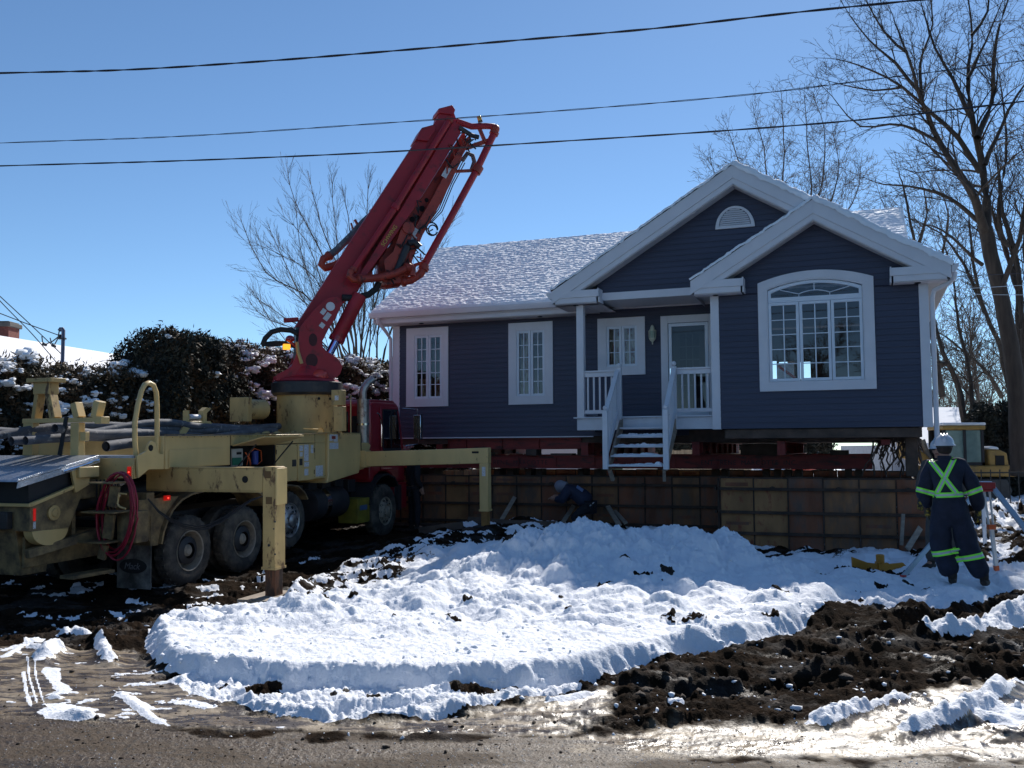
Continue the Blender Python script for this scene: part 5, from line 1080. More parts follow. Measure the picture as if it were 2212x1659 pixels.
text('lettering', 'SCHWING', .115, tm(1.50, -.345, 6.19, -math.atan2(.40, .26)), mat('boom_yellow_letters', (.62, .48, .08), .5), S2, .002, 1.0)
def pipe(name, pts, r, m_='red', y=0.0, parent=None, n=14, collars=True):
    P = [(x, y if len(p_) == 0 else p_[0], z) for x, z, *p_ in pts]; o = obj(name, MB().tube(P, r, n), m_, parent)
    if collars:
        for i in (0, len(P) - 1):
            j = 1 if i == 0 else i - 1; a_, b_ = Vector(P[i]), Vector(P[j]); d_ = (b_ - a_).normalized()
            obj('coupling', MB().tube([a_ + d_ * .02, a_ + d_ * .09], r * 1.35, 12), 'redorange', o)
    return o
pipe('delivery_pipe', [(.83, 5.60), (1.73, 7.04), (2.93, 9.10)], .062, 'red', -.44, S2)
obj('coupling', MB().tube([(1.70, -.44, 6.99), (1.76, -.44, 7.09)], .085, 12), 'red', S2)
pipe('delivery_pipe', [(.80, 5.62), (.76, 5.50), (.84, 5.43), (.95, 5.43)], .07, 'redorange', -.46, S2, collars=False)
pipe('delivery_pipe', [(.92, 5.43), (1.40, 5.50), (1.75, 5.62), (2.02, 5.77)], .08, 'redorange', -.50, S2)
pipe('delivery_pipe', [(2.0, 5.78), (2.09, 5.75), (2.08, 5.58)], .07, 'redorange', -.50, S2, collars=False)
S3p = [(3.36, 9.0), (3.0, 8.42), (2.40, 7.42), (2.0, 6.90), (1.73, 6.34), (1.46, 5.96), (1.43, 5.42), (1.62, 5.37), (1.93, 5.43), (2.12, 5.9), (2.28, 6.5), (2.60, 7.1), (2.94, 7.72), (3.20, 8.28), (3.44, 8.72)]
S3 = bobj('boom_section', MB().prism(S3p, -.06, .20), 'redorange', T, bevel=.015)
S4 = bobj('boom_section', MB().prism([(3.36, 8.78), (3.16, 8.5), (2.86, 7.95), (2.52, 7.28), (2.22, 6.75), (1.98, 6.25), (1.86, 5.75), (1.92, 5.55), (2.05, 5.60), (2.12, 5.95), (2.34, 6.5), (2.66, 7.08), (2.98, 7.72), (3.24, 8.35), (3.44, 8.7)], -.36, -.15), 'redorange', T, bevel=.012)
for x, z, r in ((2.40, 7.15, .07), (2.50, 7.35, .05), (2.18, 6.9, .06), (2.3, 6.95, .05)): obj('cutout', MB().lathe([(0, 0), (r, 0), (r, .004)], (x, -.062, z), (0, -1, 0), 12), 'dark', S3)
for x, z, w_, h_ in ((2.86, 7.92, .12, .26), (2.16, 6.55, .10, .18), (2.12, 6.38, .14, .2)): obj('sticker', MB().box(-w_ / 2, w_ / 2, -.003, 0, -h_ / 2, h_ / 2), 'white', S4).matrix_local = Matrix.Translation((x, -.363, z)) @ Matrix.Rotation(.5, 4, 'Y')
rp = pipe('delivery_pipe', [(4.00, 8.98), (3.57, 8.06), (2.98, 6.95), (2.46, 6.0), (2.36, 5.80)], .078, 'red', -.30, S4)
pipe('delivery_pipe', [(2.40, 5.84), (2.30, 5.66), (2.10, 5.52), (1.88, 5.47)], .085, 'redorange', -.32, S4)
pipe('delivery_pipe', [(3.10, 9.10), (3.45, 9.02), (3.78, 9.07), (3.96, 9.08), (4.04, 8.98)], .07, 'red', -.30, S4, collars=False)
obj('elbow', MB().ball((4.0, -.30, 9.03), .105, 12, 8), 'redorange', S4)
obj('clamp', MB().tube([(3.54, -.30, 8.0), (3.62, -.30, 8.14)], .12, 12), 'redorange', S4)
st2 = MB(); st2.bar((3.58, -.3, 8.05), (3.05, -.2, 8.0), .07, .06).bar((2.44, -.3, 5.95), (2.15, -.2, 5.85), .07, .06).bar((3.95, -.28, 8.80), (3.35, -.2, 8.55), .08, .09).bar((3.78, -.28, 8.70), (3.62, -.28, 9.05), .08, .07)
objs('pipe_bracket', st2, 'redorange', S4, bevel=.008)
obj('hose_bend', MB().tube([(3.30, -.1, 8.30), (3.42, -.1, 8.48), (3.54, -.1, 8.44), (3.58, -.1, 8.30), (3.52, -.1, 8.12)], .05, 10), 'hose', S4)
hl = MB()
for k in range(6): hl.tube([(3.25 + .045 * k - .12, -.1 - .02 * (k % 2), 8.35 - .02 * k), (2.95 + .045 * k - .08, -.1, 7.75), (2.68 + .04 * k - .04, -.1, 7.22 - .02 * k), (2.45 + .03 * k, -.1, 6.85)], .012, 5)
objs('hydraulic_line', hl, 'black', S4)
for c_, r_ in (((2.58, 6.68), .13), ((2.60, 6.66), .10), ((3.45, 8.75), .12), ((3.30, 8.72), .16)):
    obj('hose_loop', MB().tube([(c_[0] + r_ * math.cos(t * .42), -.22, c_[1] + r_ * 1.1 * math.sin(t * .42)) for t in range(15)], .016, 6), 'black', S4)
rn = random.Random(5)
for k in range(28):
    x0, z0 = rn.choice([(3.30, 8.75), (3.1, 8.5), (2.95, 8.2), (2.3, 6.9), (2.05, 6.2), (1.9, 5.9), (1.75, 5.6), (2.1, 6.5)]); P = [(x0 + rn.uniform(-.15, .15), -.37 - rn.random() * .05, z0 + rn.uniform(-.2, .2))]
    for j in range(4): P.append((P[-1][0] + rn.uniform(-.11, .14), P[-1][1] + rn.uniform(-.02, .02), P[-1][2] + rn.uniform(-.16, .16)))
    obj('hose', MB().tube(P, .017, 6), 'black' if k % 3 else 'redorange', S4)
cyl = MB().tube([(1.75, -.42, 5.62), (1.98, -.42, 6.22)], .075, 12).tube([(2.0, -.42, 6.28), (2.14, -.42, 6.32), (2.26, -.42, 6.22)], .07, 10).tube([(3.15, -.35, 8.95), (3.45, -.35, 8.80), (3.6, -.35, 8.78)], .05, 10)
objs('fold_cylinder', cyl, 'blacksteel', S4); objs('knuckle', MB().tube([(2.02, -.42, 6.62), (2.02, .2, 6.62)], .13, 16).tube([(1.56, -.38, 5.5), (1.56, .2, 5.5)], .1, 12), 'redorange', S4)
obj('knuckle_plate', MB().prism([(1.50, 5.9), (1.70, 6.1), (1.86, 6.58), (2.02, 6.76), (2.14, 6.6), (2.04, 6.25), (1.90, 5.85), (1.90, 5.45), (1.57, 5.38)], -.38, -.365), 'redorange', S4, bevel=.004)
# upper left pipe and its elbow
pipe('delivery_pipe', [(1.45, 7.10), (1.19, 6.84), (.96, 6.56), (.63, 6.20), (.42, 6.02)], .078, 'hose', .32, S1)
pipe('delivery_pipe', [(.46, 6.05), (.34, 5.98), (.30, 5.86), (.38, 5.79), (.58, 5.86), (.9, 6.05)], .082, 'redorange', .32, S1, collars=False)
obj('pipe_clamp', MB().bar((.92, .3, 6.80), (.98, .3, 6.62), .05, .03).bar((1.0, .3, 6.88), (1.1, .3, 6.72), .05, .05), 'redorange', S1)
obj('hose', MB().tube([(1.42, -.25, 5.44), (1.36, -.25, 5.30), (1.2, -.25, 5.17), (.9, -.25, 5.08), (.65, -.25, 5.08)], .07, 10), 'black', S1)
bl = obj('beacon', MB().lathe([(.0, 0), (.055, 0), (.055, .03), (.0, .03)], (3.66, -.3, 9.14), (-.3, 0, 1), 14), 'blacksteel', S4); obj('beacon_lens', MB().lathe([(.05, 0), (.05, .09), (.04, .11), (0, .115)], (3.652, -.3, 9.17), (-.3, 0, 1), 14), 'amberoff', bl)
# ---- hoses lying on the deck: loose things
rn = random.Random(3)
Hc = [((-1.75, 1.90, 2.28), .0), ((-1.6, 1.75, 2.18), .05), ((-1.75, 1.62, 2.10), .02), ((-1.7, 1.45, 2.05), .0), ((-1.6, 1.98, 2.08), .0), ((-1.4, 1.25, 2.20), .03), ((-1.75, 2.1, 2.2), .0)]
names = ['grey rubber hose end nearest the hopper grate on the pump truck deck', 'grey rubber hose lying topmost in the deck bundle', 'grey rubber hose low in the deck bundle behind the boom rest post', 'grey rubber hose passing under the hoop rail', 'grey rubber hose on the far side of the deck bundle', 'grey rubber hose bending up over the deck bundle by the boom rest', 'grey rubber hose at the back of the deck bundle']
for k, ((x0, y0, z0), b_) in enumerate(Hc):
    P = []; n = 22
    for i in range(n):
        t = i / (n - 1); x = x0 + t * (5.5 + .3 * math.sin(k)); y = y0 + (1.15 - y0) * min(1, t * 1.5) + .10 * math.sin(k * 1.9) + .05 * math.sin(t * 7 + k); z = max(1.93, z0 + .20 * math.sin(min(1, t * 1.7) * 2.4 + k * .35) * (1 - t) + (2.30 + .05 * (k % 3) - z0) * sm(np.array(t), .1, .5) + .025 * math.sin(t * 9 + 2 * k))
        P.append(TF.w(x, y, z))
    o = obj('hose', MB().tube(P, .062, 12, caps=False), 'hose'); tag(o, names[k], 'hose', 'grey hoses on the truck deck')
P = [TF.on(1, .62, *cA(*q)) for q in ((800, 528), (870, 518), (945, 508), (1020, 500))]
o = obj('hose', MB().tube([TF.w(*q) for q in P], .075, 14, caps=False), 'hose'); tag(o, 'short thick grey hose with open end beside the hoop rail', 'hose', 'grey hoses on the truck deck')
mo_ = obj('hose_mouth', MB().lathe([(0, .02), (.055, .02)], TF.w(*P[0]), TF.w(*P[0]) - TF.w(*P[1]), 14), 'dark', o)

# rivets, hinges and seams that break up the flat panels
for x0, x1, z, y in ((-.55, 3.5, 2.235, -.002), (2.28, 2.88, 1.45, -.016), (2.28, 2.88, 2.05, -.016), (3.95, 5.15, 2.235, -.062), (3.5, 3.88, 1.46, -.002)):
    k = int((x1 - x0) / .16) + 1
    for i in range(k): obj('rivet', MB().lathe([(0, .004), (.007, .003), (.009, 0)], (x0 + (x1 - x0) * i / (k - 1), y, z), (0, -1, 0), 6), 'yellowdirty', T)
for x, z in ((2.24, 1.55), (2.24, 1.95), (3.47, 1.55), (3.47, 1.95)): obj('hinge', MB().tube([(x, -.022, z - .04), (x, -.022, z + .04)], .010, 6), 'yellowdirty', T)
for x in (3.52, .98, 5.19): obj('seam', MB().box(x - .004, x + .004, -.062 if x > 5 else -.003, -.0005, 1.78, 2.25), 'dark', T)
for k in range(5): obj('rib', MB().box(.99 + .5 * k, 1.02 + .5 * k, -.008, -.0005, 2.10, 2.25), 'yellow', T)
obj('edge_strip', MB().box(-.58, 5.18, -.07, .0, 2.264, 2.276), 'yellowdirty', T)
for k in range(6): obj('hose', MB().tube([TF_p for TF_p in [(-1.18 - .02 * k, .3 + .05 * k, 1.66), (-1.2, .32 + .06 * k, 1.35 - .03 * k), (-1.05, .4 + .05 * k, 1.05 + .02 * k), (-.9, .5, 1.0)]], .012, 6), 'black', T)
for (x, y, z), r in (((-1.15, .20, 1.60), .02), ((-1.15, .34, 1.58), .03), ((-1.16, .26, 1.44), .025)): obj('fitting', MB().tube([(x, y, z), (x - .08, y, z - .02)], r, 8), 'rim', T)

# ================================================================== STEEL, CRIBS AND FORMS UNDER THE HOUSE (house frame)
def hset(o): o.matrix_world = HF.mat(); return o
def ibeam(name, p0, p1, h, w, label, group, t=.02):
    """I-section between two points of the house frame (bottom centre line)"""
    p0, p1 = Vector(p0), Vector(p1); L = (p1 - p0).length; m = MB()
    m.box(0, L, -w / 2, w / 2, 0, t).box(0, L, -w / 2, w / 2, h - t, h).box(0, L, -.008, .008, t, h - t)
    for i in range(int(L / .9)): m.box(.45 + i * .9, .462 + i * .9, -w / 2 + .01, w / 2 - .01, t, h - t)
    m.box(0, .012, -w / 2 + .01, w / 2 - .01, t, h - t)
    o = obj(name, m, 'beamred'); a = math.atan2(p1.y - p0.y, p1.x - p0.x)
    o.matrix_world = HF.mat() @ Matrix.Translation(p0) @ Matrix.Rotation(a, 4, 'Z'); tag(o, label, 'steel beam', group); return o
gB = 'red steel beams carrying the house'
mb1 = ibeam('steel_beam', (-6.4, .05, 1.235), (6.12, .05, 1.235), .285, .16, 'long red lettered steel beam directly above the concrete forms', gB)
obj('web_face', MB().box(3.95, 12.5, -.035, -.009, .021, .264), 'beamred', mb1)
text('lettering', 'RENE  MARCOTTE', .135, Matrix.Translation((4.32, -.037, .085)) @ Matrix.Rotation(math.pi / 2, 4, 'X'), mat('beam_letter_dark', (.035, .012, .012), .7), mb1, .001, 1.25)
text('lettering', 'ENT.  RENE  MARCOTTE  INC.', .135, Matrix.Translation((9.1, -.037, .085)) @ Matrix.Rotation(math.pi / 2, 4, 'X'), M['black'], mb1, .001, 1.1)
for k in range(7): obj('bolt_hole', MB().lathe([(0, 0), (.016, 0), (.016, .004)], (7.05 + .09 * (k % 4) + (.03 if k > 3 else 0), -.036, .09 + .1 * (k // 4)), (0, -1, 0), 8), 'dark', mb1)
ibeam('steel_beam', (-6.0, 5.3, 1.235), (6.12, 5.3, 1.235), .285, .16, 'long red steel beam at the back under the house', gB)
ibeam('steel_beam', (-3.2, .02, 1.665), (.05, .02, 1.665), .25, .15, 'upper red beam just below the blue siding left of the stairs', gB)
for k, (s, w0, z, h, lab) in enumerate(((-3.4, -.1, 1.53, .26, 'red cross beam below the left window of the house'), (.42, -1.0, 1.53, .27, 'red cross beam whose end shows beside the left stair rail'), (2.75, -.9, 1.53, .27, 'red cross beam right of the porch stairs'), (4.45, -1.1, 1.53, .27, 'red cross beam below the left edge of the arched window'), (6.35, -1.1, 1.72, .10, 'shallow red cross beam below the right corner of the house'))):
    ibeam('steel_beam', (s, w0, z), (s, 6.1, z), h, .17, lab, gB)
for i, (s, z0, z1, wd, w_) in enumerate(((-2.55, 1.52, 1.60, .9, -.05), (-1.1, 1.52, 1.665, .26, .0), (-.42, 1.52, 1.57, .5, .1), (.15, 1.52, 1.93, .5, .3), (3.9, 1.52, 1.75, .8, .4), (4.75, 1.80, 2.04, 1.9, -.6), (5.5, 1.52, 1.62, .35, .2), (3.2, 1.80, 2.05, 1.3, -.4), (6.0, 1.80, 2.05, 1.4, -.7))):
    o = obj('timber_block', MB().box(s - wd / 2, s + wd / 2, w_ - .12, w_ + .25, z0, z1), 'darkwood', bevel=.008); hset(o)
    tag(o, ['long flat dark plank block on the beam left of the lettering', 'small square timber block between the upper and lower beam', 'thin timber shim on the beam left of the stairs', 'tall timber block beside the left stair rail', 'wide dark timber block on the beam below the big window', 'long dark timber under the wall of the right wing', 'small timber block on the beam between the two lit bulbs', 'dark timber right behind the porch stairs', 'dark timber under the right corner of the wing'][i], 'timber block', 'timber blocks packed on the steel beams')
# cribs: crossed timbers standing in the basement
for i, (s, w_, wd) in enumerate(((-1.95, .55, .45), (-1.2, .5, .36), (.1, .7, .55), (4.1, .75, .32), (4.55, .7, .3), (5.75, .8, .28), (3.0, .8, .3), (-4.0, .6, .5))):
    root = empty('timber_crib'); root.matrix_world = HF.mat() @ Matrix.Translation((s, w_, 0))
    for k in range(9):
        z = -.15 + k * .152
        for q in (-1, 1):
            if k % 2: b_ = MB().box(-wd / 2, wd / 2, q * wd * .36 - .07, q * wd * .36 + .07, z, z + .15)
            else: b_ = MB().box(q * wd * .36 - .07, q * wd * .36 + .07, -wd / 2, wd / 2, z, z + .15)
            obj('timber', b_, 'darkwood', root)
    tag(root, ['timber crib left of the crouching worker, the wider of two', 'timber crib just left of the crouching worker, the narrower of two', 'timber crib behind the crouching worker left of the stairs', 'timber crib below the left part of the arched window', 'timber crib below the middle of the arched window', 'timber crib below the right part of the arched window', 'timber crib directly right of the porch stairs', 'timber crib behind the front outrigger leg'][i], 'timber crib', 'timber cribs holding up the beams')
# hanging work lights
for (x, y, wl, lab) in ((1692.7, 961, .6, 'lit yellow bulb hanging under the house, the lower left of two'), (1839.6, 947.5, .3, 'lit yellow bulb hanging under the house right corner, the higher of two')):
    p = HF.on(1, wl, x, y); r_ = empty('work_light'); r_.matrix_world = HF.mat() @ Matrix.Translation(p); tag(r_, lab, 'work light', 'bulbs hanging under the house')
    obj('bulb', MB().lathe([(0, -.035), (.03, -.025), (.055, 0), (.05, .01), (0, .012)], (0, 0, 0), (0, 0, 1), 14), 'bulb', r_); obj('shade', MB().lathe([(.062, -.004), (.062, .012), (.02, .05), (.015, .10), (0, .10)], (0, 0, 0), (0, 0, 1), 14), 'blacksteel', r_); obj('cord', MB().tube([(0, 0, .1), (0, 0, 2.0 - p[2])], .006, 5), 'black', r_)
# loose netting and cables hanging at the right corner
rn = random.Random(8); nm = MB()
for k in range(46):
    s = rn.uniform(6.15, 7.0); w_ = rn.uniform(-1.0, .2); z = rn.uniform(1.75, 2.0); P = [(s, w_, z)]
    for j in range(rn.randint(2, 5)): P.append((P[-1][0] + rn.uniform(-.12, .08), P[-1][1], P[-1][2] - rn.uniform(.08, .2)))
    nm.tube(P, rn.uniform(.006, .02), 4)
o = obj('hanging_cables', nm, 'darkwood'); hset(o); tag(o, 'tangle of dark cables and straps hanging under the right corner of the house', 'cables'); o['kind'] = 'stuff'
o = obj('timber_prop', MB().box(6.70, 6.92, -.9, -.68, 1.12, 2.03), 'darkwood', bevel=.01); hset(o); tag(o, 'thick dark upright timber under the right corner of the house', 'timber post')
# ---- formwork
FORM = empty('concrete_formwork', HF); tag(FORM, 'brown plywood and steel concrete forms standing in a long wall under the house', 'formwork')
rn = random.Random(12)
def form_run(x0, x1, y, z0, z1, first=.61, axis='x'):
    n = int(round(abs(x1 - x0) / .6)); wd = (x1 - x0) / n
    for i in range(n):
        a, b_ = x0 + i * wd + .002, x0 + (i + 1) * wd - .002
        m_ = rn.choice(['conc', 'conc', 'conc2', 'conc', 'conc2', 'conc3', 'conc'])
        jog = rn.uniform(-.006, .006)
        def bx(mb, p, q, u0, u1, za, zb): return mb.box(p, q, y + u0 + jog, y + u1 + jog, za, zb) if axis == 'x' else mb.box(y + u0 + jog, y + u1 + jog, p, q, za, zb)
        top = z1 + rn.uniform(-.012, .012)
        pn = obj('panel', bx(MB(), a + .011, b_ - .011, -.0, .018, z0, top - .01), m_, FORM, smooth=False)
        fr = MB(); bx(fr, a, a + .011, -.018, .02, z0, top); bx(fr, b_ - .011, b_, -.018, .02, z0, top)
        for z in (.02, .44, .875, top - .015): bx(fr, a + .012, b_ - .012, -.014, -.002, z - .014, z + .014)
        obj('steel_frame', fr, 'formsteel', pn, smooth=False)
        if rn.random() < .7:
            for zc in (.22, .66, .98):
                if rn.random() < .6: obj('stencil_mark', bx(MB(), a + .1, b_ - .1, -.006, -.001, zc - .03 - .02 * rn.random(), zc + .02), 'conc2', pn)
    wl = MB()
    for z in (.0, .40, .85, ):
        if axis == 'x': wl.box(x0, x1, y - .075, y - .037, z, z + .055)
        else: wl.box(y - .075, y - .037, min(x0, x1), max(x0, x1), z, z + .055)
    objs('waler', wl, 'formsteel', FORM)
form_run(-5.0, 3.28, -.10, -.30, 1.08); form_run(3.30, 7.14, -1.42, -.30, 1.105); 
form_run(-1.40, .0, 3.26, -.30, 1.08, axis='y'); form_run(-1.40, 6.2, 7.16, -.30, 1.10, axis='y'); form_run(-.1, 6.2, -5.02, -.30, 1.08, axis='y'); form_run(-5.0, 7.1, 6.25, -.3, 1.08)
for s, y in ((-3.0, -.1), (-.6, -.1), (1.5, -.1), (4.3, -1.42), (5.5, -1.42), (6.7, -1.42)): obj('tie_clamp', MB().box(s - .02, s + .02, y - .12, y - .02, .87, .93).box(s - .05, s + .05, y - .10, y - .08, .88, .92), 'formsteel', FORM)
obj('kicker_plank', MB().box(-4.8, 2.9, -.30, -.16, -.12, -.06), 'darkwood', FORM); 
# braces and boards leaning on the forms
def plank(name, P0, P1, w_, t_, label, cat, group=None, m_='wood'):
    o = obj(name, MB().bar(P0, P1, w_, t_, (0, -1, .2)), m_, bevel=.003); tag(o, label, cat, group); return o
def onf(px, py, w_): return HF.w(*HF.on(1, w_, px, py))
gP = 'boards leaning against the concrete forms'
plank('plank', onf(1077, 1134, -.9), onf(1112, 1074, -.22), .09, .04, 'grey board leaning on the forms right of the front outrigger leg', 'board', gP)
plank('plank', onf(1216, 1128, -1.0), onf(1239, 1093, -.3), .09, .04, 'grey board leaning on the forms below the crouching worker', 'board', gP)
plank('plank', onf(1338, 1135, -1.1), onf(1313, 1094, -.3), .10, .04, 'leaning board right of the crouching worker, left one of a crossing pair', 'board', gP)
plank('plank', onf(1352, 1130, -1.0), onf(1328, 1104, -.3), .08, .04, 'leaning board right of the crouching worker, right one of a crossing pair', 'board', gP)
plank('plank', onf(1960, 1186, -2.1), onf(1988, 1140, -1.55), .10, .03, 'pale board leaning on the forms beside the grey trousered worker', 'board', gP)
plank('stake', onf(1947, 1178, -1.7), onf(1951, 1110, -1.62), .06, .04, 'thin upright wooden stake in front of the forms near the tripod', 'stake')
for k, (a_, b_, lab) in enumerate((((905, 1147), (1000, 1134), 'dirty board lying at the foot of the forms behind the truck wheel'), ((1085, 1146), (1200, 1138), 'long dirty board lying on the ground right of the front outrigger'), ((1010, 1152), (1090, 1149), 'short board lying in mud under the front outrigger'))):
    P0, P1 = atY(*a_, 18.6 + k * .2), atY(*b_, 18.4 + k * .3); P0[2] = max(P0[2], ground_z(P0[0], P0[1]) + .03); P1[2] = max(P1[2], ground_z(P1[0], P1[1]) + .03); plank('plank', P0, P1, .14, .04, lab, 'board', 'boards lying in front of the forms', 'darkwood')

# ================================================================== PEOPLE
def skinned(name, joints, edges, rad, material, parent, sub=2, smoothit=0, disp=0.0):
    names = list(joints); me = bpy.data.meshes.new(name); me.from_pydata([joints[n] for n in names], [(names.index(a), names.index(b)) for a, b in edges], [])
    o = bpy.data.objects.new(name, me); link(o, parent); sk = o.modifiers.new('s', 'SKIN'); sv = me.skin_vertices[0].data
    for i, n in enumerate(names):
        r = rad[n]; sv[i].radius = (r, r) if not isinstance(r, tuple) else r; sv[i].use_root = (i == 0)
    sk.use_smooth_shade = True; ss = o.modifiers.new('d', 'SUBSURF'); ss.levels = sub; ss.render_levels = sub
    bpy.context.view_layer.update(); dg = bpy.context.evaluated_depsgraph_get(); m2 = bpy.data.meshes.new_from_object(o.evaluated_get(dg)); o.modifiers.clear(); o.data = m2; m2.name = name
    m2.materials.clear(); m2.materials.append(M[material] if isinstance(material, str) else material); m2.shade_smooth()
    if disp:
        n = len(m2.vertices); co = np.zeros(n * 3); m2.vertices.foreach_get('co', co); no = np.zeros(n * 3); m2.vertices.foreach_get('normal', no); co = co.reshape(-1, 3); no = no.reshape(-1, 3)
        q = (fbm(co[:, 0] * 9 + co[:, 1] * 5, co[:, 2] * 5 + co[:, 1] * 4, 3, 31) - .5) * 2 * disp; co += no * q[:, None]; m2.vertices.foreach_set('co', co.ravel()); m2.update()
    return o
def fingers(parent, wrist, palm_dir, spread, r=.0105, curl=.5, side=1, material='glove'):
    """palm plus five separate bent fingers; palm_dir points from wrist to knuckles"""
    w_ = Vector(wrist); d = Vector(palm_dir).normalized(); s = Vector(spread).normalized(); n = d.cross(s).normalized() * side
    m = MB(); k0 = w_ + d * .085
    m.tube([w_ - d * .03, w_ + d * .02, w_ + d * .06, k0 + d * .01], [.032, .038, .042, .036], 10)
    for i, (off, L) in enumerate(((-.032, .072), (-.011, .082), (.011, .078), (.032, .062))):
        p = k0 + s * off; a = p + (d * math.cos(curl * .5) + n * math.sin(curl * .5)) * L * .45; b = a + (d * math.cos(curl * 1.4) + n * math.sin(curl * 1.4)) * L * .33; c = b + (d * math.cos(curl * 2.2) + n * math.sin(curl * 2.2)) * L * .25
        m.tube([p, a, b, c], [r * 1.15, r * 1.05, r, r * .8], 7)
    p = w_ + d * .03 + s * -.036; m.tube([p, p + (s * -.7 + d * .7 + n * .2).normalized() * .035, p + (s * -.45 + d * .95 + n * .45).normalized() * .066], [r * 1.3, r * 1.15, r * .9], 7)
    return obj('hand', m, material, parent)
BODY_E = [('pel', 'wst'), ('wst', 'chs'), ('chs', 'nck'), ('nck', 'hed'), ('chs', 'shL'), ('shL', 'elL'), ('elL', 'wrL'), ('chs', 'shR'), ('shR', 'elR'), ('elR', 'wrR'), ('pel', 'hpL'), ('hpL', 'knL'), ('knL', 'anL'), ('anL', 'toL'), ('pel', 'hpR'), ('hpR', 'knR'), ('knR', 'anR'), ('anR', 'toR')]
R0 = dict(pel=.12, wst=.115, chs=.13, nck=.055, hed=.08, shL=.065, elL=.042, wrL=.028, shR=.065, elR=.042, wrR=.028, hpL=.085, knL=.055, anL=.04, toL=.035, hpR=.085, knR=.055, anR=.04, toR=.035)
def person(loc, rotz, J, label, top, legs, hat, R=None, group=None, upper_scale=1.0, headdir=(0, 1, 0), glove='glove'):
    R = {**R0, **(R or {})}; p = empty('person', loc=loc); p.rotation_euler = (0, 0, rotz); tag(p, label, 'person', group)
    skinned('body', J, BODY_E, R, 'skin', p)
    # shaped head: skull, face, nose, ears
    h = Vector(J['hed']); f = Vector(headdir).normalized(); s_ = f.cross(Vector((0, 0, 1))).normalized(); u = s_.cross(f)
    hm = MB(); vs = []; n, m = 16, 12
    for i in range(m + 1):
        ph = math.pi * i / m
        for j in range(n):
            th = 2 * math.pi * j / n; a = math.sin(ph) * math.cos(th); b = math.sin(ph) * math.sin(th); c = math.cos(ph)
            wd = .076 * (1 - .22 * max(0, -c)); dp = .098 * (1 - .12 * max(0, -c)); vs.append(h + s_ * (a * wd) + f * (b * dp + (.012 if b > 0 and c < 0 else 0)) + u * (c * .118))
    hm.add(vs, [(i * n + j, (i + 1) * n + j, (i + 1) * n + (j + 1) % n, i * n + (j + 1) % n) for i in range(m) for j in range(n)])
    hm.ball(h + f * .105 - u * .01, .018, 8, 6, (1, 1, 1.5)).ball(h + s_ * .078 - u * .01, .022, 8, 6, (.5, 1, 1.5)).ball(h - s_ * .078 - u * .01, .022, 8, 6, (.5, 1, 1.5))
    head = obj('head', hm, 'skin', p)
    for q in (-1, 1): obj('eye', MB().ball(h + f * .088 + s_ * .032 * q + u * .012, .012, 8, 6), 'dark', head)
    obj('mouth', MB().ball(h + f * .092 - u * .055, .02, 8, 6, (1.3, .5, .35)), 'redorange', head)
    return p, h, f, s_, u
def hardhat(p, h, f, s_, u, material='hat'):
    m = MB(); vs = []; n, k = 24, 8; c = h + u * .035
    for i in range(k + 1):
        ph = math.pi / 2 * (1 - i / k)
        for j in range(n):
            th = 2 * math.pi * j / n; r = math.cos(ph); rr = 1 + (.02 if abs(math.cos(th)) < .15 else 0); vs.append(c + s_ * (.112 * r * math.cos(th) * rr) + f * (.135 * r * math.sin(th)) + u * (.125 * math.sin(ph)))
    for e, dz in ((1.14, -.012), (1.12, -.02)):
        for j in range(n):
            th = 2 * math.pi * j / n; br = 1 + (.16 if math.sin(th) > .2 else .03) * (e - 1) * 6; vs.append(c + s_ * (.112 * e * math.cos(th)) + f * (.135 * br * math.sin(th)) + u * dz)
    K = k + 3; m.add(vs, [(i * n + j, (i + 1) * n + j, (i + 1) * n + (j + 1) % n, i * n + (j + 1) % n) for i in range(K - 1) for j in range(n)])
    for q in (-.035, 0, .035): m.tube([c + s_ * q + f * (.13 * math.sin(a)) + u * (.125 * math.cos(a) + .006) for a in (-1.2, -.8, -.4, 0, .4, .8, 1.2)], .008, 6)
    o = obj('hard_hat', m, material, p); obj('headband', MB().tube([c - u * .03 + s_ * (.088 * math.cos(t * .393)) + f * (.105 * math.sin(t * .393)) for t in range(17)], .012, 6), 'blacksteel', o)
    obj('badge', MB().lathe([(0, 0), (.022, 0), (.022, -.004)], c - f * .132 + u * .05, -f + u * .4, 12), 'trim', o); return o
def tape_ring(coverall_bvh, c, axis, r, wd, p, n=40, off=.008):
    """reflective band: project a ring onto the cloth; lime edges and a silver centre"""
    c, axis = Vector(c), Vector(axis).normalized(); a = axis.cross(Vector((.3, 1, .1))).normalized(); b = axis.cross(a)
    rows = []
    for t in (-.5, -.2, .2, .5):
        row = []
        for j in range(n):
            th = 2 * math.pi * j / n; d = a * math.cos(th) + b * math.sin(th); o_ = c + axis * (t * wd); hit = coverall_bvh.ray_cast(o_ + d * r, -d, r)
            row.append((hit[0] + d * off) if hit[0] is not None else o_ + d * r * .5)
        rows.append(row)
    for i0, i1, m_ in ((0, 1, 'hiviz'), (1, 2, 'silver'), (2, 3, 'hiviz')):
        vs = rows[i0] + rows[i1]; obj('reflective_band', MB().add(vs, [(j, (j + 1) % n, n + (j + 1) % n, n + j) for j in range(n)]), m_, p, flip=False)
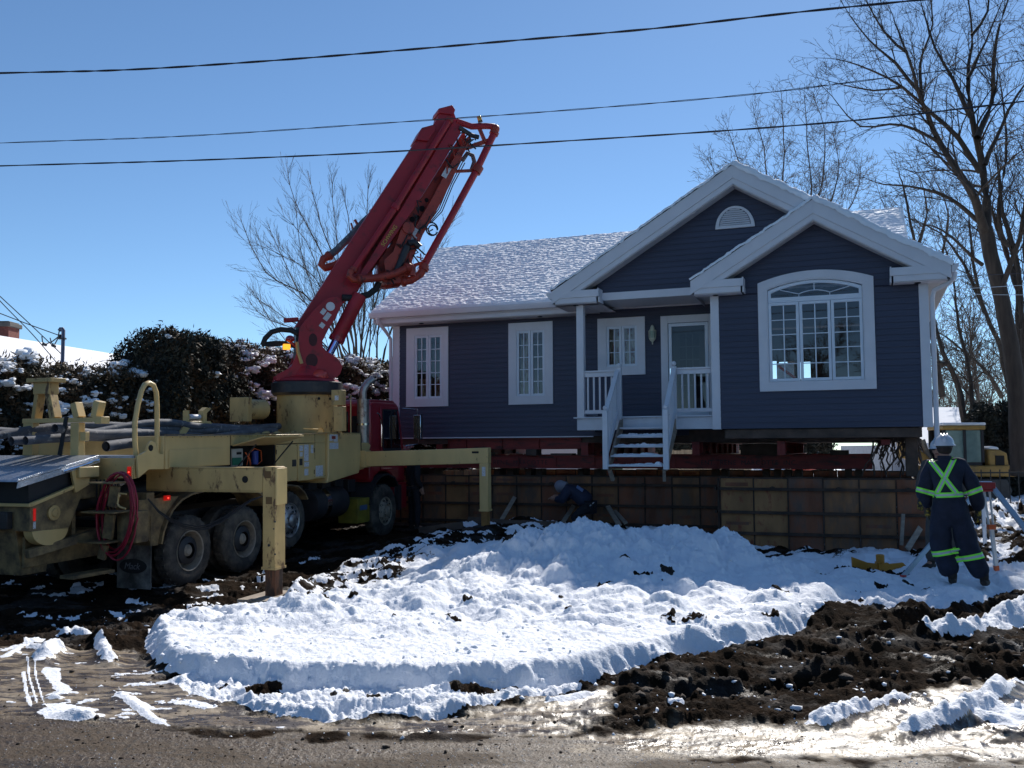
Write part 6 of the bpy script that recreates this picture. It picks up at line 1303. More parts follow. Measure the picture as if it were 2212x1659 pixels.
def tape_line(bvh, P0, P1, wd, p, view=(0, -1, 0), n=26, off=.010):
    P0, P1, v = Vector(P0), Vector(P1), Vector(view); d = (P1 - P0).normalized(); s = d.cross(v).normalized(); rows = [[], [], [], []]
    for i in range(n):
        q = P0.lerp(P1, i / (n - 1))
        for k, t in enumerate((-.5, -.2, .2, .5)):
            o_ = q + s * (t * wd) + v * 1.0; hit = bvh.ray_cast(o_, -v, 2.0); rows[k].append((hit[0] + v * off) if hit[0] is not None else q + s * (t * wd))
    for i0, i1, m_ in ((0, 1, 'hiviz'), (1, 2, 'silver'), (2, 3, 'hiviz')):
        vs = rows[i0] + rows[i1]; obj('reflective_band', MB().add(vs, [(j, j + 1, n + j + 1, n + j) for j in range(n - 1)]), m_, p, flip=False)
def bvh_of(o): return BVHTree.FromPolygons([v.co.copy() for v in o.data.vertices], [tuple(q.vertices) for q in o.data.polygons])
def wear(J, keys, edges, R, name, material, p, disp=.012, sub=2):
    js = {k: J[k] for k in keys}; return skinned(name, js, edges, R, material, p, sub=sub, disp=disp)
ARML = [('chs', 'shL'), ('shL', 'elL'), ('elL', 'wrL')]; ARMR = [('chs', 'shR'), ('shR', 'elR'), ('elR', 'wrR')]
LEGS = [('pel', 'hpL'), ('hpL', 'knL'), ('knL', 'anL'), ('pel', 'hpR'), ('hpR', 'knR'), ('knR', 'anR')]
def boots(J, p):
    for s in 'LR':
        a, t = Vector(J['an' + s]), Vector(J['to' + s]); m = MB(); d = (t - a); d.z = 0; d.normalize()
        m.tube([a + Vector((0, 0, .12)), a + Vector((0, 0, .02)), a + d * .02 + Vector((0, 0, -.03))], [.055, .055, .05], 10); m.tube([a - d * .06 + Vector((0, 0, -.045)), a + Vector((0, 0, -.04)), t - d * .02 + Vector((0, 0, -.01)), t + d * .06 + Vector((0, 0, -.015))], [.035, .048, .048, .03], 10); obj('boot', m, 'boot', p)
# worker seen from behind, navy coverall with crossed lime tape
WP = ground_hit(2058, 1259); wz = WP[2] - .02
J = dict(pel=(.0, 0, .88), wst=(-.02, .0, 1.08), chs=(-.03, 0, 1.32), nck=(-.04, .01, 1.52), hed=(-.035, .03, 1.66), shL=(-.20, 0, 1.43), elL=(-.285, -.02, 1.12), wrL=(-.25, .12, .90), shR=(.16, 0, 1.43), elR=(.285, -.02, 1.13), wrR=(.31, .10, .88),
         hpL=(-.09, 0, .78), knL=(-.13, .02, .44), anL=(.0, -.02, .09), toL=(.0, .13, .045), hpR=(.10, 0, .78), knR=(.18, .03, .44), anR=(.34, -.02, .09), toR=(.37, .13, .045))
W1, h, f, s_, u = person((WP[0], WP[1], wz), -math.atan2(WP[0], WP[1]) + .02, J, 'worker seen from behind in navy coverall with crossed lime tape and white hard hat', None, None, None)
RC = dict(pel=(.235, .18), wst=(.225, .165), chs=(.225, .165), nck=.085, shL=.11, elL=.098, wrL=.07, shR=.11, elR=.098, wrR=.07, hpL=.16, knL=.138, anL=.12, hpR=.16, knR=.138, anR=.125)
kk = ['pel', 'wst', 'chs', 'nck', 'shL', 'elL', 'wrL', 'shR', 'elR', 'wrR', 'hpL', 'knL', 'anL', 'hpR', 'knR', 'anR']
J2 = dict(J); J2['nck'] = (-.04, 0, 1.50)
cov = wear(J2, kk, [('pel', 'wst'), ('wst', 'chs'), ('chs', 'nck')] + ARML + ARMR + LEGS, RC, 'coverall', 'navy', W1, disp=.024)
bv = bvh_of(cov)
tape_line(bv, (-.20, 0, 1.50), (.09, 0, 1.085), .062, W1); tape_line(bv, (.07, 0, 1.53), (-.15, 0, 1.085), .060, W1); tape_line(bv, (-.19, 0, 1.075), (.15, 0, 1.095), .062, W1)
for c_, ax, r in ((J['elL'], (Vector(J['shL']) - Vector(J['elL'])), .14), (J['elR'], (Vector(J['shR']) - Vector(J['elR'])), .14)): tape_ring(bv, Vector(c_) + ax.normalized() * .0, ax, r, .062, W1, off=.006)
tape_ring(bv, (-.075, 0, .385), (.2, 0, -1),   .22, .066, W1, off=.006); tape_ring(bv, (.225, .0, .345), (.25, 0, -1), .20, .068, W1, off=.006)
hardhat(W1, h, f, s_, u); obj('hair', MB().ball(h - f * .012 - u * .01, .088, 14, 10, (1, 1.12, 1.1)), 'hair', W1); obj('collar', MB().tube([(-.04, .0, 1.47), (-.04, .0, 1.555)], [.095, .078], 14, caps=False), 'navy', W1)
fingers(W1, J['wrL'], (.02, .06, -1), (0, 1, 0), curl=.5); fingers(W1, J['wrR'], (.0, .05, -1), (0, 1, 0), curl=.5, side=-1); boots(J, W1)
# worker behind him, facing the camera
PP = ground_hit(2040, 1231); pz = PP[2]; print('W', WP, PP)
J = dict(pel=(0, 0, .92), wst=(.0, .0, 1.10), chs=(0, 0, 1.34), nck=(0, .02, 1.50), hed=(.0, .05, 1.64), shL=(-.19, 0, 1.43), elL=(-.27, .02, 1.14), wrL=(-.22, .18, .98), shR=(.19, 0, 1.43), elR=(.27, .0, 1.14), wrR=(.23, .16, .96),
         hpL=(-.10, 0, .88), knL=(-.12, .03, .48), anL=(-.13, .0, .09), toL=(-.15, .13, .045), hpR=(.10, 0, .88), knR=(.14, .03, .48), anR=(.17, -.02, .09), toR=(.2, .11, .045))
W2, h, f, s_, u = person((PP[0], PP[1], pz), math.pi - math.atan2(PP[0], PP[1]) - .3, J, 'worker in grey brown clothes mostly hidden behind the taped coverall', None, None, None)
wear(J, ['pel', 'wst', 'chs', 'nck', 'shL', 'elL', 'wrL', 'shR', 'elR', 'wrR'], [('pel', 'wst'), ('wst', 'chs'), ('chs', 'nck')] + ARML + ARMR, dict(pel=(.19, .15), wst=(.19, .15), chs=(.21, .15), nck=.07, shL=.10, elL=.085, wrL=.06, shR=.10, elR=.085, wrR=.06), 'jacket', 'greycloth', W2)
wear(J, ['pel', 'hpL', 'knL', 'anL', 'hpR', 'knR', 'anR'], LEGS, dict(pel=(.17, .14), hpL=.115, knL=.09, anL=.08, hpR=.115, knR=.09, anR=.08), 'trousers', 'greycloth', W2)
hardhat(W2, h, f, s_, u); fingers(W2, J['wrL'], (.1, .5, -1), (1, 0, 0)); fingers(W2, J['wrR'], (-.1, .5, -1), (1, 0, 0)); boots(J, W2)
# crouching worker at the forms (faces left)
CP = HF.w(*HF.on(1, -.75, 1262, 1130)); cz_ = ground_z(CP[0], CP[1])
gz0 = 0 if cz_ > -.3 else 0
J = dict(pel=(.12, 0, .50), wst=(-.03, .0, .66), chs=(-.26, 0, .82), nck=(-.42, .0, .88), hed=(-.53, .0, .88), shL=(-.30, -.17, .82), elL=(-.44, -.20, .60), wrL=(-.60, -.16, .62), shR=(-.30, .17, .82), elR=(-.46, .2, .62), wrR=(-.64, .12, .66),
         hpL=(.10, -.10, .46), knL=(-.22, -.14, .22), anL=(.08, -.13, .06), toL=(-.05, -.13, .03), hpR=(.10, .10, .46), knR=(-.20, .14, .30), anR=(-.16, .13, -.02), toR=(-.30, .13, -.04))
W3, h, f, s_, u = person((CP[0], CP[1], -.02), -math.radians(20.7), J, 'worker crouching at the forms in a navy jacket with grey hood up', None, None, None, headdir=(-.8, -.1, -.45))
wear(J, ['pel', 'wst', 'chs', 'nck', 'shL', 'elL', 'wrL', 'shR', 'elR', 'wrR'], [('pel', 'wst'), ('wst', 'chs'), ('chs', 'nck')] + ARML + ARMR, dict(pel=(.21, .20), wst=(.22, .20), chs=(.20, .20), nck=.11, shL=.12, elL=.10, wrL=.065, shR=.12, elR=.10, wrR=.065), 'jacket', 'jacket', W3, disp=.016)
wear(J, ['pel', 'hpL', 'knL', 'anL', 'hpR', 'knR', 'anR'], LEGS, dict(pel=(.15, .15), hpL=.115, knL=.09, anL=.075, hpR=.115, knR=.09, anR=.075), 'trousers', 'darkcloth', W3)
hd_ = MB(); vs = []; n, m = 16, 10
for i in range(m + 1):
    ph = math.pi * .78 * i / m
    for j in range(n):
        th = 2 * math.pi * j / n; vs.append(h - f * (.135 * math.cos(ph)) + s_ * (.118 * math.sin(ph) * math.cos(th)) + u * (.135 * math.sin(ph) * math.sin(th)))
hd_.add(vs, [(i * n + j, (i + 1) * n + j, (i + 1) * n + (j + 1) % n, i * n + (j + 1) % n) for i in range(m) for j in range(n)]); obj('hood', hd_, 'hood', W3); obj('hood_neck', MB().tube([Vector(J['nck']) + Vector((.03, 0, -.02)), h + Vector((.03, 0, .0))], [.12, .12], 12), 'hood', W3)
obj('back_patch', MB().add([(-.12, -.19, .86), (.02, -.19, .77), (.05, -.185, .83), (-.09, -.185, .92)], [(0, 1, 2, 3)]).add([], []), mat('blue_patch', (.10, .16, .32), .5), W3)
obj('hem_stripe', MB().tube([(.06, -.19, .42), (.18, -.185, .48), (.27, -.16, .56)], .009, 6), 'trim', W3)
fingers(W3, J['wrL'], (-1, .0, .2), (0, 1, 0), material='skin'); fingers(W3, J['wrR'], (-1, .0, -.1), (0, 1, 0), material='skin'); boots(J, W3)
# man standing by the front of the truck
SP = HF.w(*HF.on(1, -.75, 893, 1140)); sz = ground_z(SP[0], SP[1])
J = dict(pel=(0, 0, .95), wst=(.0, .0, 1.12), chs=(0, 0, 1.36), nck=(0, .02, 1.53), hed=(.0, .04, 1.67), shL=(-.19, 0, 1.45), elL=(-.24, -.03, 1.15), wrL=(-.22, .08, .92), shR=(.19, 0, 1.45), elR=(.24, -.03, 1.15), wrR=(.20, .12, .96),
         hpL=(-.10, 0, .90), knL=(-.12, .02, .50), anL=(-.13, .0, .09), toL=(-.14, .13, .045), hpR=(.10, 0, .90), knR=(.12, .05, .50), anR=(.13, .03, .09), toR=(.15, .17, .045))
W4, h, f, s_, u = person((SP[0], SP[1], sz), math.radians(-60), J, 'man in dark work clothes standing between the truck cab and the forms', None, None, None)
wear(J, ['pel', 'wst', 'chs', 'nck', 'shL', 'elL', 'wrL', 'shR', 'elR', 'wrR'], [('pel', 'wst'), ('wst', 'chs'), ('chs', 'nck')] + ARML + ARMR, dict(pel=(.19, .14), wst=(.18, .14), chs=(.20, .14), nck=.07, shL=.09, elL=.075, wrL=.055, shR=.09, elR=.075, wrR=.055), 'jacket', 'darkcloth', W4)
wear(J, ['pel', 'hpL', 'knL', 'anL', 'hpR', 'knR', 'anR'], LEGS, dict(pel=(.16, .13), hpL=.11, knL=.085, anL=.07, hpR=.11, knR=.085, anR=.07), 'trousers', 'darkcloth', W4)
obj('hair', MB().ball(h + u * .02 - f * .01, .095, 12, 9, (1, 1.15, 1.1)), 'hair', W4); fingers(W4, J['wrL'], (.0, .1, -1), (0, 1, 0), material='skin'); fingers(W4, J['wrR'], (.0, .1, -1), (0, 1, 0), material='skin'); boots(J, W4)

# ================================================================== TRIPOD AND OTHER THINGS ON THE SITE
TP = atY(2129, 1047, 12.35); tz = float(TP[2])
tri = empty('tripod', loc=tuple(TP)); tag(tri, 'surveyor tripod with red head and white legs standing beside the taped worker', 'tripod')
def tl(x, y, Y): return Vector(atY(x, y, Y)) - Vector(TP)
obj('tripod_head', MB().box(-.095, .095, -.08, .08, -.05, .035).box(-.07, .07, -.06, .06, -.09, -.05), 'tripodred', tri, bevel=.01); obj('top_plate', MB().lathe([(0, .045), (.075, .045), (.08, .036), (.08, .035)], (0, 0, 0), (0, 0, 1), 20), 'trim', tri)
def grd(px, py, Y): return Vector(ground_hit(px, py)) - Vector(TP)
f1 = grd(2153, 1232, 12.55); top = Vector((.01, 0, -.05)); mid = top.lerp(f1, .47); s1_ = Vector((.035, 0, 0))
l1 = obj('leg', MB().bar(top + s1_, mid + s1_ * .8, .022, .022).bar(top - s1_, mid - s1_ * .8, .022, .022), 'tripodwhite', tri); obj('clamp', MB().bar(mid - Vector((0, 0, .03)), mid + Vector((0, 0, .035)), .10, .06, (0, 1, 0)), 'orange', l1, bevel=.006)
obj('lower_leg', MB().bar(mid, mid.lerp(f1, .9), .05, .035, (0, 1, 0)), 'tripodwhite', l1, bevel=.004); obj('foot', MB().bar(mid.lerp(f1, .89), f1, .055, .05, (0, 1, 0)), 'orange', l1)
f2 = Vector(ground_hit(1951, 1246)) - Vector(TP)
l2 = obj('leg', MB().bar(Vector((-.08, 0, -.04)), f2, .055, .035, (0, 1, 0)), 'tripodalu', tri, bevel=.003); obj('foot', MB().lathe([(0, 0), (.04, .0), (.04, .02)], f2, (0, 0, 1), 10), 'tripodred', l2)
f3 = Vector((.88, -.45, 0)); f3.z = ground_z(TP[0] + f3.x, TP[1] + f3.y) - TP[2]; f3 = Vector((f3.x, f3.y, f3.z)); d3 = (tl(2212, 1139, 12.05) - Vector((.08, 0, -.02)))
e3 = Vector((.08, 0, -.02)) + d3 * 1.75; e3.z = max(e3.z, ground_z(TP[0] + e3.x, TP[1] + e3.y) - TP[2]); obj('leg', MB().bar(Vector((.08, 0, -.02)), e3, .06, .05, (0, 1, 0)), 'tripodalu', tri, bevel=.003)
# ochre bracket half sunk in the snow
OP = ground_hit(1899, 1230); ob = empty('steel_bracket', loc=(OP[0], OP[1], OP[2] - .02)); ob.rotation_euler = (0, 0, -.05); tag(ob, 'ochre painted steel bracket lying half sunk in snow in front of the forms', 'steel bracket')
obj('left_arm', MB().prism([(-.39, .20), (-.385, .05), (-.02, -.03), (-.02, .10), (-.16, .115)], -.03, .02), 'ochre', ob, bevel=.008)
obj('right_arm', MB().prism([(.0, .10), (.0, -.03), (.36, -.05), (.38, .06), (.33, .12), (.14, .10), (.11, .12)], -.06, .0), 'ochre', ob, bevel=.008); obj('rib', MB().box(-.02, .0, -.07, .12, -.05, .12), 'ochre', ob); obj('socket', MB().lathe([(.06, .0), (.06, .17), (.045, .18), (0, .18)], (.03, .03, .05), (0, 0, 1), 12), 'ochre', ob)
# overhead lines: each a twisted run along the street
def wire(pts, Y0, Y1, r, n, lab, tw=.0, group='overhead lines crossing the sky', ext=True, m_='cable', segs=90):
    P = [Vector(atY(x, y, Y0 + (Y1 - Y0) * x / 2212.0)) for x, y in pts]
    if ext: P = [P[0] + (P[0] - P[1]) * 3] + P + [P[-1] + (P[-1] - P[-2]) * 3]
    L = [0]
    for a_, b_ in zip(P, P[1:]): L.append(L[-1] + (b_ - a_).length)
    out = []
    for i in range(segs * 4):
        s = L[-1] * i / (segs * 4 - 1); k = max(j for j in range(len(L)) if L[j] <= s + 1e-9); k = min(k, len(P) - 2); t = (s - L[k]) / (L[k + 1] - L[k])
        p0, p1, p2, p3 = P[max(k - 1, 0)], P[k], P[k + 1], P[min(k + 2, len(P) - 1)]; out.append(.5 * ((2 * p1) + (p2 - p0) * t + (2 * p0 - 5 * p1 + 4 * p2 - p3) * t * t + (3 * p1 - p0 - 3 * p2 + p3) * t ** 3))
    m = MB()
    for q in range(n):
        m.tube([c + Vector((0, math.cos(i * .35 + q * 2 * math.pi / n), math.sin(i * .35 + q * 2 * math.pi / n))) * tw for i, c in enumerate(out)], r, 5)
    o = obj('overhead_cable', m, m_); tag(o, lab, 'cable', group); return o
wire([(0, 158), (270, 151), (560, 133), (850, 110), (1130, 86), (1410, 62), (1700, 29), (1985, 0), (2212, -24)], 12.5, 9.5, .0085, 2, 'topmost and thickest overhead cable leaving the frame at the upper right', .0065)
wire([(0, 309), (400, 294), (800, 268), (1200, 240), (1600, 206), (1900, 170), (2212, 131)], 13, 10, .0042, 2, 'middle overhead line, thin and slightly unravelled, passing behind the boom tip height', .006)
wire([(0, 358.5), (400, 347), (800, 330), (1200, 306), (1600, 280), (1900, 255), (2212, 219)], 12.5, 10, .0075, 2, 'lowest overhead cable crossing in front of the red boom', .004)
for k, (p, lab) in enumerate(((((2050, 597.5), (2130, 594), (2230, 590), (2350, 588)), 'thin service wire right of the house, highest of three'), (((2050, 625), (2130, 621), (2230, 615), (2350, 610)), 'thin service wire right of the house, middle of three'), (((2050, 630), (2120, 636), (2230, 637), (2350, 637)), 'thin service wire right of the house, lowest of three'))):
    wire(p, 24, 24, .011 if k == 0 else .008, 1, lab, 0, 'service wires right of the house', False, 'tripodalu' if k else 'cable', 8)

# ================================================================== NEIGHBOURS, EXCAVATOR, YARD
nb = empty('neighbour_house'); nb['label'] = 'neighbouring house with sunlit snowy roof and brick chimney behind the low hedge'; nb['category'] = 'house'
A0, A1 = atY(-260, 690, 23), atY(0, 724, 26.5); A1 = atY(0, 725, 26.5); A2 = atY(300, 773, 33); d_ = (A2 - A1); A0 = A1 - d_ * 1.3; A2 = A1 + d_ * 1.05; A0[2] = A1[2]; A2[2] = A1[2] + (A2[2] - A1[2]) * .0 + 0
zz = A1[2]; A0[2] = A2[2] = zz; out_ = np.array([d_[1], -d_[0], 0]); out_ /= np.linalg.norm(out_)
E0, E1 = A0 + out_ * 4.2 + np.array([0, 0, -2.3]), A2 + out_ * 4.2 + np.array([0, 0, -2.3]); B0, B1 = A0 - out_ * 4.2 + np.array([0, 0, -2.3]), A2 - out_ * 4.2 + np.array([0, 0, -2.3])
dn = np.array([0, 0, -.12]); obj('roof', MB().add([E0, E1, A2, A0, B0, B1, E0 + dn, E1 + dn, B0 + dn, B1 + dn], [(0, 1, 2, 3), (3, 2, 5, 4), (0, 6, 7, 1), (4, 5, 9, 8), (0, 3, 4, 8, 6), (1, 7, 9, 5, 2)]), 'roofsnow', nb)
i0, i1, j0, j1 = [q * .93 + .07 * (A0 + A2) / 2 for q in (E0, E1, B0, B1)]
for q in (i0, i1, j0, j1): q[2] = E0[2] - .1
lo = [np.array([*q[:2], -.3]) for q in (i0, i1, j0, j1)]; obj('wall', MB().add([i0, i1, j1, j0, lo[0], lo[1], lo[3], lo[2]], [(0, 1, 5, 4), (1, 2, 6, 5), (2, 3, 7, 6), (3, 0, 4, 7)]), 'house2', nb)
cp_ = atY(8, 728, 27.3); ch = obj('chimney', MB().box(-.38, .30, -.3, .3, -1.0, .27), 'brick', nb); ch.location = cp_; cc = obj('chimney_cap', MB().box(-.45, .36, -.36, .36, .27, .40).box(-.40, .30, -.3, .3, .40, .44), 'cap', ch, bevel=.02)
ms = atY(137, 712, 22.5); mst = empty('service_mast', loc=tuple(ms)); tag(mst, 'thin metal service mast with hooked top standing in the hedge on the left', 'mast')
obj('pipe', MB().tube([(0, 0, .02 - ms[2]), (0, 0, -.02), (-.02, 0, .02), (-.07, 0, .02), (-.10, 0, -.03)], .045, 10), 'pole', mst); obj('bracket', MB().box(-.11, .06, -.05, .05, -.24, -.20).ball((-.08, 0, -.16), .045, 8, 6), 'blacksteel', mst)
for k, P in enumerate(([(-.05, 0, -.12), (-.25, 0, -.28), (-.42, 0, -.36), (-.50, 0, -.30), (-.52, 0, -.16)], [(-.10, 0, -.03), (-.13, 0, -.22), (-.2, 0, -.36), (-.28, 0, -.33), (-.32, 0, -.2)])): obj('drop_loop', MB().tube(P, .014, 6), 'cable', mst)
obj('splice', MB().tube([(-.50, 0, -.35), (-.40, 0, -.38)], .035, 8).tube([(-.27, 0, -.38), (-.18, 0, -.42)], .035, 8), 'blacksteel', mst)
for k, (p, lab) in enumerate(((((-120, 632), (0, 677), (60, 700), (132, 726)), 'dark cable running to the top of the service mast on the left'), (((-120, 530), (0, 640), (70, 705), (134, 766)), 'upper of two parallel wires slanting down to the service mast'), (((-120, 520), (0, 650), (70, 722), (128, 790)), 'lower of two parallel wires slanting down behind the service mast'))):
    wire(p, 22.5, 22.5, .012, 1, lab, 0, 'wires at the service mast', False, 'cable', 10)
# house on the right behind the excavator
rh = empty('neighbour_house'); tag(rh, 'grey neighbouring house with snowy roof behind the excavator', 'house')
a0, a1 = atY(1935, 880, 46), atY(2074, 876, 46); e0_, e1_ = atY(1915, 957, 42), atY(2092, 957, 42); a1[2] = a0[2]; e1_[2] = e0_[2]
bk = a0 * 2 - e0_; bk2 = a1 * 2 - e1_; bk[2] = e0_[2]; bk2[2] = e0_[2]
obj('roof', MB().add([e0_, e1_, a1, a0, bk, bk2, e0_ + dn, e1_ + dn, bk + dn, bk2 + dn], [(0, 1, 2, 3), (3, 2, 5, 4), (0, 6, 7, 1), (0, 3, 4, 8, 6), (1, 7, 9, 5, 2)]), 'roofsnow', rh)
obj('wall', MB().box(e0_[0] + .4, e1_[0] - .4, 42.4, 49, -.2, e0_[2] - .1), mat('grey_siding', (.32, .32, .34), .7), rh); obj('gutter', MB().box(e0_[0], e1_[0], 41.9, 42.0, e0_[2] - .28, e0_[2] - .02), 'trim', rh)
# low sheds and bins seen through the gap under the house
def yardbox(name, x0, x1, z1, Y, dp, m_, label, cat, roofsn=True, z0=0):
    p0, p1 = atY(x0, 1000, Y), atY(x1, 1000, Y); r = empty(name, loc=(p0[0], Y, z0)); tag(r, label, cat); wd = p1[0] - p0[0]
    obj('wall', MB().box(0, wd, 0, dp, 0, z1), m_, r, bevel=.02); obj('roof', MB().prism([(-.1, z1), (wd + .1, z1), (wd + .1, z1 + .07), (wd / 2, z1 + .28), (-.1, z1 + .07)], -.1, dp + .1), 'snow' if roofsn else m_, r); obj('door', MB().box(wd * .3, wd * .55, -.03, -.002, .05, z1 * .85), 'trim', r, bevel=.01); return r
yardbox('site_trailer', 1150, 1300, 1.75, 33, 3, 'trim', 'low white trailer seen through the gap under the house', 'trailer')
gs = yardbox('shed', 1312, 1345, 1.15, 31.5, 1.6, 'greensid', 'dark green shed corner seen through the gap left of the stairs', 'shed')
yardbox('shed', 1345, 1420, 1.3, 34, 2, 'house2', 'pale shed seen through the gap behind the stairs', 'shed')
p0 = atY(1204, 1030, 30); bb = empty('storage_bin', loc=(p0[0], 30, 0)); tag(bb, 'blue plastic bin seen through the gap above the forms', 'bin'); obj('tub', MB().prism([(-.28, .02), (.28, .02), (.36, .90), (-.36, .90)], -.3, .3), 'bluebin', bb, bevel=.02); obj('lid', MB().box(-.39, .39, -.33, .33, .90, .97), 'bluebin', bb, bevel=.02)
bf = empty('board_fence', loc=(0, 0, 0)); tag(bf, 'tan board fence seen through the gap right of the stairs', 'fence'); rn = random.Random(2)
xa, xb = atY(1440, 1000, 36)[0], atY(1700, 1000, 36)[0]; fb_ = MB(); x = xa
while x < xb: hh = 1.62 + rn.uniform(-.02, .02); fb_.box(x, x + .138, 36, 36.02, .03, hh); x += .145
obj('boards', fb_, 'fence', bf); obj('rail', MB().box(xa, xb, 36.022, 36.06, .4, .5).box(xa, xb, 36.022, 36.06, 1.3, 1.4), 'fence', bf)
rf = empty('pipe_frame', loc=(0, 0, 0)); tag(rf, 'red pipe frame with curved top standing in the yard under the house', 'frame')
def yp(x, y, Y): return atY(x, y, Y)
for P in ([(1640, 1034), (1665, 985), (1700, 976), (1740, 982)], [(1650, 1024), (1760, 1008)], [(1728, 1016), (1790, 1006)], [(1640, 1008), (1690, 1030)]): obj('pipe', MB().tube([yp(x, y, 27.5) for x, y in P], .045, 8), 'redorange', rf)
# heaps of snow in the back yard
for k, (px, Yd, w_, hh, lab) in enumerate(((1660, 32, 1.6, 1.35, 'snow heap in the yard below the arched window'), (1720, 30, 1.5, 1.1, 'low snow heap in the yard behind the red pipe frame'), (1895, 26, .9, 1.0, 'rough snow heap at the right corner of the forms'), (1935, 27, 1.0, .75, 'snow heap left of the excavator arm'))):
    p = atY(px, 1000, Yd); n = 60; u_, v_ = np.meshgrid(np.linspace(-1, 1, n), np.linspace(-1, 1, n)); q = np.exp(-(u_ ** 2 + v_ ** 2) * 3.2); z = q * hh * (1 + (fbm(u_ * 5 + k * 9, v_ * 5, 4, k) - .5) * .7) - .08
    V = np.stack([p[0] + u_ * w_ * 1.3, Yd + v_ * w_, z], -1).reshape(-1, 3); ix = np.arange(n * n).reshape(n, n); o = npobj('snow_heap', V, np.stack([ix[:-1, :-1], ix[:-1, 1:], ix[1:, 1:], ix[1:, :-1]], -1).reshape(-1, 4), 'snow', smooth=True); tag(o, lab, 'snow heap', 'snow heaps in the back yard')
# excavator
EX = empty('excavator', loc=tuple(atY(2050, 1000, 29.5) * np.array([1, 1, 0]))); EX.rotation_euler = (0, 0, 0); tag(EX, 'yellow excavator with snow on its cab roof parked behind the workers', 'excavator')
def e(x, y, Y=29.5): p = atY(x, y, Y); o_ = EX.location; return (p[0] - o_[0], p[1] - o_[1], p[2])
c0, c1 = e(2004, 930), e(2102, 930)
tr = MB().prism([(-1.4, .35), (-1.25, .0), (1.25, .0), (1.4, .35), (1.25, .72), (-1.25, .72)], -1.1, -.55).prism([(-1.4, .35), (-1.25, .0), (1.25, .0), (1.4, .35), (1.25, .72), (-1.25, .72)], .55, 1.1); objs('track', tr, 'blacksteel', EX, bevel=.04)
obj('deck', MB().box(-.9, 1.55, -1.1, 1.1, .78, 1.12), 'exyellow', EX, bevel=.04)
obj('counterweight', MB().prism([(.75, 1.05), (.72, 1.62), (1.10, 1.60), (1.33, 1.50), (1.38, 1.05)], -1.0, 1.0), 'exyellow', EX, bevel=.05)
obj('grille', MB().box(.95, 1.22, -1.02, -1.002, 1.10, 1.42), 'dark', EX); obj('snow', MB().prism([(.74, 1.62), (1.12, 1.60), (1.08, 1.68), (.9, 1.71), (.78, 1.68)], -.95, .95), 'snow', EX, bevel=.03)
zt = c0[2]; obj('cab_frame', MB().box(c0[0], c0[0] + .08, -1.05, -.97, 1.1, zt).box(c1[0] - .28, c1[0] - .2, -1.05, -.97, 1.1, zt).box(c0[0], c0[0] + .08, -.1, -.02, 1.1, zt).box(c1[0] - .28, c1[0] - .2, -.1, -.02, 1.1, zt).box(c0[0], c1[0] - .2, -1.05, -.02, 1.08, 1.22).box(-.02, .06, -1.05, -.99, 1.2, zt), 'black', EX)
obj('cab_roof', MB().box(c0[0] - .02, c1[0] - .15, -1.1, .02, zt, zt + .13), 'exyellow', EX, bevel=.03); obj('roof_snow', MB().box(c0[0], c1[0] - .12, -1.08, 0, zt + .13, zt + .22), 'snow', EX, bevel=.04)
obj('cab_glass', MB().box(c0[0] + .08, -.02, -1.02, -1.0, 1.22, zt - .02).box(.06, c1[0] - .28, -1.02, -1.0, 1.22, zt - .02), mat('green_cab_glass', (.16, .24, .22), .15), EX); obj('cab_back', MB().box(c0[0] + .08, c1[0] - .28, -.06, -.04, 1.2, zt), 'dark', EX); obj('seat', MB().box(.12, .5, -.8, -.35, 1.2, 1.75), 'black', EX, bevel=.05)
P = [e(2010, 1010), e(1985, 985), e(1958, 945), e(1944, 930)]; obj('boom', MB().bar((-.6, -.2, 1.0), P[1], .26, .34, (0, 1, 0)).bar(P[1], P[3], .24, .30, (0, 1, 0)), 'exyellow', EX, bevel=.02)
obj('stick', MB().bar(P[3], e(1950, 990), .18, .26, (0, 1, 0)).bar(e(1946, 965), e(1990, 1028), .2, .22, (0, 1, 0)), 'exyellow', EX, bevel=.02); obj('cylinder', MB().tube([e(1992, 950), e(2000, 975), (-.55, -.3, 1.0)], .09, 10), 'rim', EX); obj('hydraulic_hose', MB().tube([e(1968, 938), e(1985, 955), e(2000, 985), e(2004, 1000)], .03, 6), 'black', EX)
obj('bucket', MB().prism([(-2.0, .5), (-1.7, .75), (-1.3, .7), (-1.35, .3), (-1.7, .15)], -.4, .4), 'exyellow', EX, bevel=.03)
# wire fence at the far right
wf = empty('wire_fence', loc=(0, 0, 0)); tag(wf, 'dark wire fence in front of the cedar at the far right', 'fence'); m = MB(); xa, xb = atY(2098, 1000, 24)[0], atY(2330, 1000, 24)[0]
for i in range(int((xb - xa) / .24)): m.box(xa + i * .24, xa + i * .24 + .022, 24, 24.02, .0, 1.1)
obj('picket', m, 'wire', wf)['kind'] = 'stuff'; obj('rail', MB().box(xa, xb, 23.98, 23.998, 1.0, 1.04).box(xa, xb, 23.98, 23.998, .15, .19), 'wire', wf)
o = obj('survey_stake', MB().box(-.03, .03, -.01, .01, -1.2, .0), 'trimdirt'); o.location = atY(2123, 1060 - 2, 16) + np.array([0, 0, 0]); tag(o, 'thin pale wooden stake with orange top standing behind the tripod', 'stake'); o.location[2] = atY(2123, 1058, 16)[2]; obj('orange_top', MB().box(-.032, .032, -.012, .012, -.1, .01), 'orange', o)

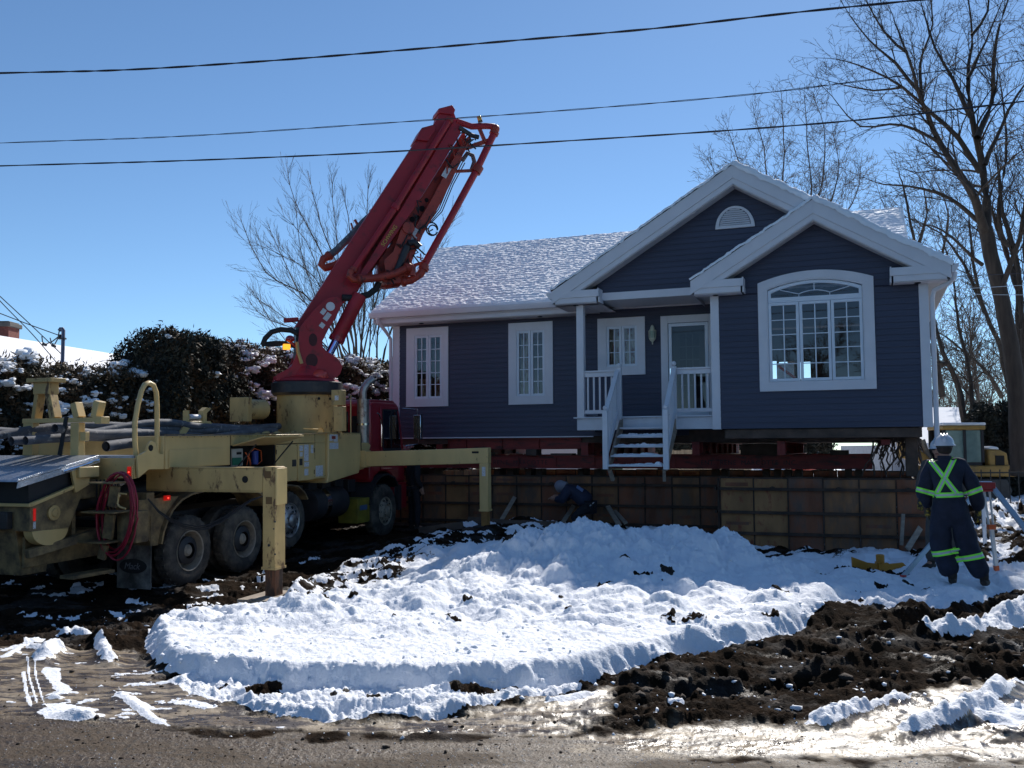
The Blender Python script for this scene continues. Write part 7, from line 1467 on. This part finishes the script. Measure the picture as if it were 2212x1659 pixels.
# ================================================================== BARE TREES
class Tw:
    """collects thin tapering tubes fast"""
    def __init__(s): s.v = []; s.f = []
    def tube(s, P, R, n):
        k = len(P); o = len(s.v); ring = [(math.cos(2 * math.pi * j / n), math.sin(2 * math.pi * j / n)) for j in range(n)]
        for i in range(k):
            a = P[max(i - 1, 0)]; b = P[min(i + 1, k - 1)]; tx, ty, tz = b[0] - a[0], b[1] - a[1], b[2] - a[2]; L = math.sqrt(tx * tx + ty * ty + tz * tz) + 1e-9; tx /= L; ty /= L; tz /= L
            ax, ay, az = (ty, -tx, 0) if abs(tz) < .95 else (0, tz, -ty); q = math.sqrt(ax * ax + ay * ay + az * az) + 1e-9; ax /= q; ay /= q; az /= q
            bx, by, bz = ty * az - tz * ay, tz * ax - tx * az, tx * ay - ty * ax; r = R[i]; p = P[i]
            for c, sn in ring: s.v.append((p[0] + r * (ax * c + bx * sn), p[1] + r * (ay * c + by * sn), p[2] + r * (az * c + bz * sn)))
        for i in range(k - 1):
            for j in range(n): s.f.append((o + i * n + j, o + i * n + (j + 1) % n, o + (i + 1) * n + (j + 1) % n, o + (i + 1) * n + j))
def rv(rn): 
    while True:
        x, y, z = rn.uniform(-1, 1), rn.uniform(-1, 1), rn.uniform(-1, 1); q = x * x + y * y + z * z
        if .01 < q < 1: q = math.sqrt(q); return x / q, y / q, z / q
def grow(tw, rn, p, d, L, r, lev, up, rmin, dens, bend=.22, ang=(.45, .95), ratio=.55):
    n = max(3, int(L / .35)) if lev > 0 else 3; n = min(n, 9); P = [p]; R = [r]; st = L / n; ch = []
    for i in range(n):
        w_ = rv(rn); d = (d[0] + w_[0] * bend, d[1] + w_[1] * bend, d[2] + w_[2] * bend + up); q = math.sqrt(d[0] ** 2 + d[1] ** 2 + d[2] ** 2); d = (d[0] / q, d[1] / q, d[2] / q)
        p = (p[0] + d[0] * st, p[1] + d[1] * st, p[2] + d[2] * st); P.append(p); R.append(max(rmin * .6, r * (1 - .85 * (i + 1) / n))); ch.append((p, d, 1 - (i + .5) / n))
    tw.tube(P, R, 5 if r > .03 else 3)
    if lev <= 0: return
    for p_, d_, t in ch[(0 if lev > 1 else 0):]:
        m = dens if rn.random() < dens - int(dens) else int(dens); m = int(dens) + (1 if rn.random() < dens - int(dens) else 0)
        for _ in range(m):
            w_ = rv(rn); a = rn.uniform(*ang); dt = w_[0] * d_[0] + w_[1] * d_[1] + w_[2] * d_[2]; c = (w_[0] - dt * d_[0], w_[1] - dt * d_[1], w_[2] - dt * d_[2]); q = math.sqrt(c[0] ** 2 + c[1] ** 2 + c[2] ** 2) + 1e-6
            nd = tuple(d_[k] * math.cos(a) + c[k] / q * math.sin(a) for k in range(3)); l2 = L * rn.uniform(ratio * .6, ratio * 1.1) * (.45 + .75 * t)
            if l2 > .12: grow(tw, rn, p_, nd, l2, max(rmin, r * .5 * (.5 + .5 * t)), lev - 1, up, rmin, dens, bend, ang, ratio)
def limb(tw, rn, pts, Y, r0, r1, side_len, lev, up, rmin, dens, every=.5, yj=.5, start=.15, ang=(.5, 1.0), bend=.2, tip=.7):
    """a limb along measured points, with side branches growing from it"""
    yy = Y; P = []
    for i, (x, y) in enumerate(pts):
        P.append(tuple(atY(x, y, yy))); yy += rn.uniform(-yj, yj)
    # smooth resample
    Q = []; 
    for k in range(len(P) - 1):
        p0, p1, p2, p3 = (np.array(P[max(k - 1, 0)]), np.array(P[k]), np.array(P[k + 1]), np.array(P[min(k + 2, len(P) - 1)]))
        m = max(2, int(np.linalg.norm(p2 - p1) / .4))
        for i in range(m):
            t = i / m; Q.append(tuple(.5 * ((2 * p1) + (p2 - p0) * t + (2 * p0 - 5 * p1 + 4 * p2 - p3) * t * t + (3 * p1 - p0 - 3 * p2 + p3) * t ** 3) + np.array([rn.uniform(-1, 1) * .02, 0, rn.uniform(-1, 1) * .02])))
    Q.append(P[-1]); n = len(Q); R = [r0 + (r1 - r0) * (i / (n - 1)) ** .8 for i in range(n)]; tw.tube(Q, R, 10 if r0 > .08 else 6)
    acc = 0
    for i in range(1, n):
        t = i / (n - 1)
        if t < start: continue
        a, b = Q[i - 1], Q[i]; d_ = [b[k] - a[k] for k in range(3)]; L = math.sqrt(sum(c * c for c in d_)) + 1e-9; d_ = [c / L for c in d_]; acc += L
        while acc > every:
            acc -= every; w_ = rv(rn); an = rn.uniform(*ang); dt = sum(w_[k] * d_[k] for k in range(3)); c = [w_[k] - dt * d_[k] for k in range(3)]; q = math.sqrt(sum(x * x for x in c)) + 1e-6
            nd = tuple(d_[k] * math.cos(an) + c[k] / q * math.sin(an) for k in range(3)); grow(tw, rn, Q[i], nd, side_len * rn.uniform(.5, 1.1) * (1.15 - .6 * t), max(rmin, R[i] * .38), lev, up, rmin, dens, bend, ang)
    w_ = [Q[-1][k] - Q[-2][k] for k in range(3)]; L = math.sqrt(sum(c * c for c in w_)) + 1e-9; grow(tw, rn, Q[-1], tuple(c / L for c in w_), side_len * tip, r1, lev, up, rmin, dens, bend, ang)
def treeobj(loc_px, Y, label, group=None, name='bare_tree'):
    p = atY(*loc_px, Y); r = empty(name, loc=(p[0], p[1], 0)); tag(r, label, 'tree', group); return r
def put(name, tw, m_, root):
    o = npobj(name, np.array(tw.v), np.array(tw.f), m_, None, smooth=True); o.parent = root; o.matrix_parent_inverse = Matrix.Translation(root.location).inverted(); return o
# (a) maple with many rising stems behind the boom
Y = 31; rn = random.Random(4); root = treeobj((780, 900), Y, 'bare many stemmed tree with thin upright shoots behind the red boom')
tk = Tw(); base = tuple(atY(782, 960, Y))
for pts, r in (([(782, 960), (778, 880), (772, 800)], .16), ([(800, 960), (812, 860), (820, 800)], .11), ([(760, 960), (752, 860), (742, 800)], .11)): limb(tk, rn, pts, Y, r, r * .75, .3, 0, .1, .012, 0, every=99, yj=0)
put('trunk', tk, 'barkpale', root); br = Tw()
for pts, r in (([(772, 815), (766, 700), (738, 600), (692, 480), (672, 400)], .085), ([(775, 815), (788, 650), (790, 520), (797, 395)], .075), ([(745, 805), (716, 700), (655, 635), (575, 590), (522, 480)], .07), ([(745, 800), (690, 730), (620, 690), (560, 648)], .055), ([(760, 790), (735, 640), (700, 555), (640, 440), (622, 375)], .065),
               ([(815, 800), (818, 700), (870, 615), (880, 520)], .06), ([(822, 805), (852, 690), (925, 560), (978, 470)], .07), ([(842, 800), (870, 740), (960, 620)], .045), ([(735, 790), (705, 640), (660, 520), (615, 470)], .055), ([(780, 800), (800, 690), (845, 560), (865, 470)], .06), ([(768, 790), (750, 620), (755, 500), (742, 420)], .06), ([(700, 780), (620, 740), (555, 640)], .04), ([(748, 770), (680, 600), (560, 530)], .045), ([(790, 800), (775, 640), (835, 450)], .05), ([(775, 790), (745, 660), (722, 470), (716, 380)], .05), ([(760, 780), (700, 690), (600, 600), (560, 520)], .045), ([(785, 790), (830, 640), (850, 480)], .045), ([(752, 790), (690, 660), (650, 540), (640, 450)], .045), ([(745, 790), (660, 720), (580, 690), (545, 660)], .04), ([(795, 790), (812, 560), (822, 430)], .045), ([(700, 730), (640, 620), (585, 500)], .035), ([(840, 790), (900, 660), (950, 520)], .04)):
    limb(br, rn, pts, Y, r * .62, .009, 1.35, 3, .10, .0050, .95, every=.13, yj=.6, start=.18, ang=(.25, .65), bend=.05, tip=.35)
put('branches', br, 'twig', root)
# (b) very tall tree at the right edge
Y = 27; rn = random.Random(11); root = treeobj((2196, 1000), Y, 'very tall bare tree with a thick leaning trunk at the right edge')
def z4(*p): return [(1762 + .5718 * x, .5718 * y) for x, y in p]
tk = Tw(); br = Tw()
limb(tk, rn, z4((772, 1800), (766, 1600), (745, 1360), (705, 1140), (660, 960), (640, 860)), Y, .27, .20, .8, 0, .1, .012, 0, every=99, yj=.1)
put('trunk', tk, 'bark', root)
L_ = [((640, 870), (600, 750), (540, 650), (470, 540), (420, 430), (390, 350), (345, 200), (300, 90)), ((645, 880), (645, 760), (625, 600), (590, 440), (575, 290), (592, 130), (570, -40)), ((610, 520), (665, 390), (672, 280), (682, 150), (735, -30)), ((645, 860), (560, 790), (500, 745), (400, 710), (300, 700), (230, 690)),
      ((620, 650), (540, 520), (440, 430), (330, 330), (220, 270), (110, 230)), ((470, 540), (380, 490), (280, 470), (170, 480), (90, 400)), ((585, 440), (520, 300), (450, 180), (400, 20)), ((390, 350), (300, 240), (200, 150), (130, 60)), ((400, 380), (395, 240), (440, 90), (430, -40)), ((630, 1000), (560, 940), (480, 870), (420, 850)),
      ((640, 620), (700, 480), (760, 360), (860, 230)), ((700, 1100), (770, 900), (800, 700), (830, 500)), ((690, 1010), (640, 840), (700, 640), (790, 560)), ((575, 300), (640, 160), (690, 40)), ((345, 200), (260, 120), (180, -20)), ((330, 330), (220, 340), (100, 320)), ((592, 130), (650, 40), (640, -60))]
R_ = [.14, .15, .10, .08, .09, .055, .08, .06, .06, .06, .08, .09, .07, .06, .045, .04, .05]
for p, r in zip(L_, R_): limb(br if r < .15 else br, rn, z4(*p), Y, r, .016, 2.3, 3, .03, .0062, 1.15, every=.27, yj=.7, start=.12, ang=(.4, 1.0), bend=.2)
put('branches', br, 'bark', root)
# (c) slimmer trees behind it
for si, (Yt, lab, stems) in enumerate(((29, 'second thick tree trunk crowding the right edge of the frame', (((800, 1640), (775, 1350), (768, 1100), (745, 930), (705, 800), (690, 640)), ((775, 1350), (800, 1150), (790, 900), (810, 700), (790, 450), (830, 200)), ((768, 1100), (720, 960), (690, 800), (720, 560), (700, 330)), ((745, 930), (700, 900), (650, 760), (560, 690)))),
  (34, 'slim bare tree just right of the house corner behind the tall one', (((570, 1640), (535, 1450), (480, 1330), (445, 1200), (400, 1050)), ((600, 1640), (580, 1400), (540, 1230), (520, 1060), (480, 900)), ((500, 1370), (450, 1360), (400, 1200)))),
                                      (37, 'leaning bare tree between the slim one and the thick trunk', (((770, 1600), (720, 1420), (690, 1290), (640, 1180), (600, 1020), (580, 850)), ((700, 1500), (660, 1420), (540, 1310), (470, 1260)), ((640, 1180), (560, 1000), (470, 880), (380, 840)))),
                                      (40, 'bare tree with fine reddish twigs rising behind the right roof end', (((480, 1500), (430, 1200), (390, 1000), (360, 850), (330, 700)), ((400, 1050), (300, 900), (260, 780)), ((420, 1150), (480, 950), (500, 800), (460, 700)), ((380, 950), (420, 800), (400, 690)))))):
    rn = random.Random(19 + si); root = treeobj((1762 + .5718 * stems[0][0][0], 1000), Yt, lab, 'slim trees behind the tall one'); br = Tw(); tk = Tw()
    limb(tk, rn, z4(*stems[0]), Yt, .14 if si else .24, .04, 1, 0, 0, .01, 0, every=99, yj=.3); put('trunk', tk, 'bark', root)
    for k, p in enumerate(stems): limb(br, rn, z4(*p), Yt, .10 if k else .05, .02, 2.4, 2, .03, .009, 1.25, every=.28, yj=.6, start=.15, ang=(.4, 1.0))
    put('branches', br, 'twig' if si == 3 else 'bark', root)
# (d) tree behind the gable
Y = 38; rn = random.Random(33); root = treeobj((1720, 700), Y, 'wide bare tree rising behind the snowy roof right of the gable peak'); tk = Tw(); br = Tw()
limb(tk, rn, [(1715, 1000), (1712, 800), (1715, 560)], Y, .28, .16, 1, 0, 0, .01, 0, every=99, yj=.1); put('trunk', tk, 'bark', root)
for p in (((1715, 570), (1690, 440), (1694, 330), (1688, 205)), ((1720, 560), (1752, 430), (1745, 320), (1738, 210)), ((1715, 600), (1640, 450), (1600, 360), (1572, 280)), ((1715, 600), (1620, 500), (1560, 420), (1535, 345)), ((1725, 580), (1790, 450), (1812, 360), (1800, 290)), ((1725, 600), (1800, 500), (1850, 420), (1860, 350)), ((1700, 560), (1660, 420), (1650, 320), (1630, 250)), ((1720, 560), (1775, 400), (1780, 280), (1765, 230))):
    limb(br, rn, p, Y, .055, .012, 1.9, 3, .04, .0075, 1.25, every=.17, yj=.7, start=.15, ang=(.45, 1.0), bend=.16, tip=.4)
put('branches', br, 'twig', root)
# (e) thin bare trees standing behind the yard, low on the right
for k, (x, Yt, hh) in enumerate(((2020, 52, 7.0), (2065, 58, 8.5), (2120, 50, 9.0), (2180, 55, 7.5), (2000, 60, 6))):
    rn = random.Random(50 + k); root = treeobj((x, 950), Yt, ['small bare tree far behind right of the downpipe, the leftmost low one', 'small bare tree far behind above the excavator cab', 'small bare tree far behind above the excavator counterweight', 'small bare tree far behind near the thick trunk base', 'farthest small bare tree close beside the white downpipe'][k], 'small bare trees far behind'); br = Tw()
    b0 = (float(atY(x, 950, Yt)[0]), Yt, 0.0); grow(br, rn, b0, (0, 0, 1), hh, .14, 3, .03, .014, 1.6, .16, (.35, .9), .55); put('branches', br, 'twig', root)

# ================================================================== CEDARS
def foliage(name, root, P, N, size, m_, seed, droop=.3, aspect=.5):
    """many small sprays: P positions, N outward normals"""
    r = np.random.default_rng(seed); n = len(P); a = r.normal(size=(n, 3)); a[:, 2] += droop * -1.2; a += N * .6; a /= np.linalg.norm(a, axis=1, keepdims=True)
    b = np.cross(a, N + r.normal(size=(n, 3)) * .6); b /= np.linalg.norm(b, axis=1, keepdims=True) + 1e-9; s = size * r.uniform(.5, 1.5, (n, 1)); w_ = s * aspect * r.uniform(.5, 1.2, (n, 1))
    V = np.stack([P - a * s * .5, P - a * s * .05 + b * w_ * .5, P + a * s * .6, P - a * s * .05 - b * w_ * .5], 1).reshape(-1, 3); F = np.arange(4 * n).reshape(-1, 4)
    o = npobj(name, V, F, m_, None); o.parent = root; o.matrix_parent_inverse = Matrix.Translation(root.location).inverted(); return o
def hedge(label, A, B, h0, h1, th, seed, n_leaf, n_snow, mats=('cedar', 'cedardark'), name='cedar_hedge', snow_s=1.0, round_=.0, leaf=.10):
    """A, B ends on the ground; a lumpy clipped wall of cedar with snow caught in it"""
    r = np.random.default_rng(seed); A, B = np.array(A, float), np.array(B, float); d = B - A; L = np.linalg.norm(d); d /= L; nn = np.array([d[1], -d[0]])
    root = empty(name, loc=(A[0], A[1], 0)); tag(root, label, 'hedge' if name == 'cedar_hedge' else 'shrub')
    def surf(t, k, side):
        """t along 0..1; k round the section 0 (foot, near face) .. 1 (foot, far face)"""
        H = h0 + (h1 - h0) * t; edge = np.clip(np.minimum(t, 1 - t) * L / max(round_, .01), 0, 1) ** .45 if round_ else 1.0
        H = H * (edge if round_ else 1) + 0; lump = (fbm(t * L * 1.1 + seed, k * 5.0 + seed, 3, seed) - .5); H = H * (1 + .10 * (fbm(t * L * 1.6, t * 0 + seed, 3, seed + 4) - .5))
        hk = np.where(k < .42, k / .42 * H * .93, np.where(k > .58, (1 - k) / .42 * H * .93, H * (.93 + .07 * np.sin((k - .42) / .16 * math.pi))))
        off = np.where(k < .42, th / 2 * (1 - .15 * (hk / H) ** 2), np.where(k > .58, -th / 2, th / 2 * .85 * (1 - 2 * (k - .42) / .16))) + lump * .5 * np.where(k < .5, 1, -1)
        P = np.stack([A[0] + d[0] * L * t + nn[0] * off, A[1] + d[1] * L * t + nn[1] * off, hk], -1)
        nz = np.where((k > .40) & (k < .60), 1.0, .15); sg = np.where(k < .5, 1.0, -1.0); N = np.stack([nn[0] * sg * (1 - nz * .8), nn[1] * sg * (1 - nz * .8), nz], -1); return P, N
    # dark inner core, added to block light through the leaves
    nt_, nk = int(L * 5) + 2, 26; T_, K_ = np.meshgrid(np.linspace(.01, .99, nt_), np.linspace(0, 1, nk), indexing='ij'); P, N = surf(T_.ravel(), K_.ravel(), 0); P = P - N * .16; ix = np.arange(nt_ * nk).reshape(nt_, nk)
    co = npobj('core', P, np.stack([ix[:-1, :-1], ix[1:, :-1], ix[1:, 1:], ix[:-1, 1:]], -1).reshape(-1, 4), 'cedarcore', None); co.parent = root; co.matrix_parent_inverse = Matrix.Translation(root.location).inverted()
    t = r.random(n_leaf); k = r.random(n_leaf) * .62; P, N = surf(t, k, 0); cl = fbm(t * L * 5, k * 26, 3, seed + 9); P = P + N * ((cl - .5) * .40 + r.normal(size=n_leaf) * .05)[:, None] + r.normal(size=(n_leaf, 3)) * .03
    m1 = cl > .5; foliage('foliage', root, P[m1], N[m1], leaf, mats[0], seed + 1); foliage('foliage', root, P[~m1], N[~m1], leaf, mats[1], seed + 2)
    # wispy leaders on top
    q = n_leaf // 14; t = r.random(q); P, N = surf(t, r.uniform(.42, .58, q), 0); P[:, 2] += np.abs(r.normal(size=q)) * .10; foliage('foliage', root, P, N * 0 + np.array([0, 0, .4]), leaf * 1.2, mats[0], seed + 3, droop=-.6, aspect=.28)
    # snow caught on the sprays
    sb = MB(); rr = random.Random(seed)
    t = r.random(n_snow); k = r.random(n_snow) ** .8 * .52; P, N = surf(t, k, 0); P = P + N * (.08 + (fbm(t * L * 5, k * 26, 3, seed + 9) - .5) * .3)[:, None]
    V = []; F = []
    for i in range(n_snow):
        s = rr.choice([.035, .045, .06, .08, .11, .15]) * rr.uniform(.7, 1.3) * snow_s; 
        for j in range(1 + int(s > .05) * rr.randint(1, 3) + int(s > .11) * 4):
            c = P[i] + np.array([rr.uniform(-1, 1) * s * 1.1, rr.uniform(-1, 1) * s * .8, rr.uniform(-.5, .5) * s]); q = s * rr.uniform(.35, .8); sb.ball(c, q, 7, 5, (1.15, 1.1, .62), .28, rr)
    o = obj('snow_clump', sb, 'snow', None); o['kind'] = 'stuff'; o.parent = root; o.matrix_parent_inverse = Matrix.Translation(root.location).inverted()
    return root
hedge('long low cedar hedge with snow clumps at the left edge', (-13.5, 8.5), (-7.35, 18.2), 3.05, 3.15, 1.5, 3, 110000, 1100, snow_s=.80, leaf=.075)
hedge('tall rounded cedar with little snow standing between the two hedge parts', (-7.25, 17.2), (-6.05, 20.4), 4.0, 3.9, 1.9, 17, 52000, 40, ('cedardark', 'cedar'), 'cedar_shrub', .6, 1.0, leaf=.08)
hedge('tall cedar hedge full of snow running behind the boom to the house', (-7.0, 18.6), (-1.9, 29.2), 3.82, 4.05, 1.6, 8, 130000, 1400, snow_s=.78, leaf=.08)
hedge('lower cedar hedge seen under the house behind the truck cab', (-2.6, 28.0), (1.2, 36.5), 2.6, 2.4, 1.5, 41, 16000, 160, leaf=.13)
hedge('dark cedar thicket behind the wire fence at the far right', (15.2, 33.0), (23.5, 30.0), 3.0, 3.5, 2.4, 23, 36000, 14, ('cedardark', 'cedardark'), 'cedar_shrub', .8, 1.2, leaf=.13)
hedge('dark hedge added far behind the house to darken the gap beneath it', (2.5, 44), (14.5, 42), 2.5, 2.2, 1.4, 61, 9000, 50, ('cedardark', 'cedardark'), leaf=.2)  # added backdrop, keeps the view under the house from being too bright
# ---- trees and a house across the street, behind the photographer: they show in the window panes
for k in range(7):
    rn = random.Random(80 + k); root = empty('bare_tree', loc=(-14 + k * 6.5 + rn.uniform(-2, 2), -24 - rn.uniform(0, 6), 0)); tag(root, 'bare street tree across the road behind the photographer', 'tree', 'trees across the road')
    br = Tw(); grow(br, rn, tuple(root.location), (0, 0, 1), 9.5, .22, 3, .02, .03, 1.4, .15, (.35, .9), .6); put('branches', br, 'bark', root)
hedge('dark evergreen row across the road behind the photographer', (24, -20), (-20, -24), 4.2, 4.0, 2, 71, 9000, 10, ('cedardark', 'cedar'), leaf=.4)
